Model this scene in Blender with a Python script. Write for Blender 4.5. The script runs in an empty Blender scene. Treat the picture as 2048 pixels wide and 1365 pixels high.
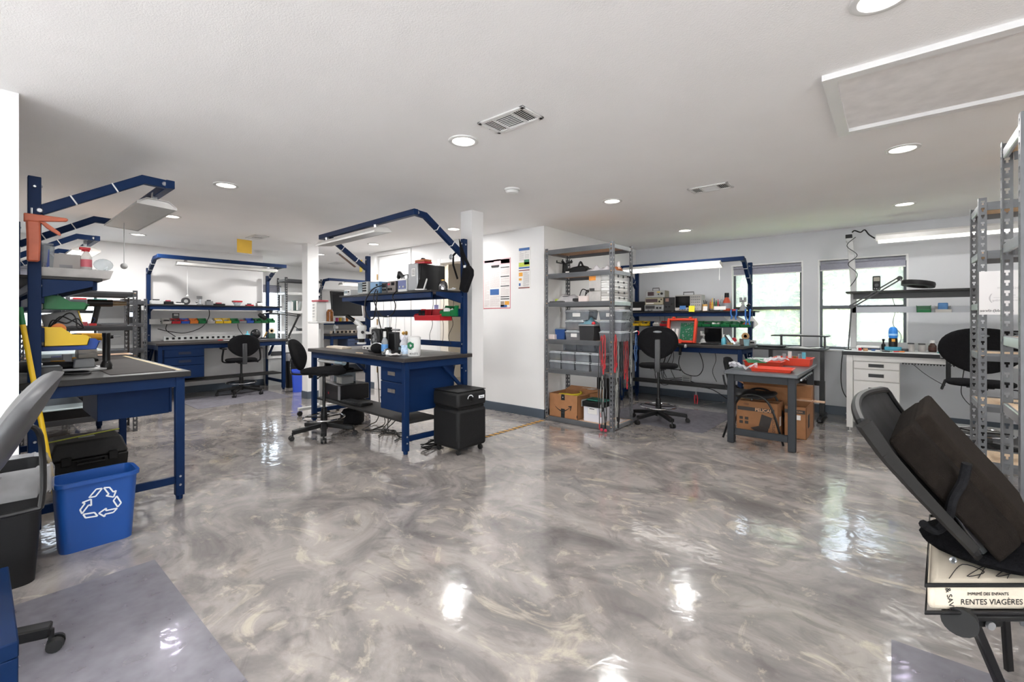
import bpy, bmesh, math, random
from mathutils import Vector, Matrix
random.seed(7)
scn = bpy.context.scene
COL = scn.collection
PI = math.pi
# ------------------------------------------------------------------ camera model (metres, room axes)
FPX, CX, HY, CAMZ = 905.0, 1024.0, 636.0, 1.275
TH = math.radians(40.1)
FW = (-math.sin(TH), math.cos(TH)); RT = (math.cos(TH), math.sin(TH))
def ray(u, v):
    a = (u-CX)/FPX; b = (HY-v)/FPX
    return Vector((FW[0]+a*RT[0], FW[1]+a*RT[1], b))
def on(u, v, z=0.0):
    d = ray(u, v); t = (z-CAMZ)/d.z
    return Vector((t*d.x, t*d.y, z))
def onY(u, v, y):
    d = ray(u, v); t = y/d.y
    return Vector((t*d.x, y, CAMZ+t*d.z))
def onX(u, v, x):
    d = ray(u, v); t = x/d.x
    return Vector((x, t*d.y, CAMZ+t*d.z))
def far(u, v, t):
    d = ray(u, v); return Vector((t*d.x, t*d.y, CAMZ+t*d.z))
# ------------------------------------------------------------------ materials
def lin(c):
    if isinstance(c, str):
        c = [int(c[i:i+2], 16)/255 for i in (0, 2, 4)]
    return tuple((x/12.92 if x <= .04045 else ((x+.055)/1.055)**2.4) for x in c)+(1.0,)
MATS = {}
def mat(name, col, rough=.5, metal=0.0, var=.08, scale=9.0, bump=0.0, bscale=120.0, spec=.5, coat=0.0, emis=None, estr=0.0, trans=0.0, alpha=1.0):
    if name in MATS: return MATS[name]
    m = bpy.data.materials.new(name); m.use_nodes = True
    nt = m.node_tree; N = nt.nodes; L = nt.links
    b = N['Principled BSDF']
    c = lin(col)
    b.inputs['Roughness'].default_value = rough
    b.inputs['Metallic'].default_value = metal
    b.inputs['Specular IOR Level'].default_value = spec
    b.inputs['Coat Weight'].default_value = coat
    b.inputs['Transmission Weight'].default_value = trans
    b.inputs['Alpha'].default_value = alpha
    tc = N.new('ShaderNodeTexCoord')
    if var > 0:
        n = N.new('ShaderNodeTexNoise'); n.inputs['Scale'].default_value = scale; n.inputs['Detail'].default_value = 3
        L.new(tc.outputs['Object'], n.inputs['Vector'])
        r = N.new('ShaderNodeValToRGB')
        r.color_ramp.elements[0].position = .3; r.color_ramp.elements[1].position = .7
        r.color_ramp.elements[0].color = tuple(max(0, x*(1-var)) for x in c[:3])+(1,)
        r.color_ramp.elements[1].color = tuple(min(1, x*(1+var)) for x in c[:3])+(1,)
        L.new(n.outputs['Fac'], r.inputs['Fac']); L.new(r.outputs['Color'], b.inputs['Base Color'])
    else:
        b.inputs['Base Color'].default_value = c
    if bump > 0:
        n2 = N.new('ShaderNodeTexNoise'); n2.inputs['Scale'].default_value = bscale; n2.inputs['Detail'].default_value = 2
        L.new(tc.outputs['Object'], n2.inputs['Vector'])
        bp = N.new('ShaderNodeBump'); bp.inputs['Strength'].default_value = bump; bp.inputs['Distance'].default_value = .01
        L.new(n2.outputs['Fac'], bp.inputs['Height']); L.new(bp.outputs['Normal'], b.inputs['Normal'])
    if emis is not None:
        b.inputs['Emission Color'].default_value = lin(emis); b.inputs['Emission Strength'].default_value = estr
    MATS[name] = m
    return m
def clearmat(name, tint, haze=.35, rough=.15):
    """clear or cloudy plastic: see-through mixed with a soft body and a gloss"""
    if name in MATS: return MATS[name]
    m = bpy.data.materials.new(name); m.use_nodes = True
    nt = m.node_tree; N = nt.nodes; L = nt.links; N.clear()
    out = N.new('ShaderNodeOutputMaterial')
    tr = N.new('ShaderNodeBsdfTransparent'); tr.inputs['Color'].default_value = lin(tint)
    pr = N.new('ShaderNodeBsdfPrincipled'); pr.inputs['Base Color'].default_value = lin(tint); pr.inputs['Roughness'].default_value = rough
    nz = N.new('ShaderNodeTexNoise'); nz.inputs['Scale'].default_value = 14
    tc = N.new('ShaderNodeTexCoord'); L.new(tc.outputs['Object'], nz.inputs['Vector'])
    mr = N.new('ShaderNodeMapRange'); mr.inputs['To Min'].default_value = haze*.7; mr.inputs['To Max'].default_value = min(1, haze*1.3)
    L.new(nz.outputs['Fac'], mr.inputs['Value'])
    mx = N.new('ShaderNodeMixShader'); L.new(mr.outputs['Result'], mx.inputs['Fac'])
    L.new(tr.outputs[0], mx.inputs[1]); L.new(pr.outputs[0], mx.inputs[2]); L.new(mx.outputs[0], out.inputs[0])
    MATS[name] = m
    return m
NAVY = mat('navy_enamel', '09244a', .5, 0, .10, 3, spec=.18)
NAVYD = mat('navy_dark_enamel', '1a2740', .35, 0, .10, 3)
TOP = mat('black_laminate', '353130', .42, 0, .12, 2.5, spec=.35)
DARK = mat('dark_laminate', '2a2929', .5, 0, .1, 3, spec=.3)
STEEL = mat('grey_painted_steel', '5d5f62', .45, .1, .10, 4)
STEELD = mat('dark_grey_steel', '4a4b4e', .4, .3, .10, 4)
ZINC = mat('zinc_steel', 'b9bcc0', .28, .85, .10, 6)
CHROME = mat('chrome', 'd6d8da', .12, 1, .04, 6)
BLACK = mat('black_plastic', '141415', .45, 0, .15, 6, spec=.3)
BLACKM = mat('black_metal', '141415', .35, .2, .12, 6)
FABRIC = mat('black_fabric', '18181a', .9, 0, .25, 60, .25, 400, spec=.12)
RUBBER = mat('black_rubber', '131313', .6, 0, .1, 8)
WHITE = mat('white_enamel', 'd3d1cd', .35, 0, .04, 4)
WHITEP = mat('white_plastic', 'dcdcda', .4, 0, .04, 6)
GREY = mat('grey_plastic', '8a8b8c', .45, 0, .10, 6)
LGREY = mat('light_grey_plastic', 'b4b5b4', .45, 0, .08, 6)
DGREY = mat('charcoal_plastic', '3a3b3d', .45, 0, .10, 6)
BOARD = mat('particle_board', 'cda98a', .7, 0, .18, 70)
BOARDL = mat('pale_particle_board', 'dcc3a5', .65, 0, .15, 70)
CARD = mat('cardboard', 'a0704a', .8, 0, .08, 12)
CARDD = mat('cardboard_inside', '7d5838', .85, 0, .08, 12)
PAPER = mat('white_paper', 'e4e2df', .7, 0, .03, 8)
RED = mat('red_plastic', 'b8202a', .4, 0, .06, 6)
ORANGE = mat('orange_red_plastic', 'dd452c', .4, 0, .06, 6)
ORNG = mat('safety_orange', 'd97a2b', .45, 0, .08, 6)
TERRA = mat('orange_painted_metal', 'bd6144', .45, 0, .14, 14)
YEL = mat('yellow_plastic', 'e3bb1e', .4, 0, .06, 6)
DYEL = mat('tool_yellow', 'd99a1f', .45, 0, .08, 6)
GREEN = mat('green_plastic', '0f6e3a', .4, 0, .08, 6)
BLUEP = mat('blue_plastic', '1f4fb0', .4, 0, .06, 6)
BINBLUE = mat('recycling_blue', '1c4c95', .38, 0, .05, 5)
TEAL = mat('aqua_plastic', '62b7cc', .4, 0, .06, 6)
PCB = mat('circuit_green', '1a6a4a', .45, 0, .2, 60)
BRASS = mat('brass', 'a8854a', .3, .9, .08, 6)
GLASSB = mat('dark_screen', '0b0c0e', .08, 0, .05, 3)
SCREENB = mat('grey_screen', '6e7f88', .15, 0, .05, 3)
CLEAR = clearmat('clear_plastic', 'e6eaec', .28, .12)
CLOUDY = clearmat('cloudy_plastic', 'd6d3d0', .62, .3)
BAGM = clearmat('bag_plastic', 'eeeef2', .5, .2)
LINER = clearmat('bin_liner', 'd9d9db', .30, .18)
BINC = clearmat('smoke_clear_plastic', 'b7bdc4', .30, .14)
LIDM = clearmat('cloudy_lid', 'ccd0d4', .75, .25)
WALL = mat('wall_paint', 'e4e3e2', .75, 0, .015, 2, .12, 220)
CEIL = mat('ceiling_paint', 'f4f3f2', .85, 0, .015, 2, .16, 160)
TRIM = mat('slate_baseboard', '4b5560', .45, 0, .05, 3)
TRIMW = mat('white_trim', 'dedddc', .4, 0, .02, 3)
ALU = mat('dark_window_frame', '474b4f', .4, .4, .06, 5)
# ------------------------------------------------------------------ mesh builder
class MB:
    def __init__(s): s.v = []; s.f = []; s.m = []
    def n(s): return len(s.v)
    def add(s, vs, fs, mi=0):
        o = len(s.v); s.v += [Vector(p) for p in vs]
        for f in fs: s.f.append([o+i for i in f]); s.m.append(mi)
        return s
    def box(s, x0, y0, z0, x1, y1, z1, mi=0):
        x0, x1 = min(x0, x1), max(x0, x1); y0, y1 = min(y0, y1), max(y0, y1); z0, z1 = min(z0, z1), max(z0, z1)
        return s.add([(x0,y0,z0),(x1,y0,z0),(x1,y1,z0),(x0,y1,z0),(x0,y0,z1),(x1,y0,z1),(x1,y1,z1),(x0,y1,z1)],
              [(0,3,2,1),(4,5,6,7),(0,1,5,4),(1,2,6,5),(2,3,7,6),(3,0,4,7)], mi)
    def cb(s, cx, cy, cz, w, d, h, mi=0):       # box from base centre
        return s.box(cx-w/2, cy-d/2, cz, cx+w/2, cy+d/2, cz+h, mi)
    def frus(s, cx, cy, z0, z1, w0, d0, w1, d1, mi=0, dx=0, dy=0):
        return s.add([(cx-w0/2,cy-d0/2,z0),(cx+w0/2,cy-d0/2,z0),(cx+w0/2,cy+d0/2,z0),(cx-w0/2,cy+d0/2,z0),
               (cx+dx-w1/2,cy+dy-d1/2,z1),(cx+dx+w1/2,cy+dy-d1/2,z1),(cx+dx+w1/2,cy+dy+d1/2,z1),(cx+dx-w1/2,cy+dy+d1/2,z1)],
              [(0,3,2,1),(4,5,6,7),(0,1,5,4),(1,2,6,5),(2,3,7,6),(3,0,4,7)], mi)
    def bar(s, p, q, w, d=None, up=(0,0,1), mi=0):
        p = Vector(p); q = Vector(q); d = w if d is None else d
        t = (q-p).normalized(); u = Vector(up)
        if abs(t.dot(u)) > .98: u = Vector((0,1,0))
        a = t.cross(u).normalized(); b = a.cross(t).normalized()
        vs = []
        for c in (p, q):
            for i, j in ((-1,-1),(1,-1),(1,1),(-1,1)): vs.append(c+a*(i*w/2)+b*(j*d/2))
        return s.add(vs, [(0,1,2,3),(7,6,5,4),(0,4,5,1),(1,5,6,2),(2,6,7,3),(3,7,4,0)], mi)
    def cyl(s, p, q, r, r2=None, n=14, mi=0, cap=True):
        p = Vector(p); q = Vector(q); r2 = r if r2 is None else r2
        t = (q-p).normalized(); u = Vector((0,0,1)) if abs(t.z) < .9 else Vector((1,0,0))
        a = t.cross(u).normalized(); b = t.cross(a).normalized()
        vs = []
        for c, rr in ((p, r), (q, r2)):
            for i in range(n):
                w = 2*PI*i/n; vs.append(c+a*(math.cos(w)*rr)+b*(math.sin(w)*rr))
        fs = [(i, (i+1) % n, n+(i+1) % n, n+i) for i in range(n)]
        if cap: fs += [tuple(range(n-1, -1, -1)), tuple(range(n, 2*n))]
        return s.add(vs, fs, mi)
    def tube(s, pts, r, n=6, mi=0, sub=0, closed=False):
        P = [Vector(p) for p in pts]
        if sub:
            Q = []; m = len(P)
            rng = range(m) if closed else range(m-1)
            for i in rng:
                p0 = P[(i-1) % m] if closed else P[max(i-1, 0)]; p1 = P[i]; p2 = P[(i+1) % m]; p3 = P[(i+2) % m] if closed else P[min(i+2, m-1)]
                for k in range(sub):
                    t = k/sub
                    Q.append(.5*((2*p1)+(p2-p0)*t+(2*p0-5*p1+4*p2-p3)*t*t+(3*p1-p0-3*p2+p3)*t**3))
            if not closed: Q.append(P[-1])
            P = Q
        m = len(P); vs = []; pa = None
        for i in range(m):
            if closed: t = P[(i+1) % m]-P[i-1]
            else: t = P[min(i+1, m-1)]-P[max(i-1, 0)]
            if t.length < 1e-9: t = Vector((0,0,1))
            t.normalize()
            if pa is None:
                u = Vector((0,0,1)) if abs(t.z) < .9 else Vector((1,0,0)); a = t.cross(u).normalized()
            else:
                a = pa-t*pa.dot(t)
                a = a.normalized() if a.length > 1e-6 else t.orthogonal().normalized()
            pa = a; b = t.cross(a)
            rr = r[i] if isinstance(r, (list, tuple)) else r
            for k in range(n):
                w = 2*PI*k/n; vs.append(P[i]+a*(math.cos(w)*rr)+b*(math.sin(w)*rr))
        fs = []
        for i in range(m if closed else m-1):
            j = (i+1) % m
            for k in range(n): fs.append((i*n+k, i*n+(k+1) % n, j*n+(k+1) % n, j*n+k))
        if not closed: fs += [tuple(range(n-1, -1, -1)), tuple(range((m-1)*n, m*n))]
        return s.add(vs, fs, mi)
    def lathe(s, prof, c=(0,0,0), n=20, mi=0, sx=1, sy=1):
        vs = []; c = Vector(c)
        for r, z in prof:
            for i in range(n):
                w = 2*PI*i/n; vs.append((c.x+math.cos(w)*r*sx, c.y+math.sin(w)*r*sy, c.z+z))
        fs = [(j*n+i, j*n+(i+1) % n, (j+1)*n+(i+1) % n, (j+1)*n+i) for j in range(len(prof)-1) for i in range(n)]
        if prof[0][0] > 1e-5: fs.append(tuple(range(n-1, -1, -1)))
        if prof[-1][0] > 1e-5: fs.append(tuple(range((len(prof)-1)*n, len(prof)*n)))
        return s.add(vs, fs, mi)
    def ext(s, poly, d0, d1, ax='y', mi=0):
        """2D outline pushed along an axis: ax 'y' -> poly is (x,z), 'x' -> (y,z), 'z' -> (x,y)"""
        def P(a, b, d): return {'y': (a, d, b), 'x': (d, a, b), 'z': (a, b, d)}[ax]
        n = len(poly)
        vs = [P(a, b, d0) for a, b in poly]+[P(a, b, d1) for a, b in poly]
        fs = [(i, (i+1) % n, n+(i+1) % n, n+i) for i in range(n)]+[tuple(range(n-1, -1, -1)), tuple(range(n, 2*n))]
        return s.add(vs, fs, mi)
    def ball(s, c, r, n=12, k=8, mi=0, sx=1, sy=1, sz=1):
        prof = [(max(1e-6, math.sin(PI*i/k))*r, -math.cos(PI*i/k)*r*sz) for i in range(k+1)]
        return s.lathe(prof, c, n, mi, sx, sy)
    def grid(s, fn, nu, nv, mi=0):
        vs = [fn(i/nu, j/nv) for j in range(nv+1) for i in range(nu+1)]
        fs = [(j*(nu+1)+i, j*(nu+1)+i+1, (j+1)*(nu+1)+i+1, (j+1)*(nu+1)+i) for j in range(nv) for i in range(nu)]
        return s.add(vs, fs, mi)
    def xf(s, M, start=0):
        for i in range(start, len(s.v)): s.v[i] = M @ s.v[i]
        return s
    def make(s, name, mats, parent=None, bev=0.0, smooth=35, seg=1, solid=0):
        me = bpy.data.meshes.new(name); me.from_pydata([tuple(v) for v in s.v], [], s.f)
        for m in (mats if isinstance(mats, (list, tuple)) else [mats]): me.materials.append(m)
        for p, mi in zip(me.polygons, s.m): p.material_index = mi
        bm = bmesh.new(); bm.from_mesh(me); bmesh.ops.recalc_face_normals(bm, faces=bm.faces); bm.to_mesh(me); bm.free()
        if smooth:
            for p in me.polygons: p.use_smooth = True
            me.set_sharp_from_angle(angle=math.radians(smooth))
        me.update()
        o = bpy.data.objects.new(name, me); COL.objects.link(o)
        if parent is not None: o.parent = parent
        if solid:
            md = o.modifiers.new('s', 'SOLIDIFY'); md.thickness = solid; md.offset = 0
        if bev:
            md = o.modifiers.new('b', 'BEVEL'); md.width = bev; md.segments = seg; md.limit_method = 'ANGLE'; md.angle_limit = math.radians(40)
        return o
def Rz(a): return Matrix.Rotation(a, 4, 'Z')
def Ry(a): return Matrix.Rotation(a, 4, 'Y')
def Rx(a): return Matrix.Rotation(a, 4, 'X')
def T(*p): return Matrix.Translation(Vector(p if len(p) == 3 else p[0]))
def thing(name, label, cat, loc=(0,0,0), rz=0.0, group=None, rot=None):
    o = bpy.data.objects.new(name, None); COL.objects.link(o)
    o.location = loc; o.rotation_euler = rot if rot else (0, 0, rz)
    o.empty_display_size = .1
    o['label'] = label; o['category'] = cat
    if group: o['group'] = group
    return o
def solo(o, label, cat, loc=(0,0,0), rz=0.0, group=None, rot=None):
    o.location = loc; o.rotation_euler = rot if rot else (0, 0, rz)
    o['label'] = label; o['category'] = cat
    if group: o['group'] = group
    return o
def struct(o): o['kind'] = 'structure'; return o
def dup(root, loc, rz=None, label=None, group=None, rot=None):
    r = root.copy(); COL.objects.link(r); r.location = loc
    if rz is not None: r.rotation_euler = (0, 0, rz)
    if rot is not None: r.rotation_euler = rot
    if label: r['label'] = label
    if group: r['group'] = group
    for ch in list(root.children):
        c = ch.copy(); COL.objects.link(c); c.parent = r
        for g in list(ch.children):
            d = g.copy(); COL.objects.link(d); d.parent = c
    return r
def text(name, body, size, m, parent=None, M=None, ext=.0006, align='CENTER', bold=0):
    cu = bpy.data.curves.new(name, 'FONT'); cu.body = body; cu.size = size; cu.extrude = ext; cu.align_x = align; cu.align_y = 'CENTER'; cu.offset = bold
    tmp = bpy.data.objects.new('tmp', cu); COL.objects.link(tmp); bpy.context.view_layer.update()
    me = bpy.data.meshes.new_from_object(tmp); bpy.data.objects.remove(tmp); me.name = name
    me.materials.clear(); me.materials.append(m)
    o = bpy.data.objects.new(name, me); COL.objects.link(o)
    if parent is not None: o.parent = parent
    if M is not None: me.transform(M)
    return o
FRONT = Rx(PI/2)      # text in the xz plane, read from -y
def jit(a): return random.uniform(-a, a)
# ------------------------------------------------------------------ the setting
H = 2.44
def wallbox(name, x0, y0, z0, x1, y1, z1, m=WALL): return struct(MB().box(x0, y0, z0, x1, y1, z1).make(name, m, smooth=0))
def epoxy():
    m = bpy.data.materials.new('marbled_epoxy'); m.use_nodes = True
    nt = m.node_tree; N = nt.nodes; L = nt.links; b = N['Principled BSDF']
    tc = N.new('ShaderNodeTexCoord')
    mp = N.new('ShaderNodeMapping'); mp.inputs['Rotation'].default_value = (0, 0, math.radians(25)); mp.inputs['Scale'].default_value = (1.0, 1.35, 1)
    L.new(tc.outputs['Object'], mp.inputs['Vector'])
    def noise(scale, det, dist, rough=.55, off=0):
        n = N.new('ShaderNodeTexNoise'); n.inputs['Scale'].default_value = scale; n.inputs['Detail'].default_value = det
        n.inputs['Distortion'].default_value = dist; n.inputs['Roughness'].default_value = rough
        if off:
            mo = N.new('ShaderNodeVectorMath'); mo.operation = 'ADD'; mo.inputs[1].default_value = (off, off*1.7, 0)
            L.new(mp.outputs['Vector'], mo.inputs[0]); L.new(mo.outputs[0], n.inputs['Vector'])
        else: L.new(mp.outputs['Vector'], n.inputs['Vector'])
        return n
    def ramp(src, stops):
        r = N.new('ShaderNodeValToRGB'); e = r.color_ramp.elements
        while len(e) < len(stops): e.new(.5)
        for el, (p, c) in zip(e, stops): el.position = p; el.color = lin(c)
        L.new(src.outputs['Fac'], r.inputs['Fac']); return r
    big = ramp(noise(1.5, 7, 1.6, .62), [(.25, '6a6564'), (.43, '85807d'), (.56, '9e9793'), (.72, 'b3aca5')])
    veins = ramp(noise(2.3, 9, 2.8, .66, 7.3), [(.40, '000000'), (.56, '2a2a2a'), (.66, 'e8e8e8'), (.8, '555555')])
    smoke = ramp(noise(3.6, 8, 2.2, .6, 3.1), [(.33, 'ffffff'), (.47, '222222'), (.6, '000000')])
    def mix(fac, a, bcol, k):
        mm = N.new('ShaderNodeMath'); mm.operation = 'MULTIPLY'; mm.inputs[1].default_value = k
        L.new(fac.outputs['Color'], mm.inputs[0])
        x = N.new('ShaderNodeMixRGB'); L.new(mm.outputs[0], x.inputs['Fac']); L.new(a.outputs[0], x.inputs['Color1']); x.inputs['Color2'].default_value = lin(bcol)
        return x
    c1 = mix(smoke, big, '5d5858', .42)
    c2 = mix(veins, c1, 'd8cdb7', .58)
    L.new(c2.outputs[0], b.inputs['Base Color'])
    b.inputs['Roughness'].default_value = .13
    b.inputs['Specular IOR Level'].default_value = .5
    b.inputs['Coat Weight'].default_value = .6; b.inputs['Coat Roughness'].default_value = .03
    w = N.new('ShaderNodeTexNoise'); w.inputs['Scale'].default_value = 9; w.inputs['Detail'].default_value = 2.5; w.inputs['Distortion'].default_value = .6
    L.new(tc.outputs['Object'], w.inputs['Vector'])
    bp = N.new('ShaderNodeBump'); bp.inputs['Strength'].default_value = .15; bp.inputs['Distance'].default_value = .012
    L.new(w.outputs['Fac'], bp.inputs['Height']); L.new(bp.outputs['Normal'], b.inputs['Normal']); L.new(bp.outputs['Normal'], b.inputs['Coat Normal'])
    return m
EPOXY = epoxy()
XL, XR, YB, YF = -10.4, 3.0, -3.6, 7.3
struct(MB().box(XL-.15, YB-.15, -.12, XR+.15, YF+.15, 0).make('floor', EPOXY, smooth=0))
struct(MB().box(XL-.15, YB-.15, H, XR+.15, YF+.15, H+.12).make('ceiling', CEIL, smooth=0))
def wall_holes(name, axis, at, th, a0, a1, holes, m=WALL):
    """wall in a plane; axis 'y' = plane y=at (runs in x), 'x' = plane x=at; holes = (a0,a1,z0,z1)"""
    b = MB(); cuts = sorted(holes); cur = a0
    def bx(p, q, z0, z1):
        if q-p < 1e-4 or z1-z0 < 1e-4: return
        if axis == 'y': b.box(p, at, z0, q, at+th, z1)
        else: b.box(at, p, z0, at+th, q, z1)
    for h in cuts:
        bx(cur, h[0], 0, H); bx(h[0], h[1], 0, h[2]); bx(h[0], h[1], h[3], H); cur = h[1]
    bx(cur, a1, 0, H)
    return struct(b.make(name, m, smooth=0))
W1 = (-1.84, -.955, .86, 2.04); W2 = (-.76, .13, .86, 2.04)
wall_holes('wall_back', 'y', YF, .15, -3.37, XR, [W1, W2], mat('wall_paint_shaded', 'cdced1', .75, 0, .015, 2, .12, 220))  # white wall greyed in its paint to carry the backlit shade
wallbox('wall_alcove', -3.52, 4.78, 0, -3.37, YF+.15, H)
wall_holes('wall_middle', 'y', 4.63, .15, -7.3, -3.37, [(-7.04, -6.14, 0, 2.36), (-5.33, -4.62, 0, 2.11)])
wallbox('wall_end', -7.3, 4.78, 0, -7.15, YF, H)
wallbox('wall_closet', -5.6, 5.9, 0, -4.3, 6.0, H, mat('cream_paint', 'e3d6c2', .75, 0, .02, 3))
W3 = (.34, 1.19, .80, 2.0); W4 = (3.78, 4.37, .74, 1.99)
wall_holes('wall_far', 'x', -9.29, .15, YB, 3.52, [W3])
wallbox('wall_return', XL, 3.37, 0, -9.29, 3.52, H)
wall_holes('wall_recess', 'x', XL-.15+.05, .15, 3.37, YF, [W4])
wallbox('wall_left', -9.14, -.25, 0, -3.62, -.10, H)
wallbox('wall_stub', -3.62, YB, 0, -3.47, .148, H)
wall_holes('wall_right', 'x', XR, .15, YB, YF, [(-3.3, -.6, .15, 2.25)])
wallbox('wall_north', XL-.1, YF, 0, -3.52, YF+.15, H)
wall_holes('wall_behind', 'y', YB-.15, .15, -3.47, XR, [(-2.2, .6, .3, 2.2)])
def column(name, x0, y0, w):
    o = struct(MB().box(x0, y0, 0, x0+w, y0+w, H).make(name, WALL, smooth=0))
    b = MB(); t = .008
    b.box(x0-t, y0-t, 0, x0+w+t, y0+w+t, .115)
    struct(b.make('trim_'+name[-1], TRIM, smooth=0, bev=.003))
column('column_1', -7.2, 3.36, .18)
column('column_2', -3.645, 3.45, .175)
def base(name, *bx):
    b = MB()
    for q in bx: b.box(*q)
    struct(b.make(name, TRIM, smooth=0, bev=.003))
base('baseboard_back', (-3.36, 7.288, 0, XR, 7.3, .115))
base('baseboard_alcove', (-3.37, 4.62, 0, -3.36, 7.3, .115))
base('baseboard_middle', (-6.06, 4.618, 0, -5.42, 4.63, .115), (-4.53, 4.618, 0, -3.36, 4.63, .115), (-7.3, 4.618, 0, -7.13, 4.63, .115))
base('baseboard_far', (-9.14, 0, 0, -9.128, 3.53, .115), (XL+.05, 3.52, 0, -9.13, 3.532, .115))
base('baseboard_recess', (XL+.05, 3.53, 0, XL+.062, YF, .115))
# windows: dark aluminium sash in a white drywall reveal, roller blind at the head
def glass():
    m = bpy.data.materials.new('window_glass'); m.use_nodes = True
    nt = m.node_tree; N = nt.nodes; L = nt.links; N.clear()
    o = N.new('ShaderNodeOutputMaterial'); tr = N.new('ShaderNodeBsdfTransparent'); tl = N.new('ShaderNodeBsdfTranslucent'); gl = N.new('ShaderNodeBsdfGlossy')
    tl.inputs['Color'].default_value = (.9, .92, .9, 1); gl.inputs['Roughness'].default_value = .04
    nz = N.new('ShaderNodeTexNoise'); nz.inputs['Scale'].default_value = 3; mr = N.new('ShaderNodeMapRange'); mr.inputs['To Min'].default_value = .22; mr.inputs['To Max'].default_value = .31
    L.new(nz.outputs['Fac'], mr.inputs['Value'])
    a = N.new('ShaderNodeMixShader'); L.new(mr.outputs[0], a.inputs['Fac']); L.new(tr.outputs[0], a.inputs[1]); L.new(tl.outputs[0], a.inputs[2])
    b = N.new('ShaderNodeMixShader'); b.inputs['Fac'].default_value = .04; L.new(a.outputs[0], b.inputs[1]); L.new(gl.outputs[0], b.inputs[2]); L.new(b.outputs[0], o.inputs[0])
    return m
GL = glass()
def window(name, axis, at, a0, a1, z0, z1, sgn, mid=.47, blind=.13, mull=True):
    """axis 'y': window in plane y=at; outside is +sgn"""
    o = struct(MB().make(name, ALU)) if False else None
    def bx(b, p, d0, z, q, d1, zz):
        if axis == 'y': b.box(p, at+sgn*d0, z, q, at+sgn*d1, zz)
        else: b.box(at+sgn*d0, p, z, at+sgn*d1, q, zz)
    f = MB(); fw = .032
    d0, d1 = .065, .105
    bx(f, a0, d0, z0, a0+fw, d1, z1); bx(f, a1-fw, d0, z0, a1, d1, z1); bx(f, a0, d0, z0, a1, d1, z0+fw); bx(f, a0, d0, z1-fw, a1, d1, z1)
    zm = z0+(z1-z0)*mid
    if mull: bx(f, a0, d0-.01, zm-.022, a1, d1, zm+.022)
    root = struct(f.make(name, ALU, smooth=0, bev=.003))
    g = MB(); bx(g, a0+fw, .082, z0+fw, a1-fw, .088, z1-fw); g.make('window_pane', GL, root, smooth=0)
    s = MB(); bx(s, a0-.03, -.02, z0-.025, a1+.03, .065, z0-.001); s.make('window_sill', TRIMW, root, smooth=0, bev=.003)
    r = MB(); t = .014
    bx(r, a0-t, -.006, z0, a0+.004, .066, z1+t); bx(r, a1-.004, -.006, z0, a1+t, .066, z1+t); bx(r, a0, -.006, z1-.004, a1, .066, z1+t)
    r.make('window_reveal', TRIMW, root, smooth=0, bev=.002)
    return root
def blind(axis, at, a0, a1, z1, drop, sgn, label, dcol='9a9aa6'):
    b = MB()
    t = thing('roller_blind', label, 'blind', (0,0,0), 0, 'roller blinds')
    fm = mat('blind_fabric', dcol, .8, 0, .05, 40)
    if axis == 'y':
        b.box(a0+.012, at+sgn*.030, z1-drop, a1-.012, at+sgn*.033, z1-.02); b.make('blind_fabric', fm, t, smooth=0)
        MB().cyl((a0+.01, at+sgn*.035, z1-.028), (a1-.01, at+sgn*.035, z1-.028), .022).make('blind_roller', fm, t)
        MB().box(a0+.012, at+sgn*.024, z1-drop-.014, a1-.012, at+sgn*.038, z1-drop).make('hem_bar', WHITEP, t, smooth=0)
        for a in (a0+.005, a1-.005): MB().box(a-.006, at+sgn*.008, z1-.06, a+.006, at+sgn*.06, z1-.001).make('bracket', WHITEP, t, smooth=0)
    else:
        b.box(at+sgn*.030, a0+.012, z1-drop, at+sgn*.033, a1-.012, z1-.02); b.make('blind_fabric', fm, t, smooth=0)
        MB().cyl((at+sgn*.035, a0+.01, z1-.028), (at+sgn*.035, a1-.01, z1-.028), .022).make('blind_roller', fm, t)
    return t
window('window_1', 'y', YF, *W1, 1); window('window_2', 'y', YF, *W2, 1)
window('window_3', 'x', -9.14, *W3, -1); window('window_4', 'x', XL+.05, *W4, -1, mid=.5)
blind('y', YF, W1[0], W1[1], W1[3], .125, 1, 'grey roller blind rolled up at the head of the left back-wall window')
blind('y', YF, W2[0], W2[1], W2[3], .125, 1, 'grey roller blind rolled up at the head of the window behind the magnifier lamp')
blind('x', XL+.05, W4[0], W4[1], W4[3], .17, -1, 'pale roller blind on the distant window beside the tall white-shelved rack')
blind('x', -9.14, W3[0], W3[1], W3[3], .15, -1, 'pale roller blind on the far-left window behind the steel racks')
window('added_window_5', 'y', YB, -2.2, .6, .3, 2.2, -1, mid=.45)  # unseen window, added behind the camera to let in fill daylight
window('added_window_6', 'x', XR, -3.3, -.6, .15, 2.25, 1, mid=.5)  # unseen window, added in the right wall to light the room sideways
# door 1 in the middle wall: white six-panel door, casing, brass hinges, knob
DY = 4.63
c = MB(); cw = .075
c.box(-7.04-cw, DY-.016, 0, -7.04, DY, 2.36+cw); c.box(-6.14, DY-.016, 0, -6.14+cw, DY, 2.36+cw); c.box(-7.04, DY-.016, 2.36, -6.14, DY, 2.36+cw)
struct(c.make('trim_3', TRIMW, smooth=0, bev=.004))
d1 = struct(MB().box(-7.035, DY+.012, .008, -6.145, DY+.05, 2.355).make('door_1', TRIMW, smooth=0))
for (a, b_, z0, z1) in ((-6.92, -6.63, 1.72, 2.2), (-6.55, -6.26, 1.72, 2.2), (-6.92, -6.63, .95, 1.6), (-6.55, -6.26, .95, 1.6), (-6.92, -6.63, .2, .8), (-6.55, -6.26, .2, .8)):
    p = MB(); p.box(a, DY+.002, z0, b_, DY+.013, z1); p.make('door_panel', TRIMW, d1, smooth=0, bev=.008)
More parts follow.
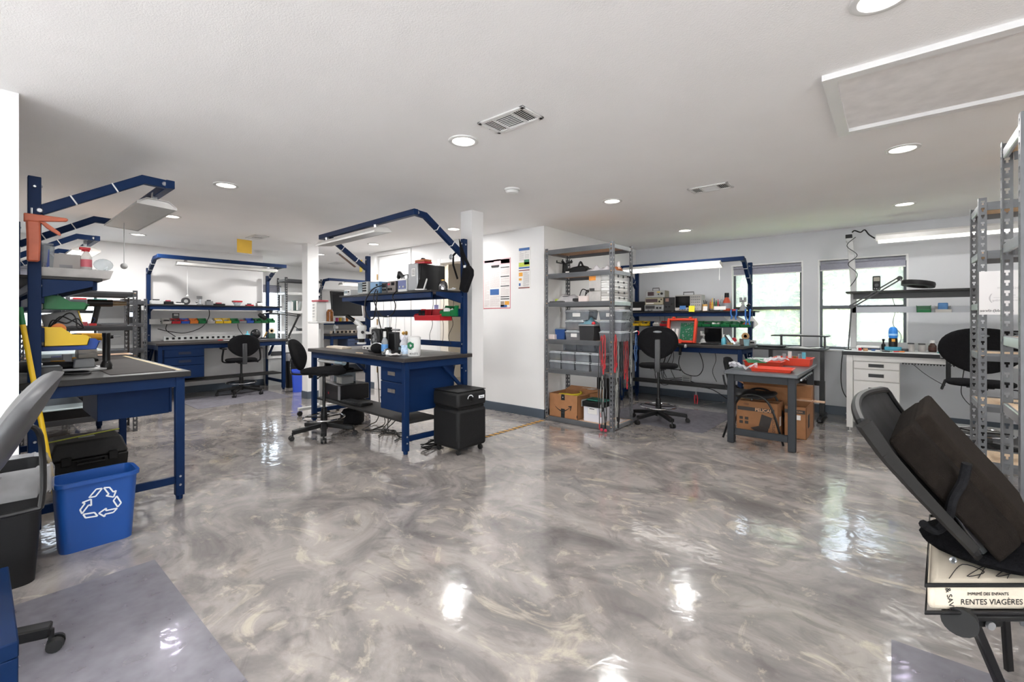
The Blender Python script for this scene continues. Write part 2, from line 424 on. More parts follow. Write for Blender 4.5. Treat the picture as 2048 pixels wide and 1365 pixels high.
for z in (.3, 1.15, 1.95): MB().cyl((-7.038, DY-.004, z), (-7.038, DY-.004, z+.1), .011, n=8).make('hinge', BRASS, d1)
k = MB(); k.cyl((-6.21, DY+.01, 1.02), (-6.21, DY-.035, 1.02), .012); k.ball((-6.21, DY-.05, 1.02), .03); k.cyl((-6.21, DY+.012, 1.02), (-6.21, DY+.004, 1.02), .034); k.make('door_knob', BRASS, d1)
# doorway with cream closet behind
c = MB()
c.box(-5.33-cw, DY-.016, 0, -5.33, DY, 2.11+cw); c.box(-4.62, DY-.016, 0, -4.62+cw, DY, 2.11+cw); c.box(-5.33, DY-.016, 2.11, -4.62, DY, 2.11+cw)
struct(c.make('trim_4', TRIMW, smooth=0, bev=.004))
# attic hatch frame in the ceiling
hx0, hx1, hy0, hy1 = -.262, 1.15, 2.625, 3.50
tw = .055
c = MB()
for q in ((hx0, hy0, hx1, hy0+tw), (hx0, hy1-tw, hx1, hy1), (hx0, hy0+tw, hx0+tw, hy1-tw), (hx1-tw, hy0+tw, hx1, hy1-tw)): c.box(q[0], q[1], H-.028, q[2], q[3], H)
struct(c.make('trim_5', TRIMW, smooth=0))
struct(MB().box(hx0+tw, hy0+tw, H-.006, hx1-tw, hy1-tw, H-.0005).make('trim_6', mat('hatch_board', 'e9e7e6', .85, 0, .06, 12), smooth=0))
# recessed lamps
LENS = mat('lamp_lens', 'ffffff', .4, 0, 0, emis='fff6ea', estr=3)
LX = [(-8.06, 1.47), (-6.32, 1.45), (-4.47, 1.42), (-2.16, 2.07), (-.03, 2.12), (-2.14, 4.09), (.05, 4.11), (-2.12, 6.09), (.09, 6.12), (-4.40, 4.04), (-6.26, 4.05), (-8.04, 4.08)]
LN = ['far-left lamp nearest the far wall', 'second lamp from the far wall in the left row', 'lamp above the front of the near left bench', 'lamp just left of the large ceiling vent', 'lamp cut by the top edge near the attic hatch',
 'lamp left of the small ceiling vent in front of the wire rack', 'lamp below the attic hatch frame', 'lamp nearest the left back window', 'lamp over the white workbench', 'lamp beside the white column near the arch bench', 'lamp in front of the white panel door', 'lamp right of the thin distant column']
def lamp_can(x, y, label, lit=True):
    t = thing('recessed_light', label, 'ceiling light', (x, y, H), 0, 'recessed ceiling lights')
    r = MB(); r.lathe([(.098, 0), (.098, -.006), (.088, -.010), (.074, -.008), (.072, -.002), (.072, 0)], (0,0,0), 28); r.make('trim_ring', WHITEP, t)
    l = MB(); l.lathe([(.0001, -.004), (.073, -.003)], (0,0,0), 28); l.make('lens', LENS, t)
    return t
def area(name, loc, size, power, col=(1, .985, .97), rot=(0,0,0), shape='DISK', sy=None):
    d = bpy.data.lights.new(name, 'AREA'); d.shape = shape; d.size = size; d.energy = power; d.color = col
    if sy: d.size_y = sy
    o = bpy.data.objects.new(name, d); COL.objects.link(o); o.location = loc; o.rotation_euler = rot
    return o
PL = 7
for (x, y), n in zip(LX, LN):
    lamp_can(x, y, 'round white '+n); area('downlight', (x, y, H-.012), .14, (20 if x < -5 else 9) if x < -4 else PL)
for x, y in ((-2.16, 0), (-.03, 0), (2.2, 2.1), (2.2, 0), (2.2, 4.1), (-2.16, -2), (-.03, -2), (2.2, -2), (2.2, 6.1), (-8.9, 6.0)):  # unseen downlights added as fill, continuing the ceiling grid
    lamp_can(x, y, 'round recessed ceiling light out of the photo behind or beside the camera'); area('downlight', (x, y, H-.012), .14, 20 if x < -5 else PL)
area('downlight', (-4.95, 5.3, H-.02), .14, 14, (1, .85, .62))
# sky
w = bpy.data.worlds.new('sky'); scn.world = w; w.use_nodes = True
nt = w.node_tree; N = nt.nodes; bg = N['Background']
sky = N.new('ShaderNodeTexSky'); sky.sky_type = 'NISHITA'; sky.sun_disc = False; sky.sun_elevation = math.radians(52); sky.sun_rotation = math.radians(160); sky.air_density = 1; sky.dust_density = 2.5
mx = N.new('ShaderNodeMixRGB'); mx.inputs['Fac'].default_value = .55; mx.inputs['Color2'].default_value = (.85, .88, .92, 1)
sc_ = N.new('ShaderNodeVectorMath'); sc_.operation = 'SCALE'; sc_.inputs['Scale'].default_value = .22
nt.links.new(sky.outputs[0], sc_.inputs[0]); nt.links.new(sc_.outputs[0], mx.inputs['Color1']); nt.links.new(mx.outputs[0], bg.inputs['Color'])
bg.inputs['Strength'].default_value = 5
s = bpy.data.lights.new('sun', 'SUN'); s.energy = 24; s.angle = .02; s.color = (.97, .985, 1)
so = bpy.data.objects.new('sun', s); COL.objects.link(so); so.rotation_euler = (math.radians(42), 0, math.radians(50))
# outside: lawn and trees beyond the back windows
struct(MB().box(-40, 7.6, -3.2, 40, 60, -3.1).make('ground', mat('lawn', '7d8f4e', .9, 0, .3, 3), smooth=0))
struct(MB().box(-40, -60, -.4, 40, -3.9, -.25).make('ground_bounce', mat('bounce_paving', 'cccccc', .9, 0, .08, 3), smooth=0))  # unseen pale ground, added to bounce sun up onto the ceiling
struct(MB().box(3.3, -3.9, -.4, 40, 7.5, -.25).make('ground_bounce_side', mat('bounce_paving', 'cccccc', .9, 0, .08, 3), smooth=0))  # same added bounce surface outside the right wall, out of view
LEAF = mat('yellow_green_leaves', '4f5b22', .7, 0, .4, 1.3)  # yellow-green foliage, the leaves' own colour
LEAF2 = mat('olive_leaves', '4a5229', .7, 0, .4, 1.3)
BARK = mat('bark', '6a5644', .9, 0, .2, 12)
def tree(x, y, zb, h, r, n, lm, label):
    t = thing('tree', label, 'tree', (x, y, zb), 0, 'trees outside the back windows')
    MB().tube([(0,0,0), (.1,.05,h*.3), (-.05,.1,h*.6), (.05,0,h*.85)], [.2,.16,.11,.05], 8).make('trunk', BARK, t)
    b = MB()
    for i in range(n):
        a = random.uniform(0, 2*PI); q = random.random()**.4; el = random.uniform(-1, 1)
        cr = r*q*math.sqrt(max(0, 1-el*el)); c = Vector((math.cos(a)*cr, math.sin(a)*cr, h*.62+el*h*.42*q))
        s = random.uniform(.10, .24); M = Matrix.Rotation(random.uniform(0, 6.3), 3, Vector((jit(1), jit(1), jit(1)+.01)))
        b.add([c+M @ Vector(p) for p in ((-s,0,0), (0,-s*.5,.02), (s,0,0), (0,s*.5,.02))], [(0,1,2,3)])
    o = b.make('crown', lm, t, smooth=0)
for i, a in enumerate([(-5.0, 12.0, 6.4, 1.2), (-2.2, 12.0, 6.8, 1.2), (.45, 12.0, 6.6, 1.2), (3.1, 12.0, 6.2, 1.2), (-6.6, 16.6, 8.6, 1.85), (-2.5, 16.6, 9.0, 1.85), (1.6, 16.6, 8.8, 1.85), (5.7, 16.6, 8.6, 1.85)]):
    tree(a[0], a[1], -3.1, a[2], a[3], 4200 if i < 4 else 4200, LEAF if i % 2 else LEAF2, ['olive tree at the left edge of the left back window', 'yellow-green tree filling the left back window', 'olive tree seen between the two back windows', 'yellow-green tree filling the window behind the magnifier lamp', 'olive tree far left outside the back windows', 'tall yellow-green tree behind the others outside', 'tall olive tree beyond the right back window', 'tall yellow-green tree beyond the right back window'][i])
# ------------------------------------------------------------------ camera
cam = bpy.data.cameras.new('camera'); co = bpy.data.objects.new('camera', cam); COL.objects.link(co)
cam.sensor_width = 36; cam.lens = 36*FPX/2048
cam.shift_x = 0; cam.shift_y = (HY-1365/2)/2048
cam.clip_start = .02; cam.clip_end = 200
co.location = (0, 0, CAMZ); co.rotation_euler = (PI/2, 0, TH)
scn.camera = co
scn.view_settings.view_transform = 'Standard'; scn.view_settings.look = 'None'; scn.view_settings.gamma = 1; scn.view_settings.use_curve_mapping = False
scn.view_settings.exposure = 0.76
cy = scn.cycles
cy.use_denoising = True; cy.max_bounces = 8; cy.diffuse_bounces = 5; cy.glossy_bounces = 4; cy.transparent_max_bounces = 24; cy.sample_clamp_indirect = 6; cy.caustics_reflective = False; cy.caustics_refractive = False
# ------------------------------------------------------------------ furniture builders
def path_poly(pts, w):
    """closed outline of a bent strip of width w along 2D points"""
    L = []; Rr = []
    n = len(pts)
    for i, p in enumerate(pts):
        p = Vector(p)
        d0 = (p-Vector(pts[i-1])).normalized() if i else None
        d1 = (Vector(pts[i+1])-p).normalized() if i < n-1 else None
        d = d1 if d0 is None else d0 if d1 is None else (d0+d1).normalized()
        k = 1 if d0 is None or d1 is None else 1/max(.4, d.dot(d0))
        nrm = Vector((-d.y, d.x))*(w/2*k)
        L.append(tuple(p+nrm)); Rr.append(tuple(p-nrm))
    return L+Rr[::-1]
def bolts(b, pts, d=(0,-1,0), r=.009):
    for p in pts: b.cyl(p, Vector(p)+Vector(d)*.006, r, r*.7, 8)
def bench(label, loc, rz, L, D, top=.9, shelf=1.55, shelf_d=.36, shelf_x=None, frame=NAVY, topm=TOP, arms=True, az=(1.925, 2.265, 2.275), ay=(.49, .14), rail=1.28,
          low=.28, low_y=(.12, .50), back=.04, uph=2.1, kind='workbench', toph=.038, rail_m=None, midrail=None, brace=True, leg=.052, gusset=True, edge=None, ov=.03):
    t = thing(kind, label, 'workbench', loc, rz, 'arch-frame workbenches')
    yu = D-.03
    b = MB().box(-ov, -.03, top-toph, L+ov, D+back, top); tp = b.make('tabletop', topm, t, bev=.004)
    if edge: MB().box(-.032, -.034, top-toph-.002, L+.032, -.03, top+.001).make('edge_band', edge, tp, smooth=0)
    b = MB(); b.box(leg, .0, top-toph-.07, L-leg, .028, top-toph); b.box(leg, D-.04, top-toph-.07, L-leg, D-.012, top-toph)
    b.box(.0, leg, top-toph-.07, .028, D-leg, top-toph); b.box(L-.028, leg, top-toph-.07, L, D-leg, top-toph); b.make('apron', frame, t, bev=.002)
    for x in (leg/2, L-leg/2):
        b = MB().cb(x, leg/2, .03, leg, leg, top-toph-.03); b.cyl((x, leg/2, 0), (x, leg/2, .03), .02, .022, 10); b.make('leg', frame, t, bev=.003)
        b = MB().cb(x, yu, .03, leg, .055, uph-.03); b.cyl((x, yu, 0), (x, yu, .03), .02, .022, 10)
        u = b.make('upright', frame, t, bev=.003)
        c = MB(); bolts(c, [(x, yu-.028, z) for z in (uph-.05, shelf-.06, 1.0, .75)]); bolts(c, [(x+.027*(1 if x > L/2 else -1), yu, z) for z in (uph-.06, .72, .55)], (1 if x > L/2 else -1, 0, 0)); c.make('bolt', ZINC, u)
        r = MB().box(x-.013, leg, .115, x+.013, yu-.028, .165); r = r.make('side_rail', frame, t, bev=.002)
        c = MB(); s_ = 1 if x > L/2 else -1; bolts(c, [(x+s_*leg/2, leg/2, .165), (x+s_*leg/2, leg/2, .105)], (s_, 0, 0)); c.make('bolt', ZINC, r)
        if gusset:
            MB().bar((x, yu-.03, .55), (x, yu-.30, .82), .03, .03).make('gusset', frame, t)
    if low: 
        MB().box(.03, low_y[0], low-.025, L-.03, low_y[1], low).make('lower_shelf', DARK, t, bev=.003)
    if shelf:
        x0, x1 = shelf_x if shelf_x else (-.03, L+.03)
        s = MB().box(x0, yu-shelf_d, shelf-.02, x1, yu+.06, shelf).make('overhead_shelf', DARK, t, bev=.003)
        f = MB().box(x0+.04, yu-shelf_d+.02, shelf-.075, x1-.04, yu-shelf_d+.045, shelf-.021)
        for x in (.03, L-.03): f.ext([(yu-.03, shelf-.021), (yu-.03, shelf-.13), (yu-shelf_d+.045, shelf-.055), (yu-shelf_d+.045, shelf-.021)], x-.012, x+.012, 'x')
        f.box(x0+.04, yu-.028, shelf-.075, x1-.04, yu-.003, shelf-.021); f.make('shelf_frame', frame, s, bev=.002)
    if rail: MB().box(.03, yu-.042, rail, L-.03, yu-.027, rail+.085).make('bin_rail', rail_m or frame, t, bev=.002)
    if midrail: MB().box(.03, yu-.042, midrail, L-.03, yu-.027, midrail+.06).make('power_rail', frame, t, bev=.002)
    if arms:
        y1 = yu-ay[0]; y2 = y1-ay[1]
        for x in (leg/2, L-leg/2):
            a = MB().ext(path_poly([(yu-.02, az[0]), (y1, az[1]), (y2, az[2])], .055), x-.024, x+.024, 'x').make('arm', frame, t, bev=.003)
            c = MB(); s_ = 1 if x > L/2 else -1; bolts(c, [(x+s_*.024, y2+.025, az[2]), (x+s_*.024, yu-.02, az[0])], (s_, 0, 0), .016); c.make('bolt', ZINC, a)
            for q in (.3, .7):
                p = Vector((x, yu-.02, az[0])).lerp(Vector((x, y1, az[1])), q)
                dv = (Vector((x, y1, az[1]))-Vector((x, yu-.02, az[0]))).normalized()*.004; MB().bar(p-dv, p+dv, .053, .060).make('cable_tie', WHITEP, a)
        MB().box(-.01, y2-.03, az[2]-.028, L+.01, y2+.02, az[2]+.028).make('cross_bar', frame, t, bev=.003)
    return t
def hood_lamp(label, loc, rz, L=1.22, W=.24, tilt=0, lit=0, hang=.05, cord=True, cm=None):
    """fluorescent bench fixture: folded white hood, lens, hanging brackets; local x along its length"""
    t = thing('bench_lamp', label, 'lamp', loc, 0, 'fluorescent bench lamps', rot=(tilt, 0, rz))
    h = W/2
    b = MB()
    prof = [(-h, 0), (-h, .018), (-h*.55, .055), (h*.55, .055), (h, .018), (h, 0), (h-.008, 0), (h-.008, .014), (h*.5, .047), (-h*.5, .047), (-h+.008, .014), (-h+.008, 0)]
    b.ext(prof, 0, L, 'x'); b.make('hood', cm or WHITE, t, smooth=30)
    lm = mat('lit_diffuser', 'ffffff', .4, 0, 0, emis='fffaf2', estr=1.5) if lit else mat('dark_diffuser', 'c9c9c6', .35, 0, .03, 5)
    MB().box(.012, -h+.01, .004, L-.012, h-.01, .010).make('diffuser', lm, t, smooth=0)
    for x in (0, L-.004):
        MB().ext([(-h+.008, .001), (h-.008, .001), (h-.008, .016), (h*.53, .05), (-h*.53, .05), (-h+.008, .016)], x, x+.004, 'x').make('end_plate', cm or WHITE, t, smooth=0)
    for x in (.12, L-.12):
        MB().box(x-.02, -.015, .053, x+.02, .015, .055+hang).make('bracket', ZINC, t, bev=.002)
    return t
def drawer_unit(label, loc, rz, w, d, h, hs, m, hw=.13, hz=.0, hm=None):
    """hanging drawer box: local x 0..w, front at y=0, z 0..h; hs = drawer heights from the top"""
    t = thing('drawer_unit', label, 'drawer unit', loc, rz)
    MB().box(0, .018, 0, w, d, h).make('body', m, t, bev=.003)
    z = h
    for q in hs:
        dr = MB().box(.004, 0, z-q+.003, w-.004, .0175, z-.003).make('drawer', m, t, bev=.004)
        c = z-min(q*.5, .085)-hz
        fr = MB(); x0, x1 = w/2-hw/2, w/2+hw/2
        fr.box(x0, -.003, c-.02, x1, -.0005, c+.02); fr.make('handle', hm or mat('handle_recess', '121213', .5, 0, .1, 8), dr, smooth=0)
        MB().box(x0-.006, -.006, c+.018, x1+.006, -.0005, c+.024).box(x0-.006, -.004, c-.024, x1+.006, -.0005, c-.019).make('handle_lip', m, dr, smooth=0)
        z -= q
    return t
def rack(label, loc, rz, W, D, Hh, zs, board=BOARD, m=STEEL, beam=.05, group='boltless steel racks', holes=True, post=.042, bm=None):
    t = thing('shelving_rack', label, 'shelving rack', loc, rz, group)
    for sx, sy in ((0,0), (1,0), (1,1), (0,1)):
        cx, cy = sx*W, sy*D; dx = 1 if sx == 0 else -1; dy = 1 if sy == 0 else -1
        us = [-1, -.74, -.62, -.40, -.28, 0, .28, .40, .62, .74, 1]; zl = [0]; pitch = .05; k = 0; hole = set()
        nz = int((Hh-.03)/pitch)
        for i in range(nz): 
            a = .02+i*pitch; zl += [a+.012, a+.026, a+.039]
        zl.append(Hh)
        vs = []
        for z in zl:
            for u in us:
                vs.append((cx+dx*max(0, u)*post, cy+dy*max(0, -u)*post, z))
        fs = []
        for j in range(len(zl)-1):
            for i in range(10):
                if holes and j < len(zl)-2 and ((j % 3 == 1 and i in (2, 7)) or (j % 3 == 2 and i in (1, 2, 3, 6, 7, 8))): continue
                fs.append((j*11+i, j*11+i+1, (j+1)*11+i+1, (j+1)*11+i))
        b = MB().add(vs, fs); b.make('post', m, t, smooth=0, solid=.003)
    for z in zs:
        s = MB().box(.006, .006, z-.012, W-.006, D-.006, z).make('shelf_board', board, t, smooth=0)
        for y in (.002, D-.022):
            b = MB().ext([(y, z+.006), (y+.02, z+.006), (y+.02, z-.002), (y+.014, z-beam), (y+.006, z-beam), (y, z-.012)], post+.001, W-post-.001, 'x'); b.make('beam', (bm if bm and z < zs[-1] else m), s, smooth=0)
        for x in (.002, W-.020):
            b = MB().box(x, post+.001, z-beam*.9, x+.018, D-post-.001, z+.004); b.make('side_beam', ZINC, s, smooth=0, bev=.004)
    return t
def stool(label, loc, rz, seat=.72, back_z=.95, bw=.40, bh=.30, arms=False, ring=.28, ring_r=.22, base_r=.31, tilt=.0, bar='J', seat_r=(.23, .22), rot5=0.0, slot=True, group='black drafting stools', bm=FABRIC, sm=None, tk=1):
    """drafting stool facing local +y"""
    t = thing('drafting_stool', label, 'stool', loc, rz, group)
    hub = MB(); hub.cyl((0,0,.075), (0,0,.15), .038, .032, 16); hub.make('base_hub', BLACK, t)
    for k in range(5):
        a = rot5+k*2*PI/5; ca, sa = math.cos(a), math.sin(a)
        lg = MB().bar((ca*.02, sa*.02, .12), (ca*base_r, sa*base_r, .085), .056, .042); lg.make('base_leg', BLACK, t, bev=.006)
        c = MB(); p = Vector((ca*base_r, sa*base_r, 0)); q = Vector((-sa, ca, 0))
        for s_ in (-1, 1): c.cyl(p+q*(s_*.008)+Vector((ca*.012, sa*.012, .027)), p+q*(s_*.028)+Vector((ca*.012, sa*.012, .027)), .027, .024, 14)
        c.cyl(p+Vector((0,0,.03)), p+Vector((0,0,.085)), .009); c.make('caster', RUBBER, t)
    MB().cyl((0,0,.13), (0,0,(ring or .2)+.10), .034, .030, 16).make('gas_column', BLACK, t)
    MB().cyl((0,0,(ring or .2)+.10), (0,0,seat-.06), .016, n=14).make('gas_piston', BLACKM, t)
    if ring:
     r = MB(); r.tube([(math.cos(2*PI*i/28)*ring_r, math.sin(2*PI*i/28)*ring_r, ring) for i in range(28)], .009, 8, closed=True)
     fr = r.make('foot_ring', CHROME, t)
     sp = MB(); sp.cyl((0,0,ring-.03), (0,0,ring+.03), .036, n=16)
     for k in range(3):
        a = k*2*PI/3+.4; sp.bar((math.cos(a)*.03, math.sin(a)*.03, ring), (math.cos(a)*ring_r, math.sin(a)*ring_r, ring), .022, .01)
     sp.make('ring_spoke', BLACK, fr)
    MB().box(-.09, -.10, seat-.065, .09, .10, seat-.045).box(-.05, -.06, seat-.085, .05, .06, seat-.06).make('seat_plate', BLACKM, t, bev=.004)
    def sf(u, v):
        a = 2*PI*u; rr = [0, .6, .9, 1.0, 1.0, .93, 0][int(v*6+.5)]; zz = [.012, .006, .0, -.014, -.034, -.046, -.046][int(v*6+.5)]
        ex = 2.6; ca, sa = math.cos(a), math.sin(a); q = (abs(ca)**ex+abs(sa)**ex)**(-1/ex)
        y = sa*q*rr*seat_r[1]; x = ca*q*rr*seat_r[0]
        return (x, y, seat+zz-.028*max(0, y/seat_r[1])**3)
    MB().grid(sf, 32, 6).make('seat', sm or bm, t, smooth=60)
    l = MB(); l.tube([(.08, .02, seat-.06), (.20, .03, seat-.07), (.25, .03, seat-.075)], .006, 6); l.ball((.25, .03, seat-.075), .012, 8, 6); l.make('lever', BLACK, t)
    yb = -seat_r[1]-.07
    if bar == 'J':
        MB().tube([(0, -.05, seat-.06), (0, yb-.02, seat-.065), (0, yb-.065, seat-.03), (0, yb-.06, back_z-.05), (0, yb-.02, back_z)], .010, 8, sub=5).make('back_support', BLACKM, t)
        k = MB(); k.cyl((0, -.14, seat-.07), (0, -.14, seat-.105), .026, .022, 10); k.make('knob', BLACK, t)
    else:
        MB().ext(path_poly([(-.02, seat-.055), (yb-.02, seat-.06), (yb-.035, seat), (yb-.02, back_z+.04)], .03), -.032, .032, 'x').make('back_support', DGREY, t, bev=.008)
    # oval backrest, bowed round the sitter, padded in front
    def bf(u, v):
        a = 2*PI*u; i = int(v*6+.5); rr = [0, .7, .95, 1.0, .97, .7, 0][i]; th = [.018, .016, .008, 0, -.014, -.018, -.02][i]*tk
        ca, sa = math.cos(a), math.sin(a); ex = 2.35; q = (abs(ca)**ex+abs(sa)**ex)**(-1/ex)
        x = ca*q*rr*bw/2; z = sa*q*rr*bh/2
        if z < 0: x *= 1-.35*(-z/(bh/2))**1.5
        y = yb+.0+th+.9*x*x+tilt*(-z)*1.0
        return (x, y, back_z+z)
    bk = MB().grid(bf, 36, 6).make('backrest', bm, t, smooth=60)
    if slot:
        MB().ball((0, yb-.018-tilt*bh*.33, back_z+bh*.33), .05, 16, 8, sx=1, sy=.25, sz=.3).make('hand_slot', mat('slot_grey', '7d8186', .4, .2, .05, 6), bk)
    if arms:
        for s_ in (-1, 1):
            ar = MB().tube([(s_*.09, -.02, seat-.06), (s_*.25, -.03, seat-.05), (s_*.275, -.05, seat+.02), (s_*.26, -.06, seat+.16)], .014, 6, sub=4).make('arm_post', BLACK, t)
            a = MB(); a.box(s_*.26-.04, -.16, seat+.16, s_*.26+.04, .09, seat+.185); a.make('arm_pad', BLACK, ar, bev=.012, seg=2)
    return t
# ------------------------------------------------------------------ benches
CBR = math.radians(-2.7)
CBL = Vector((-5.45, 2.655, 0)); CL, CD = 2.0, .775
CBM = T(CBL) @ Rz(CBR)
bench('navy workbench with overhead arch in the middle of the room, microscope and computer on it', CBL, CBR, CL, CD, shelf=1.555, shelf_d=.40, shelf_x=(.02, CL-.05), rail=1.285, low=.30, low_y=(-.0+.05, .40), midrail=.965, az=(1.93, 2.265, 2.275), ay=(.50, .12))
def CB(x, y, z=0.0): return CBM @ Vector((x, y, z))
hood_lamp('unlit white hood lamp under the arch of the middle workbench', CB(.08, .115, 2.155), CBR, 1.36, .20, tilt=.10, hang=.04)
drawer_unit('navy two-drawer cabinet hung under the right end of the middle workbench', CB(CL-.47, .03, .372), CBR, .40, .62, .445, [.165, .28], NAVY, .125, hm=mat('warm_grey_handle', '6d6660', .5, .2, .2, 30))  # handle plates in a mottled warm grey
L1O = Vector((-3.82, .955, 0)); L1L, L1D = 1.95, .76
bench('navy workbench nearest the camera on the left, with a vise and flashlight on top', L1O, PI, L1L, L1D, shelf=1.525, shelf_d=.30, rail=1.13, midrail=1.36, low=None, az=(1.905, 2.20, 2.195), ay=(.50, .14), shelf_x=(.03, 1.9), topm=DARK, gusset=False)
hood_lamp('unlit white hood lamp hung from the nearest left arch, ball pull cord below it', (-4.06, .85, 2.075), PI, 1.24, .235, tilt=.06, hang=.07)
drawer_unit('navy drawer box hung under the near left workbench, side panel to the camera', (-3.965, .915, .595), PI, .62, .40, .215, [.215], NAVY, .12)
L2O = Vector((-6.98, .95, 0))
bench('navy workbench behind the grey racks at the far left, lit lamp above', L2O, PI, 1.75, .74, shelf=1.45, shelf_d=.30, rail=1.20, low=.28, az=(1.9, 2.19, 2.185), ay=(.50, .16), topm=mat('pale_bench_mat', 'c9d4d6', .35, 0, .05, 4))
hood_lamp('lit white hood lamp over the workbench behind the far-left racks', (-7.10, .83, 2.04), PI, 1.22, .25, lit=1, hang=.09)
FO = Vector((-8.28, 1.74, 0)); FL, FD = 1.83, .74
bench('navy workbench against the far wall with a row of coloured bins on its rail', FO, PI/2, FL, FD, shelf=1.485, shelf_d=.34, rail=1.17, low=.30, low_y=(.10, .45), az=(1.98, 2.185, 2.19), ay=(.40, .30), rail_m=mat('pale_rail', 'b9b9b8', .45, .2, .05, 5), uph=2.06, shelf_x=(-.06, FL+.10))
hood_lamp('unlit hood lamp with white pull cord over the far-wall workbench', (-8.36, 1.98, 2.08), PI/2, 1.45, .20, hang=.06)
drawer_unit('navy three-drawer cabinet hung at the left end of the far-wall workbench', (FO.x, FO.y+.07, .345), PI/2, .52, .56, .45, [.12, .13, .20], NAVY, .16, hm=mat('dark_handle', '0c1a34', .5, 0, .1, 8))
RO = Vector((-3.25, 6.45, 0)); RL, RD = 1.74, .60
bench('navy workbench by the left back window with oscilloscope shelf and green bins', RO, 0, RL, RD, shelf=1.372, shelf_d=.20, rail=1.135, low=.30, low_y=(.25, .56), back=.17, az=(1.76, 2.05, 2.06), ay=(.36, .12), uph=2.05, shelf_x=(-.12, RL+.08))
hood_lamp('lit white hood lamp over the workbench beside the left back window', (-3.2, 6.51, 1.985), 0, 1.42, .16, tilt=-.35, lit=1, hang=.03)
# white workbench by the right window
WO = Vector((-.40, 6.28, 0)); WL, WD = 1.85, .72
t = thing('workbench', 'white steel workbench under the right back window, pale top with black edge', 'workbench', WO, 0)
tp = MB().box(-.03, -.03, .865, WL, WD, .905).make('tabletop', mat('pale_esd_top', 'c4c5c3', .4, 0, .06, 4), t, bev=.003)
MB().box(-.034, -.038, .862, WL, -.0305, .903).box(-.038, -.03, .862, -.0305, WD, .903).make('edge_band', BLACK, tp, smooth=0)
for x in (.03, WL-.03):
    for y in (.03, WD-.04):
        b = MB().cb(x, y, .055, .058, .058, .81); b.cyl((x, y, 0), (x, y, .012), .02, n=10); b.cyl((x, y, .012), (x, y, .06), .006, n=8); lg = b.make('leg', WHITE, t, bev=.004)
        c = MB(); bolts(c, [(x-.03, y, .13), (x-.03, y, .20)], (-1, 0, 0)); c.make('bolt', ZINC, lg)
MB().box(.06, .0, .80, WL-.06, .026, .865).box(0, .06, .80, .026, WD-.06, .865).make('apron', WHITE, t, bev=.002)
b = MB()
b.box(.47, -.004, .797, 1.05, .03, .803)
for i in range(24): b.box(.475+i*.024, -.005, .786, .485+i*.024, .028, .799)
b.make('outlet_strip', BLACK, t, smooth=0)
MB().box(.06, .35, .10, WL-.06, .40, .16).make('stretcher', LGREY, t, bev=.003)
for x in (.03, 1.8):
    b = MB().cb(x, .66, .905, .06, .05, .84); b.make('upright', LGREY, t, bev=.004)
b = MB().bar((.03, .66, 1.70), (.0, .60, 2.21), .062, .045); b.box(-.04, .575, 2.20, .035, .62, 2.245); b.make('lamp_post', LGREY, t, bev=.004)
MB().box(-.045, .57, 2.245, .02, .625, 2.29).make('post_cap', BLACK, t, bev=.004)
s = MB().box(-.03, .36, 1.565, 1.85, .66, 1.585).make('overhead_shelf', DARK, t, bev=.003)
MB().box(.03, .60, 1.50, 1.8, .63, 1.564).make('shelf_frame', DGREY, s, smooth=0)
MB().box(0, .635, 1.335, 1.85, .65, 1.405).make('bin_rail', mat('grey_rail', 'a3a5a9', .4, .3, .05, 5), t, smooth=0)
MB().box(.0, .66, .905, WL, .70, .985).make('power_rail', LGREY, t, smooth=0)
drawer_unit('white three-drawer cabinet hung under the left end of the white workbench', (WO.x+.062, WO.y-.008, .335), 0, .395, .56, .463, [.085, .13, .245], WHITE, .13)
t = thing('bench_lamp', 'lit white tube lamp on the bent post over the white workbench', 'lamp', (-.155, 6.9, 2.19), 0, 'fluorescent bench lamps')
b = MB().ext([(-.05, .0), (-.05, .05), (-.02, .075), (.02, .075), (.05, .05), (.05, .0)], 0, 1.5, 'x'); b.make('housing', WHITE, t, smooth=30)
MB().ext([(-.045, -.001), (.045, -.001), (.035, -.03), (-.035, -.03)], .02, 1.5, 'x').make('diffuser', mat('lit_diffuser', 'ffffff', .4, 0, 0, emis='fffaf2', estr=1.5), t, smooth=0)
# ------------------------------------------------------------------ racks
rack('grey steel rack full of clear storage boxes beside the white corner', (-3.31, 4.575, 0), 0, .925, .50, 2.13, [.055, .645, 1.005, 1.46, 1.81, 2.105], board=BOARD)
rack('half-empty grey rack at the right edge, farther one with the paper sign', (.468, 4.63, 0), 0, .92, .46, 2.13, [.245, .655, 1.015, 1.375, 1.745, 2.09], board=BOARDL)
rack('grey rack cut off by the right edge of the photo', (.405, 2.79, 0), 0, .92, .46, 2.13, [.40, .86, 1.185, 1.63, 2.09], board=BOARDL)
rack('low dark steel rack behind the near left workbench, heat gun on its shelf', (-6.50, .27, 0), PI/2, .91, .45, 1.58, [.22, .86, 1.185, 1.555], m=STEELD, board=BOARD, group='dark steel racks')
rack('low grey steel rack against the far wall beside the far-wall workbench', (-8.62, .80, 0), PI/2, .88, .45, 1.56, [.22, .80, 1.19, 1.525], m=STEELD, board=mat('grey_board', '77777a', .6, 0, .08, 9), group='dark steel racks')
rack('tall rack with white shelves at the distant recess wall', (-9.86, 4.25, 0), PI/2, .80, .42, 2.14, [.25, .62, .98, 1.42, 1.82, 2.1], m=STEELD, board=WHITEP, bm=WHITEP, group='dark steel racks')
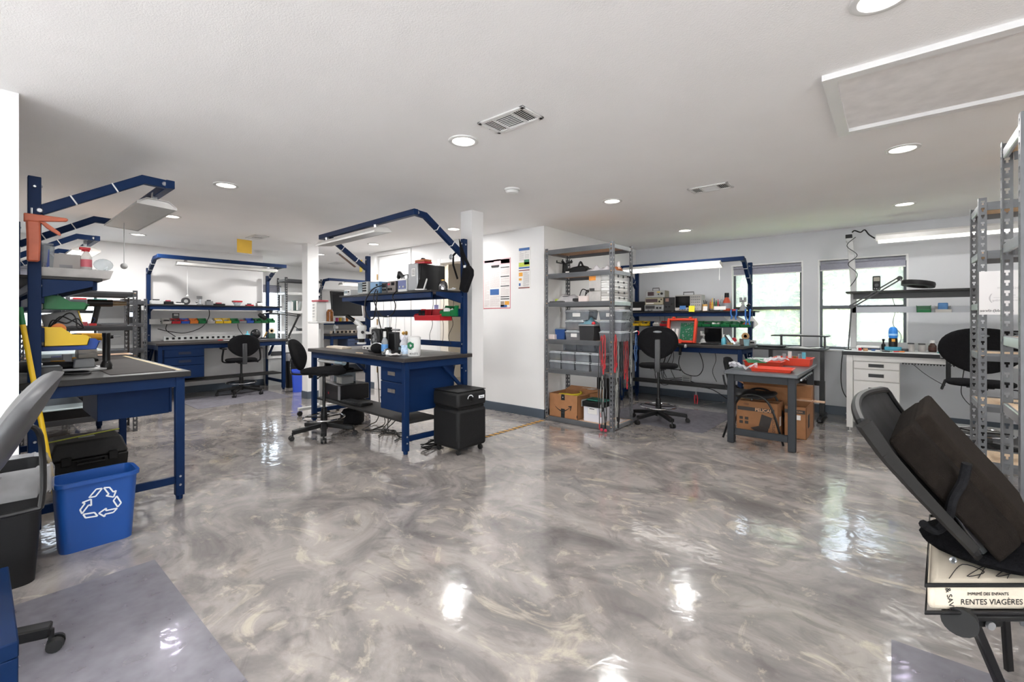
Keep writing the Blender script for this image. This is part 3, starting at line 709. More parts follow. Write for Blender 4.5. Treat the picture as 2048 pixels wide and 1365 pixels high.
# ------------------------------------------------------------------ stools
stool('black drafting stool at the left end of the middle workbench, its back to the left', (-4.70, 2.43, 0), math.radians(-48), seat=.73, back_z=.875, bw=.36, bh=.34, ring=.20, ring_r=.21, base_r=.315, tilt=.30, rot5=.35)
stool('black drafting stool with a round solid back in front of the rear-left lab bench', (-2.2, 5.40, 0), math.radians(20), seat=.715, back_z=.985, bw=.46, bh=.38, ring=.19, ring_r=.215, base_r=.33, bar='S', rot5=.2)
stool('black drafting chair with armrests tucked at the far-wall workbench', (-8.30, 2.86, 0), math.radians(80), seat=.60, back_z=.82, bw=.46, bh=.36, arms=True, ring=.20, base_r=.33, bar='S', rot5=.5, slot=False)
stool('black drafting stool at the white workbench, seen through the grey rack posts', (.61, 5.95, 0), math.radians(-4), seat=.70, back_z=.985, bw=.56, bh=.40, ring=.22, base_r=.33, bar='S', rot5=.1)
# ------------------------------------------------------------------ small item builders
def inst(name, label, cat, loc, rz, w, d, h, body, face=None, screens=(), knobs=(), btns=(), vents=(), handle=None, feet=False, group=None, rot=None):
    """bench instrument; front at local y=0 facing -y, base centre at origin"""
    t = thing(name, label, cat, loc, rz, group, rot)
    MB().box(-w/2, .004, .006 if feet else 0, w/2, d, h).make('body', body, t, bev=min(.006, h*.08))
    z0 = .006 if feet else 0
    if face: MB().box(-w/2+.003, -.004, z0+.003, w/2-.003, .0035, h-.003).make('front_panel', face, t, bev=.002)
    for s in screens:
        MB().box(s[0], -.0085, s[1], s[2], -.0045, s[3]).make('screen', s[4] if len(s) > 4 else GLASSB, t, smooth=0, bev=.001)
    for k in knobs:
        MB().cyl((k[0], -.0045, k[1]), (k[0], -.018, k[1]), k[2], k[2]*.85, 10).make('knob', k[3] if len(k) > 3 else BLACK, t)
    for k in btns:
        MB().box(k[0]-k[2]/2, -.009, k[1]-k[3]/2, k[0]+k[2]/2, -.0045, k[1]+k[3]/2).make('button', k[4] if len(k) > 4 else DGREY, t, smooth=0)
    if feet:
        for x in (-w/2+.02, w/2-.02): MB().box(x-.012, .02, 0, x+.012, d-.02, .0055).make('foot', RUBBER, t, smooth=0)
    if handle:
        b = MB().tube([(-handle, .03, h-.002), (-handle, .03, h+.04), (handle, .03, h+.04), (handle, .03, h-.002)], .007, 6); b.make('handle', DGREY, t)
    return t
def hopper(label, loc, rz, w, d, h, m, fill=None, group=None, rim=True):
    """open-front hang/stack bin; front at local -y, back at y=0, base z=0"""
    t = thing('parts_bin', label, 'parts bin', loc, rz, group)
    th = .0035; prof = [(0, 0), (0, h), (-d*.38, h), (-d*.60, h*.62), (-d*.92, h*.58), (-d, h*.42), (-d*.94, 0)]
    b = MB()
    for s in (-1, 1): b.ext(prof, s*w/2, s*(w/2-th), 'x')
    b.box(-w/2, -th, 0, w/2, 0, h); b.box(-w/2, -d*.94, 0, w/2, 0, th)
    b.add([(-w/2, -d, h*.42), (w/2, -d, h*.42), (w/2, -d*.94, 0), (-w/2, -d*.94, 0), (-w/2, -d+th, h*.42), (w/2, -d+th, h*.42), (w/2, -d*.94+th, 0), (-w/2, -d*.94+th, 0)],
          [(0,1,2,3),(4,7,6,5),(0,4,5,1),(0,3,7,4),(1,5,6,2)])
    if rim:
        for s in (-1, 1): b.bar((s*w/2, -.0, h), (s*w/2, -d*.38, h), .008, .006); 
        b.bar((-w/2, -d, h*.42), (w/2, -d, h*.42), .008, .008, mi=0)
    b.make('body', m, t, smooth=20)
    if fill:
        f = MB()
        for i in range(7):
            c = Vector((jit(w*.34), -d*.45+jit(d*.3), h*.30)); M = T(c) @ Matrix.Rotation(jit(1.2), 4, Vector((jit(1), jit(1), 1)))
            o = f.n(); f.cb(0, 0, -.01, w*.3, d*.25, h*.35+random.random()*h*.25); f.xf(M, o)
        f.make('contents', fill, t, smooth=0)
    return t
def sbox(label, loc, rz, w, d, h, m=BINC, fill='7a6c66', lidm=LIDM, group='clear storage boxes on the rack', tag_=False, lvl=.6, fm=None):
    """tapered clear box with a snap lid; base centre at origin, front at -y"""
    t = thing('storage_box', label, 'storage box', loc, rz, group)
    b = MB(); hb = h-.012
    b.add([(-w*.45,-d*.45,0),(w*.45,-d*.45,0),(w*.45,d*.45,0),(-w*.45,d*.45,0),(-w*.5,-d*.5,hb),(w*.5,-d*.5,hb),(w*.5,d*.5,hb),(-w*.5,d*.5,hb)],
          [(0,3,2,1),(0,1,5,4),(1,2,6,5),(2,3,7,6),(3,0,4,7)])
    b.make('body', m, t, smooth=0)
    l = MB().box(-w*.515, -d*.515, hb-.014, w*.515, d*.515, hb-.004); l.box(-w*.47, -d*.47, hb-.004, w*.47, d*.47, h-.001); l.make('lid', lidm, t, bev=.004)
    if fill:
        cm = fm or mat('contents_'+fill, fill, .7, 0, .45, 35)
        f = MB(); hh = hb*lvl
        def g(u, v):
            e = min(u, 1-u, v, 1-v); x = (u-.5)*w*.86; y = (v-.5)*d*.86
            return (x, y, .006 if e < .01 else hh*(.75+.25*math.sin(9*u+3*v+len(label))*math.cos(7*v+u*4)))
        f.grid(g, 8, 8); f.make('contents', cm, t, smooth=60)
    if tag_: MB().box(-w*.18, -d*.497, hb*.35, w*.14, -d*.488, hb*.75).make('label', PAPER, t, smooth=0)
    return t
def carton(label, loc, rz, w, d, h, name='cardboard_box', open_=False, m=CARD, flaps=(1,1,1,1), fa=.35, cat='box', group=None):
    t = thing(name, label, cat, loc, rz, group)
    b = MB()
    if not open_:
        b.box(-w/2, -d/2, 0, w/2, d/2, h); o = b.make('body', m, t, bev=.003)
        MB().box(-w/2-.0005, -.02, h-.002, w/2+.0005, .02, h+.0008).make('packing_tape', mat('packing_tape', 'c09a70', .3, 0, .05, 8), t, smooth=0)
    else:
        th = .004
        b.box(-w/2, -d/2, 0, w/2, d/2, th); b.box(-w/2, -d/2, 0, -w/2+th, d/2, h); b.box(w/2-th, -d/2, 0, w/2, d/2, h); b.box(-w/2, -d/2, 0, w/2, -d/2+th, h); b.box(-w/2, d/2-th, 0, w/2, d/2, h)
        b.make('body', m, t, smooth=0)
        fl = .45*min(w, d)
        for i, (a, bb, dirv) in enumerate((((-w/2, -d/2), (w/2, -d/2), (0, -1)), ((w/2, -d/2), (w/2, d/2), (1, 0)), ((w/2, d/2), (-w/2, d/2), (0, 1)), ((-w/2, d/2), (-w/2, -d/2), (-1, 0)))):
            if not flaps[i]: continue
            ou = Vector((dirv[0], dirv[1], 0))*math.cos(fa); up = Vector((0, 0, math.sin(fa))); k = (ou+up)*fl*flaps[i]
            A = Vector((*a, h)); B = Vector((*bb, h))
            f = MB().add([A, B, B+k, A+k], [(0,1,2,3)]); f.make('flap', CARDD if flaps[i] < 0 else m, t, smooth=0, solid=.003)
    return t
def cable(label, pts, r=.004, m=BLACK, group=None, sub=5, name='cable', cat='cable'):
    P = [Vector(p) for p in pts]; c = P[0]
    o = MB().tube([p-c for p in P], r, 6, sub=sub).make(name, m)
    return solo(o, label, cat, c, 0, group)
def bottle(label, loc, h, r, m, capm=WHITEP, fill=None, tagm=None, name='bottle', neck=.35, group=None, spray=False):
    t = thing(name, label, 'bottle', loc, 0, group)
    n = h*.72
    b = MB().lathe([(r*.9, 0), (r, .006), (r, n*.72), (r*.8, n*.86), (r*neck, n), (r*neck, n+.012)], (0,0,0), 18); b.make('body', m, t, smooth=50)
    if spray:
        c = MB(); c.cyl((0,0,n+.005), (0,0,n+h*.1), r*neck*1.25, n=12); c.box(-.012, -r*1.2, n+h*.1, .012, r*.7, n+h*.2); c.box(-.005, -r*.8, n+h*.0, .005, -r*.65, n+h*.12); c.make('spray_head', capm, t, bev=.003)
    else: MB().cyl((0,0,n+.006), (0,0,h), r*neck*1.2, r*neck*1.1, 14).make('cap', capm, t)
    if tagm: 
        MB().lathe([(r*1.012, n*.18), (r*1.012, n*.6)], (0,0,0), 18).make('label', tagm, t, smooth=50)
    return t
def sheet(name, label, cat, p, rz, w, h, m, th=.0012, parts=(), group=None):
    """flat sheet hung in the local xz plane facing -y, lower-left at origin"""
    t = thing(name, label, cat, p, rz, group)
    MB().box(0, 0, 0, w, th, h).make('sheet', m, t, smooth=0)
    for nm, x0, z0, x1, z1, mm in parts:
        MB().box(x0, -.0008, z0, x1, -.0001, z1).make(nm, mm, t, smooth=0)
    return t
def drill(label, loc, rz, m=DYEL, s=1.0, rot=None):
    t = thing('cordless_drill', label, 'drill', loc, rz, None, rot)
    b = MB(); b.cyl((-.02*s, 0, .19*s), (-.10*s, 0, .19*s), .032*s, .034*s, 14); b.cyl((-.02*s,0,.19*s), (.06*s,0,.19*s), .032*s, .026*s, 14)
    b.bar((-.055*s, 0, .17*s), (-.075*s, 0, .06*s), .036*s, .045*s, (1,0,0)); b.make('body', m, t, smooth=40)
    MB().cyl((.06*s, 0, .19*s), (.115*s, 0, .19*s), .024*s, .014*s, 12).make('chuck', BLACK, t)
    MB().cyl((.115*s, 0, .19*s), (.16*s, 0, .19*s), .004*s, n=8).make('bit', ZINC, t)
    MB().box(-.125*s, -.036*s, .0, -.015*s, .036*s, .05*s).make('battery', BLACK, t, bev=.006*s)
    MB().box(-.045*s, -.012*s, .13*s, -.03*s, .012*s, .16*s).make('trigger', BLACK, t, bev=.003*s)
    return t
def lines(n, x0, z0, x1, z1, m, parts, jitter=.25, hgt=.35, nm='text_line'):
    """rows of tiny printed text as one raised mesh"""
    b = MB(); st = (z1-z0)/n
    for i in range(n):
        x = x0; z = z0+i*st+st*.2
        while x < x1-1e-4:
            w_ = min(x1-x, (x1-x0)*random.uniform(.08, .22)); b.box(x, -.0011, z, x+w_*.88, -.0009, z+st*hgt); x += w_
            if random.random() < jitter*.15: break
    return b
INK = mat('black_ink', '1b1b1d', .6, 0, 0)
INKG = mat('grey_ink', '9b9796', .7, 0, 0)
INKP = mat('pink_grey_ink', 'b9a6a6', .7, 0, 0)
INKB = mat('blue_ink', '35609c', .6, 0, 0)
INKR = mat('red_ink', 'a8323c', .6, 0, 0)
INKW = mat('white_ink', 'e9ecef', .6, 0, 0)
INKGR = mat('green_ink', '1f6e4a', .6, 0, 0)
INKY = mat('amber_ink', 'e3a23a', .6, 0, 0)
# ------------------------------------------------------------------ ceiling
def vent(label, loc, rz, w=.35, d=.20):
    t = thing('ceiling_vent', label, 'air vent', loc, rz, 'ceiling air vents')
    b = MB(); e = .028
    for q in ((-w/2,-d/2,w/2,-d/2+e), (-w/2,d/2-e,w/2,d/2), (-w/2,-d/2,-w/2+e,d/2), (w/2-e,-d/2,w/2,d/2)): b.box(q[0], q[1], -.012, q[2], q[3], -.001)
    b.make('frame', WHITEP, t, bev=.004)
    MB().box(-w/2+.02, -d/2+.02, -.004, w/2-.02, d/2-.02, -.0015).make('duct', mat('duct_dark', '141414', .8, 0, .05, 5), t, smooth=0)
    x1, x2 = -w/2+e+(w-2*e)*.27, -w/2+e+(w-2*e)*.73
    for x in (x1, x2): MB().box(x-.005, -d/2+e, -.012, x+.005, d/2-e, -.005).make('divider', WHITEP, t, smooth=0)
    y0, y1 = -d/2+e, d/2-e
    for a, c_ in ((-w/2+e, x1-.005), (x2+.005, w/2-e)):
        for i in range(5):
            x = a+(i+.5)*(c_-a)/5; s = -1 if a < 0 else 1
            MB().bar((x, y0, -.008), (x, y1, -.008), .0035, .0025, (s*.8, 0, 1)).make('slat', WHITEP, t, smooth=0)
    for i in range(8):
        y = y0+(i+.5)*(y1-y0)/8
        MB().bar((x1+.005, y, -.008), (x2-.005, y, -.008), .0045, .0025, (0, .8, 1)).make('slat', WHITEP, t, smooth=0)
    for x in (-w/2+.012, w/2-.012): MB().cyl((x, 0, -.012), (x, 0, -.0145), .004, n=8).make('screw', ZINC, t)
    return t
v0 = vent('large white ceiling vent beside the centre recessed lamp', (-1.72, 2.025, H), 0)
dup(v0, (-1.25, 4.235, H), 0, 'white ceiling vent halfway to the right back windows')
dup(v0, (-7.0, 2.62, H), 0, 'small distant ceiling vent with the yellow square hanging from it')
dup(v0, (-9.05, 4.95, H), 0, 'far ceiling vent right of the thin distant column')
t = thing('smoke_detector', 'round white smoke detector on the ceiling above the middle workbench', 'smoke detector', (-2.635, 3.13, H))
MB().lathe([(.07, 0), (.07, -.012), (.066, -.014)], (0,0,0), 24).make('base_plate', WHITEP, t)
MB().lathe([(.062, -.014), (.062, -.022), (.052, -.040), (.02, -.046), (.0001, -.046)], (0,0,0), 24).make('cover', WHITEP, t)
MB().lathe([(.0625, -.018), (.0625, -.021)], (0,0,0), 24).make('vent_ring', GREY, t)
p = on(488, 478, 2.40); q = Vector((-7.0, 2.47, 2.19))
t = thing('hanging_sign', 'amber square card hanging below the distant ceiling vent', 'sign', (-7.05, 2.47, 2.195), PI/2+.1)
MB().box(-.10, -.002, 0, .10, .002, .19).make('card', mat('amber_card', 'd2a93c', .5, 0, .06, 8), t, smooth=0)
for x in (-.07, .07): MB().cyl((x, 0, .19), (x, 0, .243), .0012, n=6).make('string', WHITEP, t)
# ------------------------------------------------------------------ floor: chair mats, tape
MATV = mat('vinyl_mat', '9c9aa2', .30, 0, .07, 1.6, coat=.15)
MATC = clearmat('chair_mat', 'cbc9d0', .26, .3)
def chairmat(label, pts):
    c = sum((Vector(p) for p in pts), Vector())/len(pts)
    b = MB().ext([(p[0]-c.x, p[1]-c.y) for p in pts], .0008, .003, 'z'); o = b.make('chair_mat', MATC, smooth=0)
    solo(o, label, 'chair mat', (c.x, c.y, 0), 0, 'vinyl chair mats')
chairmat('clear vinyl chair mat on the floor in front of the two waste bins', [(-2.97, .61, 0), (-1.70, .615, 0), (-1.70, -.35, 0), (-2.97, -.35, 0)])
chairmat('clear vinyl chair mat at the bottom right under the mesh chair', [(-.005, 2.335, 0), (.9, 2.335, 0), (.9, 1.3, 0), (-.005, 1.3, 0)])
chairmat('clear vinyl chair mat under the far-wall chair', [(-7.40, 2.0, 0), (-7.40, 3.3, 0), (-8.5, 3.3, 0), (-8.5, 2.0, 0)])
chairmat('clear vinyl chair mat under the round-back stool by the left back window', [(-1.60, 5.15, 0), (-1.58, 6.42, 0), (-2.9, 6.42, 0), (-2.9, 5.15, 0)])
chairmat('clear vinyl chair mat in front of the white workbench', [(-.1, 5.45, 0), (1.2, 5.45, 0), (1.2, 6.25, 0), (-.1, 6.25, 0)])
t = thing('hazard_tape', 'yellow and black striped tape on the floor beside the black air purifier', 'floor tape', (-3.33, 0, 0))
MB().box(-.03, 3.40, .0006, .03, 4.57, .0012).make('strip', mat('tape_black', '26221f', .5, 0, .1, 8), t, smooth=0)
b = MB()
for i in range(14):
    y = 3.42+i*.082; b.add([(-.03, y, .0018), (-.03, y+.04, .0018), (.03, y+.06, .0018), (.03, y+.02, .0018)], [(0,1,2,3)])
b.make('stripe', mat('tape_yellow', 'e0a642', .5, 0, .1, 8), t, smooth=0)
# ------------------------------------------------------------------ wall posters
pY = 4.6291
def poster_big():
    t = thing('poster', 'large labour-law poster with a red border on the white wall right of the column', 'poster', (-4.425, pY, 1.40))
    MB().box(0, -.001, 0, .50, .0008, .685).make('sheet', mat('poster_border', 'c76a74', .5, 0, .04, 5), t, smooth=0)
    MB().box(.008, -.0018, .012, .492, -.0011, .682).make('print_area', PAPER, t, smooth=0)
    def P(nm, x0, z0, x1, z1, m): MB().box(x0, -.0026, z0, x1, -.0019, z1).make(nm, m, t, smooth=0)
    P('masthead', .012, .60, .49, .678, mat('pale_pink', 'd9b9bd', .6, 0, .05, 8)); P('masthead_band', .33, .615, .488, .672, mat('plum', '6b4a58', .6, 0, .05, 8))
    P('flag_block', .02, .645, .2, .675, INKB); P('flag_block', .2, .655, .33, .677, INKR)
    P('headline', .15, .575, .30, .60, INK); P('headline', .16, .565, .29, .574, INK)
    for z in (.555, .43, .30, .155, .125): P('rule', .325, z, .48, z+.012, INK)
    P('photo_block', .13, .19, .295, .27, INKB); P('notice_block', .325, .03, .39, .10, mat('taupe', '9a8a7a', .6, 0, .05, 8)); P('notice_block', .40, .05, .48, .10, INKY); P('notice_block', .325, .018, .44, .05, INKB)
    for (x0, z0, x1, z1, n) in ((.02, .03, .12, .56, 52), (.13, .29, .31, .56, 28), (.13, .03, .31, .18, 16), (.33, .45, .48, .55, 11), (.33, .32, .48, .42, 11), (.33, .18, .48, .29, 11)):
        b = lines(n, x0, z0, x1, z1, INKP, t); b.xf(T(0, -.0012, 0)); b.make('text_column', INKP, t, smooth=0)
    return t
poster_big()
t = thing('poster', 'narrow poster with a blue header and green picture on the white wall', 'poster', (-3.79, pY, 1.915))
MB().box(0, -.001, 0, .205, .0008, .285).make('sheet', PAPER, t, smooth=0)
for nm, x0, z0, x1, z1, m in (('header', .012, .24, .19, .275, INKB), ('picture', .01, .03, .19, .085, mat('lime', 'b7c44a', .6, 0, .2, 40)), ('picture', .10, .055, .185, .12, INKGR), ('footer', .01, .005, .19, .025, INKB)): MB().box(x0, -.0018, z0, x1, -.0011, z1).make(nm, m, t, smooth=0)
b = lines(14, .02, .11, .10, .235, INKG, t); b.xf(T(0, -.0006, 0)); b.make('text_column', INKG, t, smooth=0)
b = lines(10, .11, .13, .18, .235, INKG, t); b.xf(T(0, -.0006, 0)); b.make('text_column', INKG, t, smooth=0)
t = thing('poster', 'narrow poster with an orange picture and dark red edges below the blue-header one', 'poster', (-3.79, pY, 1.655))
MB().box(0, -.001, 0, .205, .0008, .25).make('sheet', PAPER, t, smooth=0)
for nm, x0, z0, x1, z1, m in (('header', .01, .235, .19, .247, mat('maroon', '7d3a34', .6, 0, .05, 8)), ('picture', .012, .165, .075, .215, INKY), ('picture', .012, .11, .06, .14, INKY), ('picture', .012, .04, .04, .075, INKB), ('footer', .005, .006, .19, .02, mat('maroon', '7d3a34', .6, 0, .05, 8))): MB().box(x0, -.0018, z0, x1, -.0011, z1).make(nm, m, t, smooth=0)
b = lines(22, .085, .03, .185, .225, INKG, t); b.xf(T(0, -.0006, 0)); b.make('text_column', INKG, t, smooth=0)
def wallplate(label, loc, rz, kind='switch'):
    t = thing('wall_plate', label, 'outlet' if kind != 'switch' else 'light switch', loc, rz)
    MB().box(-.037, -.006, -.058, .037, -.0005, .058).make('plate', WHITEP, t, bev=.003)
    if kind == 'switch': MB().box(-.008, -.012, -.014, .008, -.006, .014).make('toggle', WHITEP, t, bev=.002)
    else:
        for z in (-.022, .022): MB().box(-.014, -.0085, z-.013, .014, -.0063, z+.013).make('socket', LGREY, t, bev=.003)
wallplate('light switch plate on the alcove side wall behind the storage rack', (-3.369, 5.0, 1.34), PI/2)
wallplate('outlet plate on the white wall seen under the middle workbench', (-5.8, 4.629, .42), 0, 'outlet')
# ------------------------------------------------------------------ middle workbench: tabletop
TZ = .9
def cbz(u, v, z=TZ): return on(u, v, z)
def cb(x, y, z=TZ): return CB(x, y, z)
t = thing('keyboard', 'cream flat keyboard lying at the left end of the middle workbench', 'keyboard', cb(.12, .15, .901), CBR+.02)
MB().frus(.14, .07, 0, .022, .40, .13, .39, .12).make('body', mat('cream_plastic', 'cdbfae', .5, 0, .05, 8), t, bev=.004)
MB().box(-.04, .02, .0225, .32, .12, .026).make('keys', mat('cream_keys', 'c2b6a8', .55, 0, .2, 90), t, smooth=0)
# stereo microscope on a boom stand
ms = thing('stereo_microscope', 'white stereo microscope on a boom stand standing on the middle workbench', 'microscope', cb(.92, .50, .9), CBR)
MB().box(-.11, -.12, 0, .11, .12, .022).make('base', DGREY, ms, bev=.006)
MB().cyl((0,0,.02), (0,0,.40), .014, n=14).make('post', CHROME, ms)
b = MB().cyl((-.30,-.02,.235), (.20,.02,.235), .012, n=12); b.cyl((-.30,-.02,.205), (.12,.012,.205), .008, n=10); b.make('boom_arm', CHROME, ms)
b = MB().box(-.03, -.035, .185, .03, .035, .265); bb = b.make('boom_clamp', BLACK, ms, bev=.005)
MB().cyl((0, -.035, .225), (0, -.075, .225), .014, n=10).make('clamp_knob', BLACK, bb)
b = MB().box(-.345, -.05, .10, -.275, .03, .26); fb = b.make('focus_block', WHITEP, ms, bev=.01)
for s in (-1, 1): MB().cyl((-.31, -.01+s*.03, .15), (-.31, -.01+s*.085, .15), .03, .026, 14).make('focus_knob', BLACK, fb)
MB().bar((-.33, -.03, .18), (-.43, -.08, .20), .03, .03).make('focus_arm', WHITEP, ms)
h = MB().lathe([(.045, .10), (.05, .13), (.05, .20), (.058, .215), (.058, .25), (.05, .262), (.0001, .262)], (-.45, -.09, .02), 20); hd = h.make('zoom_body', WHITEP, ms)
MB().lathe([(.028, .055), (.034, .06), (.036, .10), (.036, .122)], (-.45, -.09, .02), 18).make('objective', BLACK, hd)
MB().lathe([(.040, .034), (.052, .034), (.052, .056), (.040, .056), (.040, .034)], (-.45, -.09, .02), 22).make('ring_light', WHITEP, hd)
MB().cyl((-.395, -.11, .20), (-.37, -.12, .20), .018, n=12).make('zoom_knob', BLACK, hd)
b = MB().bar((-.45, -.09, .27), (-.50, -.16, .35), .09, .06, (0, 0, 1)); hh = b.make('prism_head', WHITEP, ms, bev=.015)
for s in (-1, 1):
    o = Vector((.03*s, -.021*s, 0)); MB().cyl(Vector((-.495, -.155, .335))+o, Vector((-.55, -.23, .40))+o, .019, .021, 12).make('eyepiece', BLACK, hh)
inst('light_source', 'small white lamp box with front switch behind the boom microscope base', 'lamp box', cb(.72, .34, .9), CBR, .20, .15, .045, WHITEP, WHITE, knobs=[(.03, .022, .010)], btns=[(-.05, .022, .025, .015)])
inst('test_instrument', 'low grey instrument with dials under the microscope boom', 'instrument', cb(.60, .58, .9), CBR, .26, .12, .09, LGREY, DGREY, knobs=[(-.08, .045, .014), (0, .045, .014), (.08, .045, .014)], btns=[(-.04, .07, .02, .012, RED)])
# fume extractor
t = thing('fume_extractor', 'square black solder fume extractor with a round fan standing on the middle workbench', 'fume extractor', cb(1.05, .26, .9), CBR-.15)
b = MB().box(-.11, -.01, .02, .11, .10, .25); b.box(-.09, -.06, 0, .09, .12, .02); b.make('housing', BLACK, t, bev=.012)
MB().lathe([(.09, 0), (.09, .012), (.078, .016), (.075, .004)], (0,0,0), 24).xf(T(0, -.008, .135) @ Rx(PI/2)).make('fan_ring', DGREY, t)
b = MB()
for k in range(7):
    a = k*2*PI/7; b.add([(math.cos(a)*.02, -.012, .135+math.sin(a)*.02), (math.cos(a+.3)*.07, -.010, .135+math.sin(a+.3)*.07), (math.cos(a+.8)*.07, -.016, .135+math.sin(a+.8)*.07)], [(0,1,2)])
b.cyl((0, -.010, .135), (0, -.022, .135), .022, n=14); b.make('fan_blades', GREY, t)
t = thing('filter_box', 'narrow dark box behind the black fume extractor', 'box', cb(1.24, .34, .9), CBR-.1); MB().box(-.08, 0, 0, .08, .06, .22).make('body', DGREY, t, bev=.005); MB().box(-.065, -.003, .02, .065, -.0005, .2).make('mesh_panel', BLACK, t, smooth=0)
t = thing('tool_pouch', 'black zip tool pouch slumped beside the fume extractor', 'pouch', cb(1.26, .16, .9), CBR+.3)
MB().ball((0,0,.05), .09, 16, 10, sx=1.0, sy=.6, sz=.60).make('body', FABRIC, t); MB().tube([(-.08,0,.09), (0,-.01,.108), (.08,0,.09)], .004, 6, sub=3).make('zipper', ZINC, t)
t = thing('wooden_stick', 'short pale wooden stick at the front of the middle workbench', 'stick', cb(1.13, .02, .9), CBR); MB().box(-.07, -.006, 0, .07, .006, .007).make('stick', BOARDL, t, bev=.002)
bottle('clear squeeze bottle with a blue label on the middle workbench', cb(1.43, .14, .9), .235, .034, CLEAR, WHITEP, tagm=mat('blue_label', '5a94d0', .5, 0, .1, 20), neck=.4)
t = thing('tip_cleaner', 'shiny metal tip cleaner pot between the squeeze bottle and the plastic bag', 'tip cleaner', cb(1.545, .10, .9), CBR)
MB().lathe([(.04, 0), (.042, .03), (.03, .055), (.032, .06)], (0,0,0), 18).make('pot', CHROME, t); MB().ball((0,0,.052), .028, 12, 6, sz=.5).make('brass_wool', BRASS, t)
t = thing('soldering_station', 'small black soldering station behind the tip cleaner', 'soldering station', cb(1.56, .25, .9), CBR)
MB().box(-.06, 0, 0, .06, .12, .085).make('body', BLACK, t, bev=.006); MB().box(-.04, -.003, .04, .02, -.0005, .07).make('display', SCREENB, t, smooth=0); MB().cyl((.04, 0, .05), (.04, -.014, .05), .011, n=10).make('knob', GREY, t)
t = thing('plastic_bag', 'crumpled clear bag with blue print leaning beside the white waste tub', 'bag', cb(1.70, .19, .9), CBR)
def bagf(u, v):
    x = (u-.5)*.13*(1-.25*v); z = v*.20; y = .02*math.sin(7*u+5*v)+.012*math.sin(17*u-9*v)+.02*v; return (x, y, z)
MB().grid(bagf, 14, 16).make('film', BAGM, t, smooth=60, solid=.002)
def bagp(u, v): x, y, z = bagf(.12+.76*u, .08+.42*v); return (x, y-.004, z)
MB().grid(bagp, 8, 6).make('print', mat('pale_blue_print', 'b9cfe6', .6, 0, .25, 50), t, smooth=60)
t = thing('paper_scrap', 'crumpled white paper at the front right corner of the middle workbench', 'paper', cb(1.72, .05, .9), .2)
MB().grid(lambda u, v: ((u-.5)*.14, (v-.5)*.09, .012+.018*abs(math.sin(5*u+2*v))*(.4+v*.6)), 8, 6).make('sheet', PAPER, t, smooth=0, solid=.001)
t = thing('waste_container', 'white e-waste tub with a green recycling mark at the right end of the middle workbench', 'container', cb(1.85, .21, .9), CBR)
MB().lathe([(.058, 0), (.062, .01), (.062, .165), (.058, .178)], (0,0,0), 22).make('body', WHITEP, t); MB().lathe([(.064, .165), (.064, .185), (.05, .192), (.0001, .192)], (0,0,0), 22).make('lid', WHITEP, t)
b = MB()
for k in range(3):
    a = k*2*PI/3+.5; o = b.n(); b.ext([(-.028, .010), (.010, .010), (.010, .002), (.028, .019), (.010, .036), (.010, .028), (-.020, .028)], -.001, .001, 'y'); b.xf(Matrix.Rotation(a, 4, 'Y'), o)
b.xf(Rz(.38) @ T(0, -.0645, .105) @ Matrix.Scale(1.15, 4)); b.make('recycling_mark', INKGR, t, smooth=0)
text('lettering', 'WASTE', .026, INK, t, Rz(.85) @ T(.0, -.0645, .026) @ FRONT)
t = thing('phone', 'black phone lying on the front edge of the middle workbench', 'phone', cb(1.60, -.005, .9), CBR+.1); MB().box(-.055, -.018, 0, .055, .018, .010).make('body', BLACK, t, bev=.003); MB().box(-.048, -.014, .0102, .048, .014, .011).make('screen', GLASSB, t, smooth=0)
# bin rail of the middle workbench
RY = CD-.03-.043
hopper('wide red parts bin hung on the rail of the middle workbench', CB(1.60, RY, 1.245), CBR, .46, .16, .125, RED, None)
t = thing('solar_cell', 'pair of small dark panels stuck on the front of the wide red bin', 'panel', CB(1.52, RY-.166, 1.30), CBR); MB().box(-.055, 0, 0, -.003, .003, .055).make('cell', GLASSB, t, smooth=0); MB().box(.003, 0, 0, .055, .003, .055).make('cell', GLASSB, t, smooth=0)
hopper('green parts bin beside the wide red bin on the middle workbench', CB(1.86, RY, 1.29), CBR+.15, .14, .14, .11, GREEN, PAPER)
t = thing('card_frame', 'small white frame with a black centre at the right end of the bin rail', 'frame', CB(1.905, RY-.002, 1.295), CBR); MB().box(-.02, -.004, 0, .02, 0, .065).make('frame', WHITEP, t, smooth=0); MB().box(-.013, -.006, .008, .013, -.0045, .057).make('face', INK, t, smooth=0)
t = thing('sensor_module', 'little blue-lit module standing on the wide red bin', 'module', CB(1.60, RY-.03, 1.371), CBR); MB().box(-.028, -.01, 0, .028, .01, .045).make('board', mat('lilac_board', 'a9a6d8', .4, 0, .1, 30), t, bev=.003); MB().cyl((0, 0, .045), (0, 0, .11), .003, n=8).make('antenna', BLACK, t)
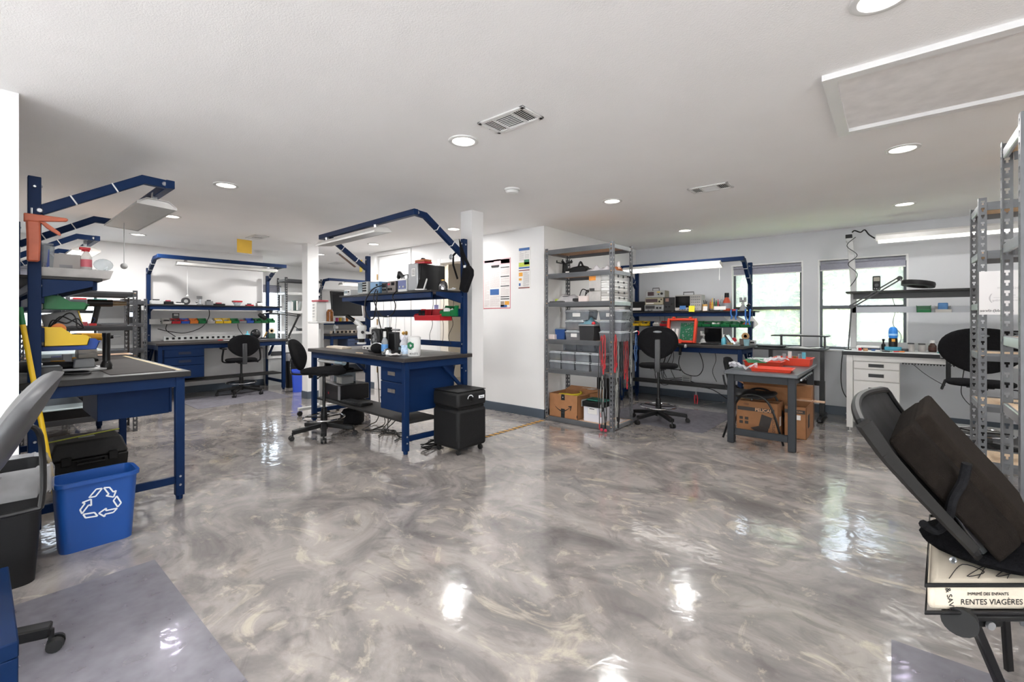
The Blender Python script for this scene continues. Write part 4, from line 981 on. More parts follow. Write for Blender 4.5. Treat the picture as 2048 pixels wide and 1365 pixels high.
# overhead shelf of the middle workbench
SZ = 1.556
def cs(x, y=.46): return CB(x, y, SZ)
inst('bench_meter', 'small white bench meter at the left end of the overhead shelf', 'meter', cs(.13, .40), CBR, .17, .20, .075, LGREY, WHITEP, [(-.07, .03, .01, .062, SCREENB)], [(.05, .045, .01)], [(.03, .02, .012, .01), (.06, .02, .012, .01)])
inst('oscilloscope', 'old grey oscilloscope with a panel of black knobs on the overhead shelf', 'oscilloscope', cs(.52, .40), CBR, .235, .30, .155, GREY, LGREY, [(-.108, .025, -.002, .145, SCREENB)], [(.02+.028*i, .135-.03*j, .009) for i in range(3) for j in range(4)], feet=True)
inst('signal_generator', 'steel-blue signal generator beside the old grey oscilloscope', 'instrument', cs(.79, .40), CBR, .20, .28, .14, mat('steel_blue', '5b82a8', .4, .1, .08, 6), mat('steel_blue_face', '7296b8', .4, .1, .08, 6), [(-.09, .02, .09, .06, mat('slate_blue', '3c5f86', .4, 0, .05, 6))], [(.06, .10, .012)], feet=True)
inst('power_supply', 'dark blue power supply behind the hanging cables on the overhead shelf', 'power supply', cs(.97, .42), CBR, .11, .24, .125, mat('deep_blue_case', '27446e', .4, .1, .08, 6), DGREY, [(-.04, .07, .04, .11)], [(-.02, .04, .01), (.02, .04, .01)])
inst('hot_air_station', 'dark hot-air rework station with a red lamp on the overhead shelf', 'rework station', cs(1.15, .40), CBR, .17, .24, .13, DGREY, mat('taupe_panel', '6d6460', .45, 0, .08, 8), [(.0, .08, .06, .115, GLASSB)], [(-.05, .04, .014), (.0, .04, .014)], [(-.05, .095, .04, .02, RED)])
t = thing('hot_air_gun', 'black hot-air gun handle propped above the rework station', 'heat gun', CB(1.13, .50, 1.70), CBR)
MB().bar((0, 0, .02), (.03, 0, .10), .045, .04, (1,0,0)).make('grip', BLACK, t, bev=.01); MB().bar((.02, 0, .085), (.10, 0, .03), .036, .036).make('barrel', BLACK, t, bev=.008); MB().cyl((.10, 0, .03), (.14, 0, -.01), .012, .008, 10).make('nozzle', ZINC, t); MB().tube([(-.01, 0, .03), (-.03, .02, -.02), (0, .03, -.015)], .006, 6, sub=4).make('cord', BLACK, t)
inst('power_supply', 'pale bench power supply with a purple-blue front beside the computer tower', 'power supply', cs(1.36, .40), CBR, .17, .26, .145, LGREY, WHITEP, [(-.075, .03, .075, .125, mat('violet_blue', '5f6795', .4, 0, .1, 30))], [(-.03, .055, .012, LGREY), (.035, .055, .012, LGREY)], handle=.06)
t = thing('computer_tower', 'black computer tower with a silver front standing on the overhead shelf', 'computer', cs(1.575, .38), CBR)
MB().box(-.085, .02, .004, .085, .37, .285).make('case', mat('black_case', '1b1b1c', .3, .1, .06, 6), t, bev=.008)
fp = MB().box(-.085, 0, .004, .085, .02, .29).make('front_panel', mat('silver_front', '9b9c9e', .35, .3, .05, 6), t, bev=.01, seg=2)
MB().box(.086, .05, .02, .088, .33, .26).make('side_panel', mat('black_case', '1b1b1c', .3, .1, .06, 6), t, smooth=0)
s = MB().box(-.012, -.003, .155, .05, -.0005, .235).make('sticker', PAPER, t, smooth=0)
lb = lines(4, -.006, .165, .044, .228, INK, t); lb.xf(T(0, -.0026, 0)); lb.make('print', INK, s, smooth=0)
t = thing('test_lead_box', 'orange and red flat case lying on top of the computer tower', 'case', cs(1.60, .50)+Vector((0, 0, .291)), CBR); MB().box(-.09, -.05, 0, .09, .05, .02).make('lower_half', RED, t, bev=.004); MB().box(-.088, -.048, .021, .082, .048, .044).make('upper_half', mat('dull_orange', 'b0643e', .5, 0, .1, 8), t, bev=.004)
t = thing('binder_clip', 'black binder clip resting on the orange and red case', 'clip', cs(1.61, .49)+Vector((0, 0, .336)), CBR); MB().ext([(-.018, 0), (.018, 0), (.004, .018), (-.004, .018)], -.02, .02, 'y').make('body', BLACK, t); 
for s_ in (-1, 1): MB().tube([(s_*.004, -.008, .018), (s_*.014, -.008, .032), (s_*.014, .008, .032), (s_*.004, .008, .018)], .0012, 6).make('wire_handle', ZINC, t)
t = thing('desk_phone', 'white stand with a black handset leaning beside the computer tower', 'phone', cs(1.745, .36), CBR+.5); MB().box(-.05, -.03, 0, .05, .05, .014).make('base', WHITEP, t, bev=.003); MB().bar((0, -.02, .014), (0, .045, .115), .07, .012, (0, 1, 0)).make('handset', BLACK, t, bev=.004); MB().bar((.046, -.02, .012), (.046, .055, .12), .010, .02, (0, 1, 0)).make('side_rail', WHITEP, t, bev=.003)
t = thing('chrome_sensor_dome', 'small chrome domed pot at the right end of the overhead shelf', 'pot', cs(1.87, .55), 0)
MB().lathe([(.05, 0), (.052, .01), (.05, .05), (.042, .08), (.022, .098), (.02, .104)], (0,0,0), 22).make('body', mat('dark_chrome', '8b8b8e', .15, 1, .05, 6), t); MB().lathe([(.022, .102), (.022, .114), (.0001, .116)], (0,0,0), 16).make('cap', BRASS, t)
t = thing('spring_clamp', 'white clip-on clamp at the right end of the overhead shelf', 'clamp', CB(1.93, .62, 1.558), CBR); MB().bar((-.05, -.01, .01), (.05, .01, .018), .022, .012).make('jaw', WHITEP, t, bev=.003); MB().bar((-.04, .012, .014), (.05, -.02, .024), .016, .008).make('lever', WHITEP, t, bev=.003)
# black cables looping off the overhead shelf
cable('thick black cable hanging in a wide loop under the overhead shelf', [CB(1.02, .36, 1.64), CB(.92, .30, 1.60), CB(.80, .28, 1.48), CB(.79, .28, 1.36), CB(.86, .28, 1.27), CB(.97, .28, 1.27), CB(1.02, .28, 1.40), CB(1.02, .30, 1.58)], .007)
cable('black cable dropping from the overhead shelf to the fume extractor', [CB(.94, .33, 1.60), CB(.95, .29, 1.50), CB(1.03, .28, 1.38), CB(1.12, .27, 1.20), CB(1.20, .26, 1.08), CB(1.20, .25, 1.0)], .006)
cable('black cable hanging in a narrow loop right of the thick one', [CB(1.33, .34, 1.56), CB(1.34, .29, 1.50), CB(1.40, .285, 1.42), CB(1.38, .285, 1.34), CB(1.28, .285, 1.29), CB(1.15, .285, 1.29), CB(1.06, .285, 1.34)], .006)
for i, (x, w_) in enumerate(((1.50, -.03), (1.69, .02), (1.85, -.05))):
    cable(['thin black wire from the shelf down behind the squeeze bottle', 'thin black wire from the shelf down behind the bag', 'thin black wire zigzagging down at the right upright'][i], [CB(x, .70, 1.54), CB(x+.02, .69, 1.42), CB(x-.01, .69, 1.30), CB(x+.01, .69, 1.2), CB(x+w_, .68, 1.08), CB(x+w_*.2, .68, .99)], .003)
for i, x in enumerate((.45, .62, .74)):
    cable(['left grey wire behind the boom microscope', 'middle grey wire behind the boom microscope', 'right grey wire behind the boom microscope'][i], [CB(x, .72, 1.53), CB(x+.01, .72, 1.3), CB(x-.01, .715, 1.1), CB(x+.005, .71, .97)], .0025, DGREY)
# black shoulder bag with strap on the right upright
t = thing('scanner_holster', 'black holster with a strap hanging on the right upright of the middle workbench', 'holster', CB(CL+.05, CD-.07, 1.56), CBR)
b = MB().ext([(-.03, .0), (.05, -.035), (.145, .14), (.145, .20), (.09, .25), (.03, .22)], -.075, -.012, 'y'); b.make('pouch', FABRIC, t, bev=.014, seg=2)
MB().ext(path_poly([(.03, .22), (-.02, .38), (-.045, .50), (-.02, .44), (.04, .33), (.10, .24)], .026), -.05, -.042, 'y').make('strap', FABRIC, t, smooth=0)
MB().ext(path_poly([(-.05, .44), (-.17, .37), (-.17, .27), (-.10, .12)], .022), -.03, -.024, 'y').make('strap', FABRIC, t, smooth=0)
MB().box(.05, -.079, .22, .085, -.073, .245).make('buckle', WHITEP, t, bev=.002)
MB().lathe([(.024, -.004), (.030, 0), (.024, .004), (.020, 0), (.024, -.004)], (0,0,0), 18).xf(T(-.205, -.03, .36) @ Rx(PI/2)).make('ring', ZINC, t)
t = thing('yellow_tag', 'yellow tag tucked behind the arch at the left upright of the middle workbench', 'tag', CB(-.015, CD-.10, 1.98), CBR); MB().box(-.05, 0, -.09, .015, .003, .07).make('tag', mat('tag_yellow', 'e4c93a', .5, 0, .05, 8), t, smooth=0)
t = thing('clipboard', 'brown-backed clipboard clipped under the left arm of the middle workbench', 'clipboard', CB(.03, .48, 2.0), CBR, rot=(math.radians(-34), 0, CBR)); MB().box(-.02, -.19, -.010, .03, .10, -.002).make('board', mat('brown_board', '6b5346', .6, 0, .1, 10), t, bev=.002); MB().box(-.022, -.195, -.018, .032, -.175, .0).make('clip', ZINC, t, bev=.002)
# ------------------------------------------------------------------ under the middle workbench
t = thing('keyboard_tray', 'black keyboard arm with a grey tube slung under the left half of the middle workbench', 'keyboard tray', CB(.16, .02, .66), CBR)
MB().box(0, .0, .0, .62, .24, .018).make('tray', BLACK, t, bev=.004); MB().cyl((-.02, .02, .10), (.60, .02, .11), .024, n=12).make('tube', LGREY, t); MB().cyl((.42, .02, .107), (.60, .02, .11), .027, n=12).make('sleeve', mat('pale_blue_grey', '8fa3ad', .4, .1, .06, 6), t)
for x in (.06, .50): MB().box(x-.02, .05, .018, x+.02, .12, .138).make('hanger', BLACKM, t, bev=.003)
MB().box(.02, .05, .019, .5, .19, .036).make('keyboard', BLACK, t, bev=.004)
t = thing('computer_tower', 'black computer tower lying on the lower shelf of the middle workbench', 'computer', CB(.10, .10, .301), CBR)
MB().box(0, 0, 0, .46, .36, .185).make('case', mat('black_case', '1b1b1c', .3, .1, .06, 6), t, bev=.006); MB().box(.04, -.004, .10, .42, -.0005, .17).make('side_panel', BLACKM, t, smooth=0)
MB().box(.40, -.006, .015, .455, -.001, .175).make('vent_strip', ZINC, t, smooth=0); MB().box(.15, -.007, .06, .17, -.0045, .085).make('indicator', INKR, t, smooth=0)
inst('power_supply', 'grey open power supply on top of the lying computer tower', 'power supply', CB(.40, .16, .487), CBR, .14, .15, .085, GREY, LGREY, [(-.05, .01, .05, .075, mat('psu_label', 'c9c8c4', .6, 0, .25, 60))])
t = thing('desktop_computer', 'steel-blue desktop computer case behind the power supply under the middle workbench', 'computer', CB(.22, .22, .487), CBR); MB().box(-.09, 0, 0, .09, .2, .115).make('case', mat('blue_grey_case', '6b7780', .4, .2, .06, 6), t, bev=.004); MB().box(-.08, -.004, .07, .06, -.0005, .10).make('drive_bay', DGREY, t, smooth=0)
t = thing('keyboard', 'black keyboard lying on the lower shelf beside the navy cabinet', 'keyboard', CB(.78, .17, .301), CBR+.1); MB().frus(0, 0, 0, .025, .42, .16, .41, .15).make('body', BLACK, t, bev=.004); MB().box(-.19, -.06, .0255, .19, .06, .031).make('keys', DGREY, t, smooth=0)
t = thing('shoulder_bag', 'black soft bag on the floor under the middle workbench', 'bag', CB(.45, .30, 0), CBR); MB().lathe([(.10, 0), (.13, .03), (.13, .12), (.10, .17), (.0001, .185)], (0,0,0), 18, sx=1.2).make('body', FABRIC, t); MB().tube([(-.10, 0, .15), (0, -.02, .24), (.10, 0, .15)], .008, 6, sub=5).make('strap', FABRIC, t)
for i in range(5):
    x0 = .72+i*.10; lab = ['loose black cord on the floor nearest the lying tower', 'black cord looped on the floor under the shelf', 'black cord in the middle of the floor tangle', 'black cord trailing toward the navy cabinet', 'black cord at the right of the floor tangle'][i]
    cable(lab, [CB(x0-.2, .58, .9 if i == 0 else .31), CB(x0-.1, .56, .12), CB(x0, .42+jit(.1), .012), CB(x0+.15, .30+jit(.12), .010), CB(x0+.32, .36+jit(.1), .010), CB(x0+.5, .26+jit(.1), .009)], .006)
for i in range(4):
    a = [CB(1.95+jit(.1), .35+jit(.15), .008+.012*i) for _ in range(7)]
    cable(['black cord coil nearest the purifier', 'black cord coil behind the purifier', 'black cord crossing the coil', 'thin black cord on the coil by the purifier'][i], a, .006)
for i, x in enumerate((1.72, 1.80)):
    cable(['black power cord hanging behind the gusset brace', 'second power cord hanging beside the gusset brace'][i], [CB(x+.10, .70, .86), CB(x+.06, .70, .70), CB(x-.02, .71, .45), CB(x-.12, .72, .2), CB(x-.1, .62, .012)], .005)
# ------------------------------------------------------------------ air purifier
t = thing('air_purifier', 'black air purifier on casters standing at the right end of the middle workbench', 'air purifier', (-3.215, 3.03, 0), PI/2-.03)
# its knob face looks toward the camera's right
def rbox(b, x0, y0, z0, x1, y1, z1): return b.box(x0, y0, z0, x1, y1, z1)
PU = t
rbox(MB(), -.185, -.185, .055, .185, .185, .42).make('filter_body', mat('perforated_black', '19191a', .6, 0, .35, 160, spec=.25), t, bev=.03, seg=3)
MB().box(-.165, -.165, .42, .165, .165, .44).make('neck', BLACK, t, smooth=0)
rbox(MB(), -.185, -.185, .44, .185, .185, .585).make('control_head', mat('matte_black_steel', '1b1b1c', .55, 0, .06, 8, spec=.3), t, bev=.028, seg=3)
MB().box(-.18, -.18, .586, .18, .18, .592).make('top_plate', mat('matte_black_steel', '1b1b1c', .55, 0, .06, 8, spec=.3), t, bev=.004)
k = MB().cyl((-.03, -.186, .515), (-.03, -.205, .515), .022, .018, 16); k.box(-.034, -.212, .498, -.026, -.204, .532); kk = k.make('dial', BLACK, t)
b = MB()
for i in range(9):
    a = math.radians(20+i*17.5); b.add([(-.03+math.cos(a)*.03, -.1868, .515+math.sin(a)*.03), (-.03+math.cos(a)*.038, -.1868, .515+math.sin(a)*.038), (-.03+math.cos(a+.3)*.038, -.1868, .515+math.sin(a+.3)*.038), (-.03+math.cos(a+.3)*.03, -.1868, .515+math.sin(a+.3)*.03)], [(0,1,2,3)])
b.make('dial_scale', INKW, t, smooth=0)
s = MB().box(.075, -.189, .505, .15, -.186, .533).make('badge', INKW, t, bev=.002); text('lettering', 'Austin', .019, INK, s, T(.1125, -.1895, .519) @ FRONT)
for x in (-.14, .14):
    for y in (-.14, .14):
        c = MB(); c.cyl((x-.012, y, .024), (x+.012, y, .024), .024, n=14); c.cyl((x, y, .03), (x, y, .056), .01, n=8); c.make('caster', RUBBER, t)
# ------------------------------------------------------------------ rear-left bench by the back window: shelf
RS = 1.373
def rs(u, y=6.85): return Vector((onY(u, 610, y).x, y, RS))
inst('label_printer', 'black flat printer at the left end of the oscilloscope shelf', 'printer', Vector((-3.15, 6.84, RS)), .05, .26, .22, .16, DGREY, BLACK, [(-.10, .02, .08, .06, PAPER)])
inst('bench_meter', 'bottom grey meter of the stack of three left of the oscilloscope', 'meter', Vector((-2.865, 6.84, RS)), 0, .30, .22, .105, LGREY, GREY, [(-.13, .045, .02, .09, DGREY)], [(.06, .055, .016), (.11, .055, .016)], [(-.08, .02, .03, .014), (-.03, .02, .03, .014)], feet=True)
inst('bench_meter', 'middle tan meter with a dark display in the stack of three left of the oscilloscope', 'meter', Vector((-2.86, 6.84, RS+.106)), 0, .29, .22, .11, mat('olive_beige', '8d8873', .5, 0, .08, 8), mat('beige_panel', 'a39c85', .5, 0, .08, 8), [(-.13, .04, .06, .09, mat('plum_screen', '4a3a3d', .2, 0, .05, 6))], [(.09, .05, .014), (.12, .08, .010)], [(-.06, .02, .12, .014, PAPER)])
inst('bench_meter', 'top meter of the stack of three left of the oscilloscope, tilted lid and knob', 'meter', Vector((-2.84, 6.85, RS+.217)), .06, .30, .20, .11, mat('olive_beige', '8d8873', .5, 0, .08, 8), LGREY, [(-.12, .03, -.02, .09, mat('plum_screen', '4a3a3d', .2, 0, .05, 6))], [(.10, .06, .020), (.05, .05, .010)], [(.05, .085, .05, .014, YEL)], handle=.05)
inst('power_supply', 'charcoal power supply box between the meter stack and the oscilloscope', 'power supply', Vector((-2.62, 6.85, RS)), -.05, .17, .22, .215, DGREY, mat('dark_panel', '2a2b2d', .4, 0, .06, 6), [(-.06, .15, -.005, .20, mat('dusty_rose_lcd', '8f7267', .4, 0, .05, 6))], [(-.05, .07, .013), (.0, .07, .013), (.04, .11, .010)], feet=True)
inst('oscilloscope', 'large grey oscilloscope with a black screen and carry handle on the rear-left shelf', 'oscilloscope', Vector((-2.335, 6.84, RS)), 0, .39, .16, .245, mat('warm_grey_case', 'a3a19d', .45, 0, .05, 6), mat('warm_grey_face', 'b0aeaa', .45, 0, .05, 6), [(-.185, .055, .03, .225, GLASSB)], [(.055+.028*i, .21-.04*j, .010, GREY) for i in range(5) for j in range(4)], [(-.12+.04*i, .03, .022, .012, DGREY) for i in range(5)]+[(.05+.03*i, .035, .014, .014, GREY) for i in range(4)], handle=.075, feet=True)
t = thing('pen_cup', 'yellowish cup of black pens right of the large oscilloscope', 'cup', rs(1410, 6.86)); MB().lathe([(.032, 0), (.036, .10), (.033, .10), (.03, .01), (.0001, .01)], (0,0,0), 16).make('cup', mat('mustard_cup', 'c79b54', .5, 0, .08, 8), t)
for i in range(4): MB().cyl((jit(.012), jit(.012), .012), (jit(.028), jit(.02), .15+jit(.015)), .0045, n=8).make('pen', BLACK, t)
t = thing('plier_rack', 'wire stand of pliers and cutters right of the pen cup', 'tool rack', rs(1429, 6.87)); MB().box(-.07, -.03, 0, .07, .03, .012).box(-.07, -.005, .012, -.062, .005, .10).box(.062, -.005, .012, .07, .005, .10).box(-.07, -.006, .092, .07, .006, .10).make('stand', BLACKM, t, smooth=0)
for i in range(5):
    x = -.052+i*.026; b = MB()
    for s in (-1, 1): b.tube([(x+s*.003, -.01, .13), (x+s*.008, -.012, .09), (x+s*.006, -.012, .035)], .005, 6, sub=3)
    b.bar((x, -.01, .125), (x, -.01, .17+jit(.02)), .008, .006); b.make('plier', [ORNG, YEL, DGREY, GREEN, RED][i], t)
bottle('clear bottle with a white cap behind the orange flask', Vector((-1.885, 6.93, RS)), .225, .032, CLEAR, WHITEP, neck=.45)
bottle('orange flask with a black cap on the rear-left shelf', Vector((-1.805, 6.88, RS)), .255, .048, mat('orange_red_flask', 'c04a2b', .4, 0, .08, 8), BLACK, tagm=mat('smoky_band', '8f8f95', .4, 0, .08, 8), neck=.55)
t = thing('tape_roll', 'red tape roll lying beside the orange flask', 'tape', Vector((-1.70, 6.86, RS))); MB().lathe([(.04, 0), (.04, .022), (.024, .022), (.024, 0), (.04, 0)], (0,0,0), 20).make('roll', RED, t)
t = thing('small_vise', 'grey ball-joint vise on the shelf in front of the left back window', 'vise', Vector((-1.592, 6.86, RS)))
MB().lathe([(.045, 0), (.045, .02), (.03, .06), (.018, .085), (.0001, .09)], (0,0,0), 16).make('base', GREY, t); MB().ball((0,0,.10), .022, 12, 8).make('ball_joint', LGREY, t); MB().box(-.042, -.02, .12, .042, .02, .15).box(-.042, -.02, .15, -.012, .02, .185).box(.012, -.02, .15, .042, .02, .185).make('jaws', GREY, t, bev=.004)
MB().cyl((.05, 0, .06), (.085, 0, .09), .014, .018, 10).make('knob', BLACK, t)
FY = RO.y+RD-.03-.20-.004
def note(label, u, v0, v1, w, m, name='sticky_note'):
    p = onY(u, v0, FY); q = onY(u, v1, FY)
    t = thing(name, label, 'note', (p.x, FY-.0085 if name != 'cloth' else FY-.002, q.z), 0); MB().add([(-w/2, 0, p.z-q.z), (w/2, 0, p.z-q.z), (w/2, -.004, (p.z-q.z)*.45), (w/2, -.012, 0), (-w/2, -.010, 0), (-w/2, -.004, (p.z-q.z)*.45)], [(0,1,2,5),(5,2,3,4)]).make('paper', m, t, smooth=0, solid=.001)
note('yellow sticky note hanging from the front of the oscilloscope shelf', 1384, 612, 624, .085, mat('note_yellow', 'e6e234', .6, 0, .03, 6))
note('blue label on the shelf edge left of the yellow note', 1366, 612, 619, .09, mat('note_blue', '3f6fa8', .6, 0, .05, 6))
note('small white notched tag on the shelf edge below the pen cup', 1411, 613, 622, .06, PAPER)
note('white paper strip on the shelf edge below the pliers', 1440, 613, 620, .16, PAPER)
for i, (u, lab) in enumerate(((1462, 'blue cloth strap over the shelf edge at the window frame'), (1473, 'second blue strap beside the window frame, right of the first'), (1491, 'blue strap hanging in front of the left back window'), (1500, 'blue strap nearest the right upright of the rear-left bench'))):
    x = onY(u, 620, FY-.01).x; L_ = [.11, .12, .19, .19][i]
    t = thing('strap', lab, 'strap', (x, FY-.008, RS-.005-L_), 0); MB().tube([(0, .03, L_+.012), (0, 0, L_+.012), (0, -.006, L_*.6), (.012*(-1)**i, -.004, L_*.3), (0, -.002, 0)], .010, 6, sub=4).make('webbing', mat('strap_blue', '3d76bf', .7, 0, .08, 20), t)
# bins on the rail
ry = RO.y+RD-.03-.043; rz_ = 1.135
cols = [(-3.17, 'left yellow parts bin on the rear-left bench rail', YEL, DGREY), (-3.03, 'right yellow parts bin on the rear-left bench rail', YEL, DGREY), (-2.83, 'clear parts bin between the yellow and red ones', CLOUDY, WHITEP), (-2.715, 'red parts bin holding wire scraps on the rear-left rail', RED, DGREY)]
for x, lab, m, f in cols: hopper(lab, (x, ry, rz_+.012), 0, .105, .13, .075, m, f)
gp = ['leftmost of the green bins', 'second green bin from the left', 'third green bin from the left', 'fourth green bin from the left', 'fifth green bin from the left', 'sixth green bin from the left, white parts in it', 'seventh green bin from the left', 'eighth green bin from the left', 'rightmost of the green bins']
for i in range(9): hopper(gp[i]+' on the rear-left bench rail', (-2.59+i*.128, ry, rz_+.012), 0, .118, .12, .078, GREEN, [None, GREEN, BLACK, PCB, DGREY, PAPER, GREEN, PCB, TERRA][i], 'green parts bins by the window')
for i, (u, lab) in enumerate(((1455, 'white paper leaning on the green bins'), (1470, 'torn pale paper sticking out of the green bins'), (1495, 'paper bag tip above the rightmost green bin'))):
    x = onY(u, 630, 6.9).x; t = thing('paper_scrap', lab, 'paper', (x, 6.965, 1.215), [.3, -.4, .2][i], rot=(-.35, [.7, .6, .9][i], .2)); MB().grid(lambda a, b_: ((a-.5)*.20, .012*math.sin(5*a+i), (b_)*.07+.015), 6, 3).make('sheet', PAPER, t, smooth=0, solid=.001)
t = thing('reel', 'round dark disc on the right end of the bin rail', 'disc', (-1.487, 6.96, 1.175)); MB().cyl((-.008, 0, 0), (.008, 0, 0), .052, n=20).make('disc', NAVYD, t)
for i, u in enumerate((1312, 1322, 1333, 1346, 1377)):
    p = onY(u, 622, 6.93); cable(['thin black wire behind the clear bin', 'thin black wire behind the red bin', 'looped thin wire right of the red bin', 'thin wire above the leftmost green bins', 'thin wire left of the tilted orange case'][i], [(p.x, 7.03, 1.36), (p.x+.02, 7.04, 1.25), (p.x-.02*(i % 2), 7.04, 1.1), (p.x+.01, 7.03, .93)], .003)
# on the bench
bz = .901
t = thing('equipment_case', 'orange-red hard case propped open on the rear-left bench, circuit board inside', 'case', (-2.35, 6.55, bz+.03), -.02, rot=(math.radians(-14), 0, -.02))
MB().box(-.20, .085, 0, .20, .09, .33).box(-.20, 0, 0, -.19, .09, .33).box(.19, 0, 0, .20, .09, .33).box(-.19, 0, .0, .19, .09, .01).box(-.19, 0, .32, .19, .09, .33).make('shell', ORANGE, t, bev=.004)
MB().box(-.215, -.012, -.015, -.180, .012, .345).box(.180, -.012, -.015, .215, .012, .345).box(-.18, -.012, -.015, .18, .012, .02).box(-.18, -.012, .312, .18, .012, .345).make('rim', ORANGE, t, bev=.008)
MB().box(-.185, .06, .012, .185, .066, .318).make('tray', GREY, t, smooth=0)
pb = MB().box(-.03, .052, .03, .17, .058, .29).make('circuit_board', PCB, t, smooth=0)
b = MB()
for i in range(34): x = random.uniform(-.02, .155); z = random.uniform(.04, .28); b.box(x, .046, z, x+random.uniform(.006, .02), .0515, z+random.uniform(.005, .02))
b.make('components', mat('chip_grey', '8c9a94', .4, .2, .4, 60), pb, smooth=0)
for x in (-.15, -.09): MB().box(x, .035, .05, x+.036, .059, .20).make('battery_pack', PAPER, t, bev=.004)
MB().box(-.028, -.035, -.045, .028, -.002, .03).make('latch', ORANGE, t, bev=.006)
for x in (-.12, .12): MB().box(x-.02, -.018, .34, x+.02, .014, .365).make('hinge', ORANGE, t, bev=.004)
t = thing('bench_vise', 'small silver vise right of the propped orange case', 'vise', (-2.09, 6.80, bz), 0)
MB().lathe([(.10, 0), (.10, .012), (.05, .02), (.04, .06), (.03, .075)], (0,0,0), 20, sx=1.1, sy=.8).make('base', LGREY, t); MB().ball((0,0,.085), .03, 12, 8).make('ball', GREY, t); MB().box(-.05, -.03, .11, .05, .03, .14).box(-.05, -.03, .14, -.015, .03, .18).box(.02, -.03, .14, .05, .03, .18).make('jaws', LGREY, t, bev=.004); MB().cyl((.05, 0, .125), (.085, 0, .125), .016, n=10).make('handle', BLACK, t)
t = thing('laptop', 'black laptop standing open on the rear-left bench', 'laptop', (-1.96, 6.74, bz), 0)
MB().box(-.12, -.14, 0, .12, .03, .018).make('base', BLACK, t, bev=.004); b = MB().box(-.12, .03, .012, .12, .042, .235); s = b.make('lid', mat('laptop_lid', '1a1a1b', .4, 0, .06, 6), t, bev=.005); MB().box(-.108, .027, .035, .108, .0295, .222).make('screen', GLASSB, s, smooth=0); MB().box(.121, .03, .03, .128, .04, .23).make('side_strip', WHITEP, s, smooth=0)
bottle('aqua squat bottle beside the black laptop', (-1.775, 6.62, bz), .145, .032, TEAL, WHITEP, neck=.4)
t = thing('tape_dispenser', 'red and white tape dispenser behind the aqua bottle', 'tape', (-1.71, 6.88, bz)); MB().box(-.06, -.03, 0, .06, .03, .04).make('base', WHITEP, t, bev=.006); MB().cyl((0, -.02, .06), (0, .02, .06), .035, n=18).make('roll', RED, t)
t = thing('tablet', 'dark tablet leaning on a stand near the right end of the rear-left bench', 'tablet', (-1.66, 6.68, bz), 0, rot=(0, math.radians(-35), 0)); MB().box(-.006, -.09, .0, .006, .09, .17).make('body', BLACK, t, bev=.003); MB().box(.006, -.08, .012, .008, .08, .16).make('screen', GLASSB, t, smooth=0)
t = thing('parts_tray', 'dull metal parts tray under the leaning tablet', 'tray', (-1.66, 6.55, bz)); MB().box(-.10, -.05, 0, .10, .05, .012).make('tray', GREY, t, bev=.004); MB().box(-.05, -.03, .0125, .02, .02, .04).make('parts', mat('dull_brass', '8a7a5c', .5, .4, .3, 40), t, bev=.004)
t = thing('wooden_reel', 'dark card box with a wooden reel behind it, right end of the rear-left bench', 'box', (-1.555, 6.80, bz)); MB().box(-.06, -.04, 0, .06, .04, .085).make('box', mat('brown_grey_box', '5f5651', .6, 0, .1, 9), t, bev=.003); MB().lathe([(.048, 0), (.048, .02), (.022, .02), (.022, 0), (.048, 0)], (0,0,0), 22).xf(T(.0, .05, .12) @ Rx(PI/2)).make('reel', mat('reel_wood', 'b08a5a', .5, 0, .15, 14), t)
t = thing('plastic_cup', 'pale blue clear cup at the right end of the rear-left bench', 'cup', (-1.495, 6.63, bz)); MB().lathe([(.03, 0), (.038, .085), (.036, .085), (.028, .004), (.0001, .004)], (0,0,0), 16).make('cup', clearmat('pale_blue_plastic', 'b9dbe2', .5, .2), t)
t = thing('power_strip', 'short grey power strip at the right rear corner of the rear-left bench', 'power strip', (-1.50, 6.96, bz)); MB().box(-.05, -.02, 0, .05, .02, .06).make('body', LGREY, t, bev=.003); MB().box(-.035, -.0225, .02, .035, -.0205, .04).make('socket', BLACK, t, smooth=0)
t = thing('edge_label', 'small printed label on the front edge of the rear-left bench', 'label', (-2.36, 6.419, .867)); MB().box(-.05, -.001, 0, .05, .001, .026).make('label', LGREY, t, smooth=0); b = lines(2, -.04, .004, .04, .022, INK, t); b.make('print', INK, t, smooth=0)
t = thing('heat_gun', 'black hand tool holstered on the front edge of the rear-left bench', 'heat gun', (-2.26, 6.38, .86)); MB().cyl((-.05, 0, .03), (.045, -.01, .02), .03, .026, 14).make('body', BLACK, t); MB().cyl((.045, -.01, .02), (.065, -.012, .018), .027, .02, 14).make('nozzle', LGREY, t); MB().bar((-.02, 0, .01), (-.03, 0, -.11), .03, .036).make('grip', BLACK, t, bev=.006)
cable('black cord looping down from the holstered hand tool', [(-2.29, 6.38, .74), (-2.30, 6.37, .62), (-2.22, 6.37, .50), (-2.05, 6.38, .48), (-1.98, 6.40, .60), (-2.05, 6.50, .76), (-2.15, 6.6, .84)], .006)
t = thing('power_box', 'grey power junction box on the wall under the rear-left bench', 'outlet', (-2.497, 7.288, .21)); MB().box(-.065, -.05, 0, .065, 0, .15).make('body', LGREY, t, bev=.004)
for i, z in enumerate((.03, .065, .10)): MB().box(-.05, -.053, z, .05, -.0505, z+.02).make('socket', GREY, t, smooth=0)
for i in range(4): cable(['lowest black cord into the left of the power box', 'second black cord into the left of the power box', 'third black cord into the left of the power box', 'topmost black cord into the left of the power box'][i], [(-2.565, 7.24, .24+.028*i), (-2.68, 7.2, .25+.02*i), (-2.82, 7.15, .19+.04*i), (-2.95+i*.05, 7.12, .31+i*.06), (-2.93+i*.06, 7.1, .55), (-2.9+i*.1, 7.05, .84)], .005)
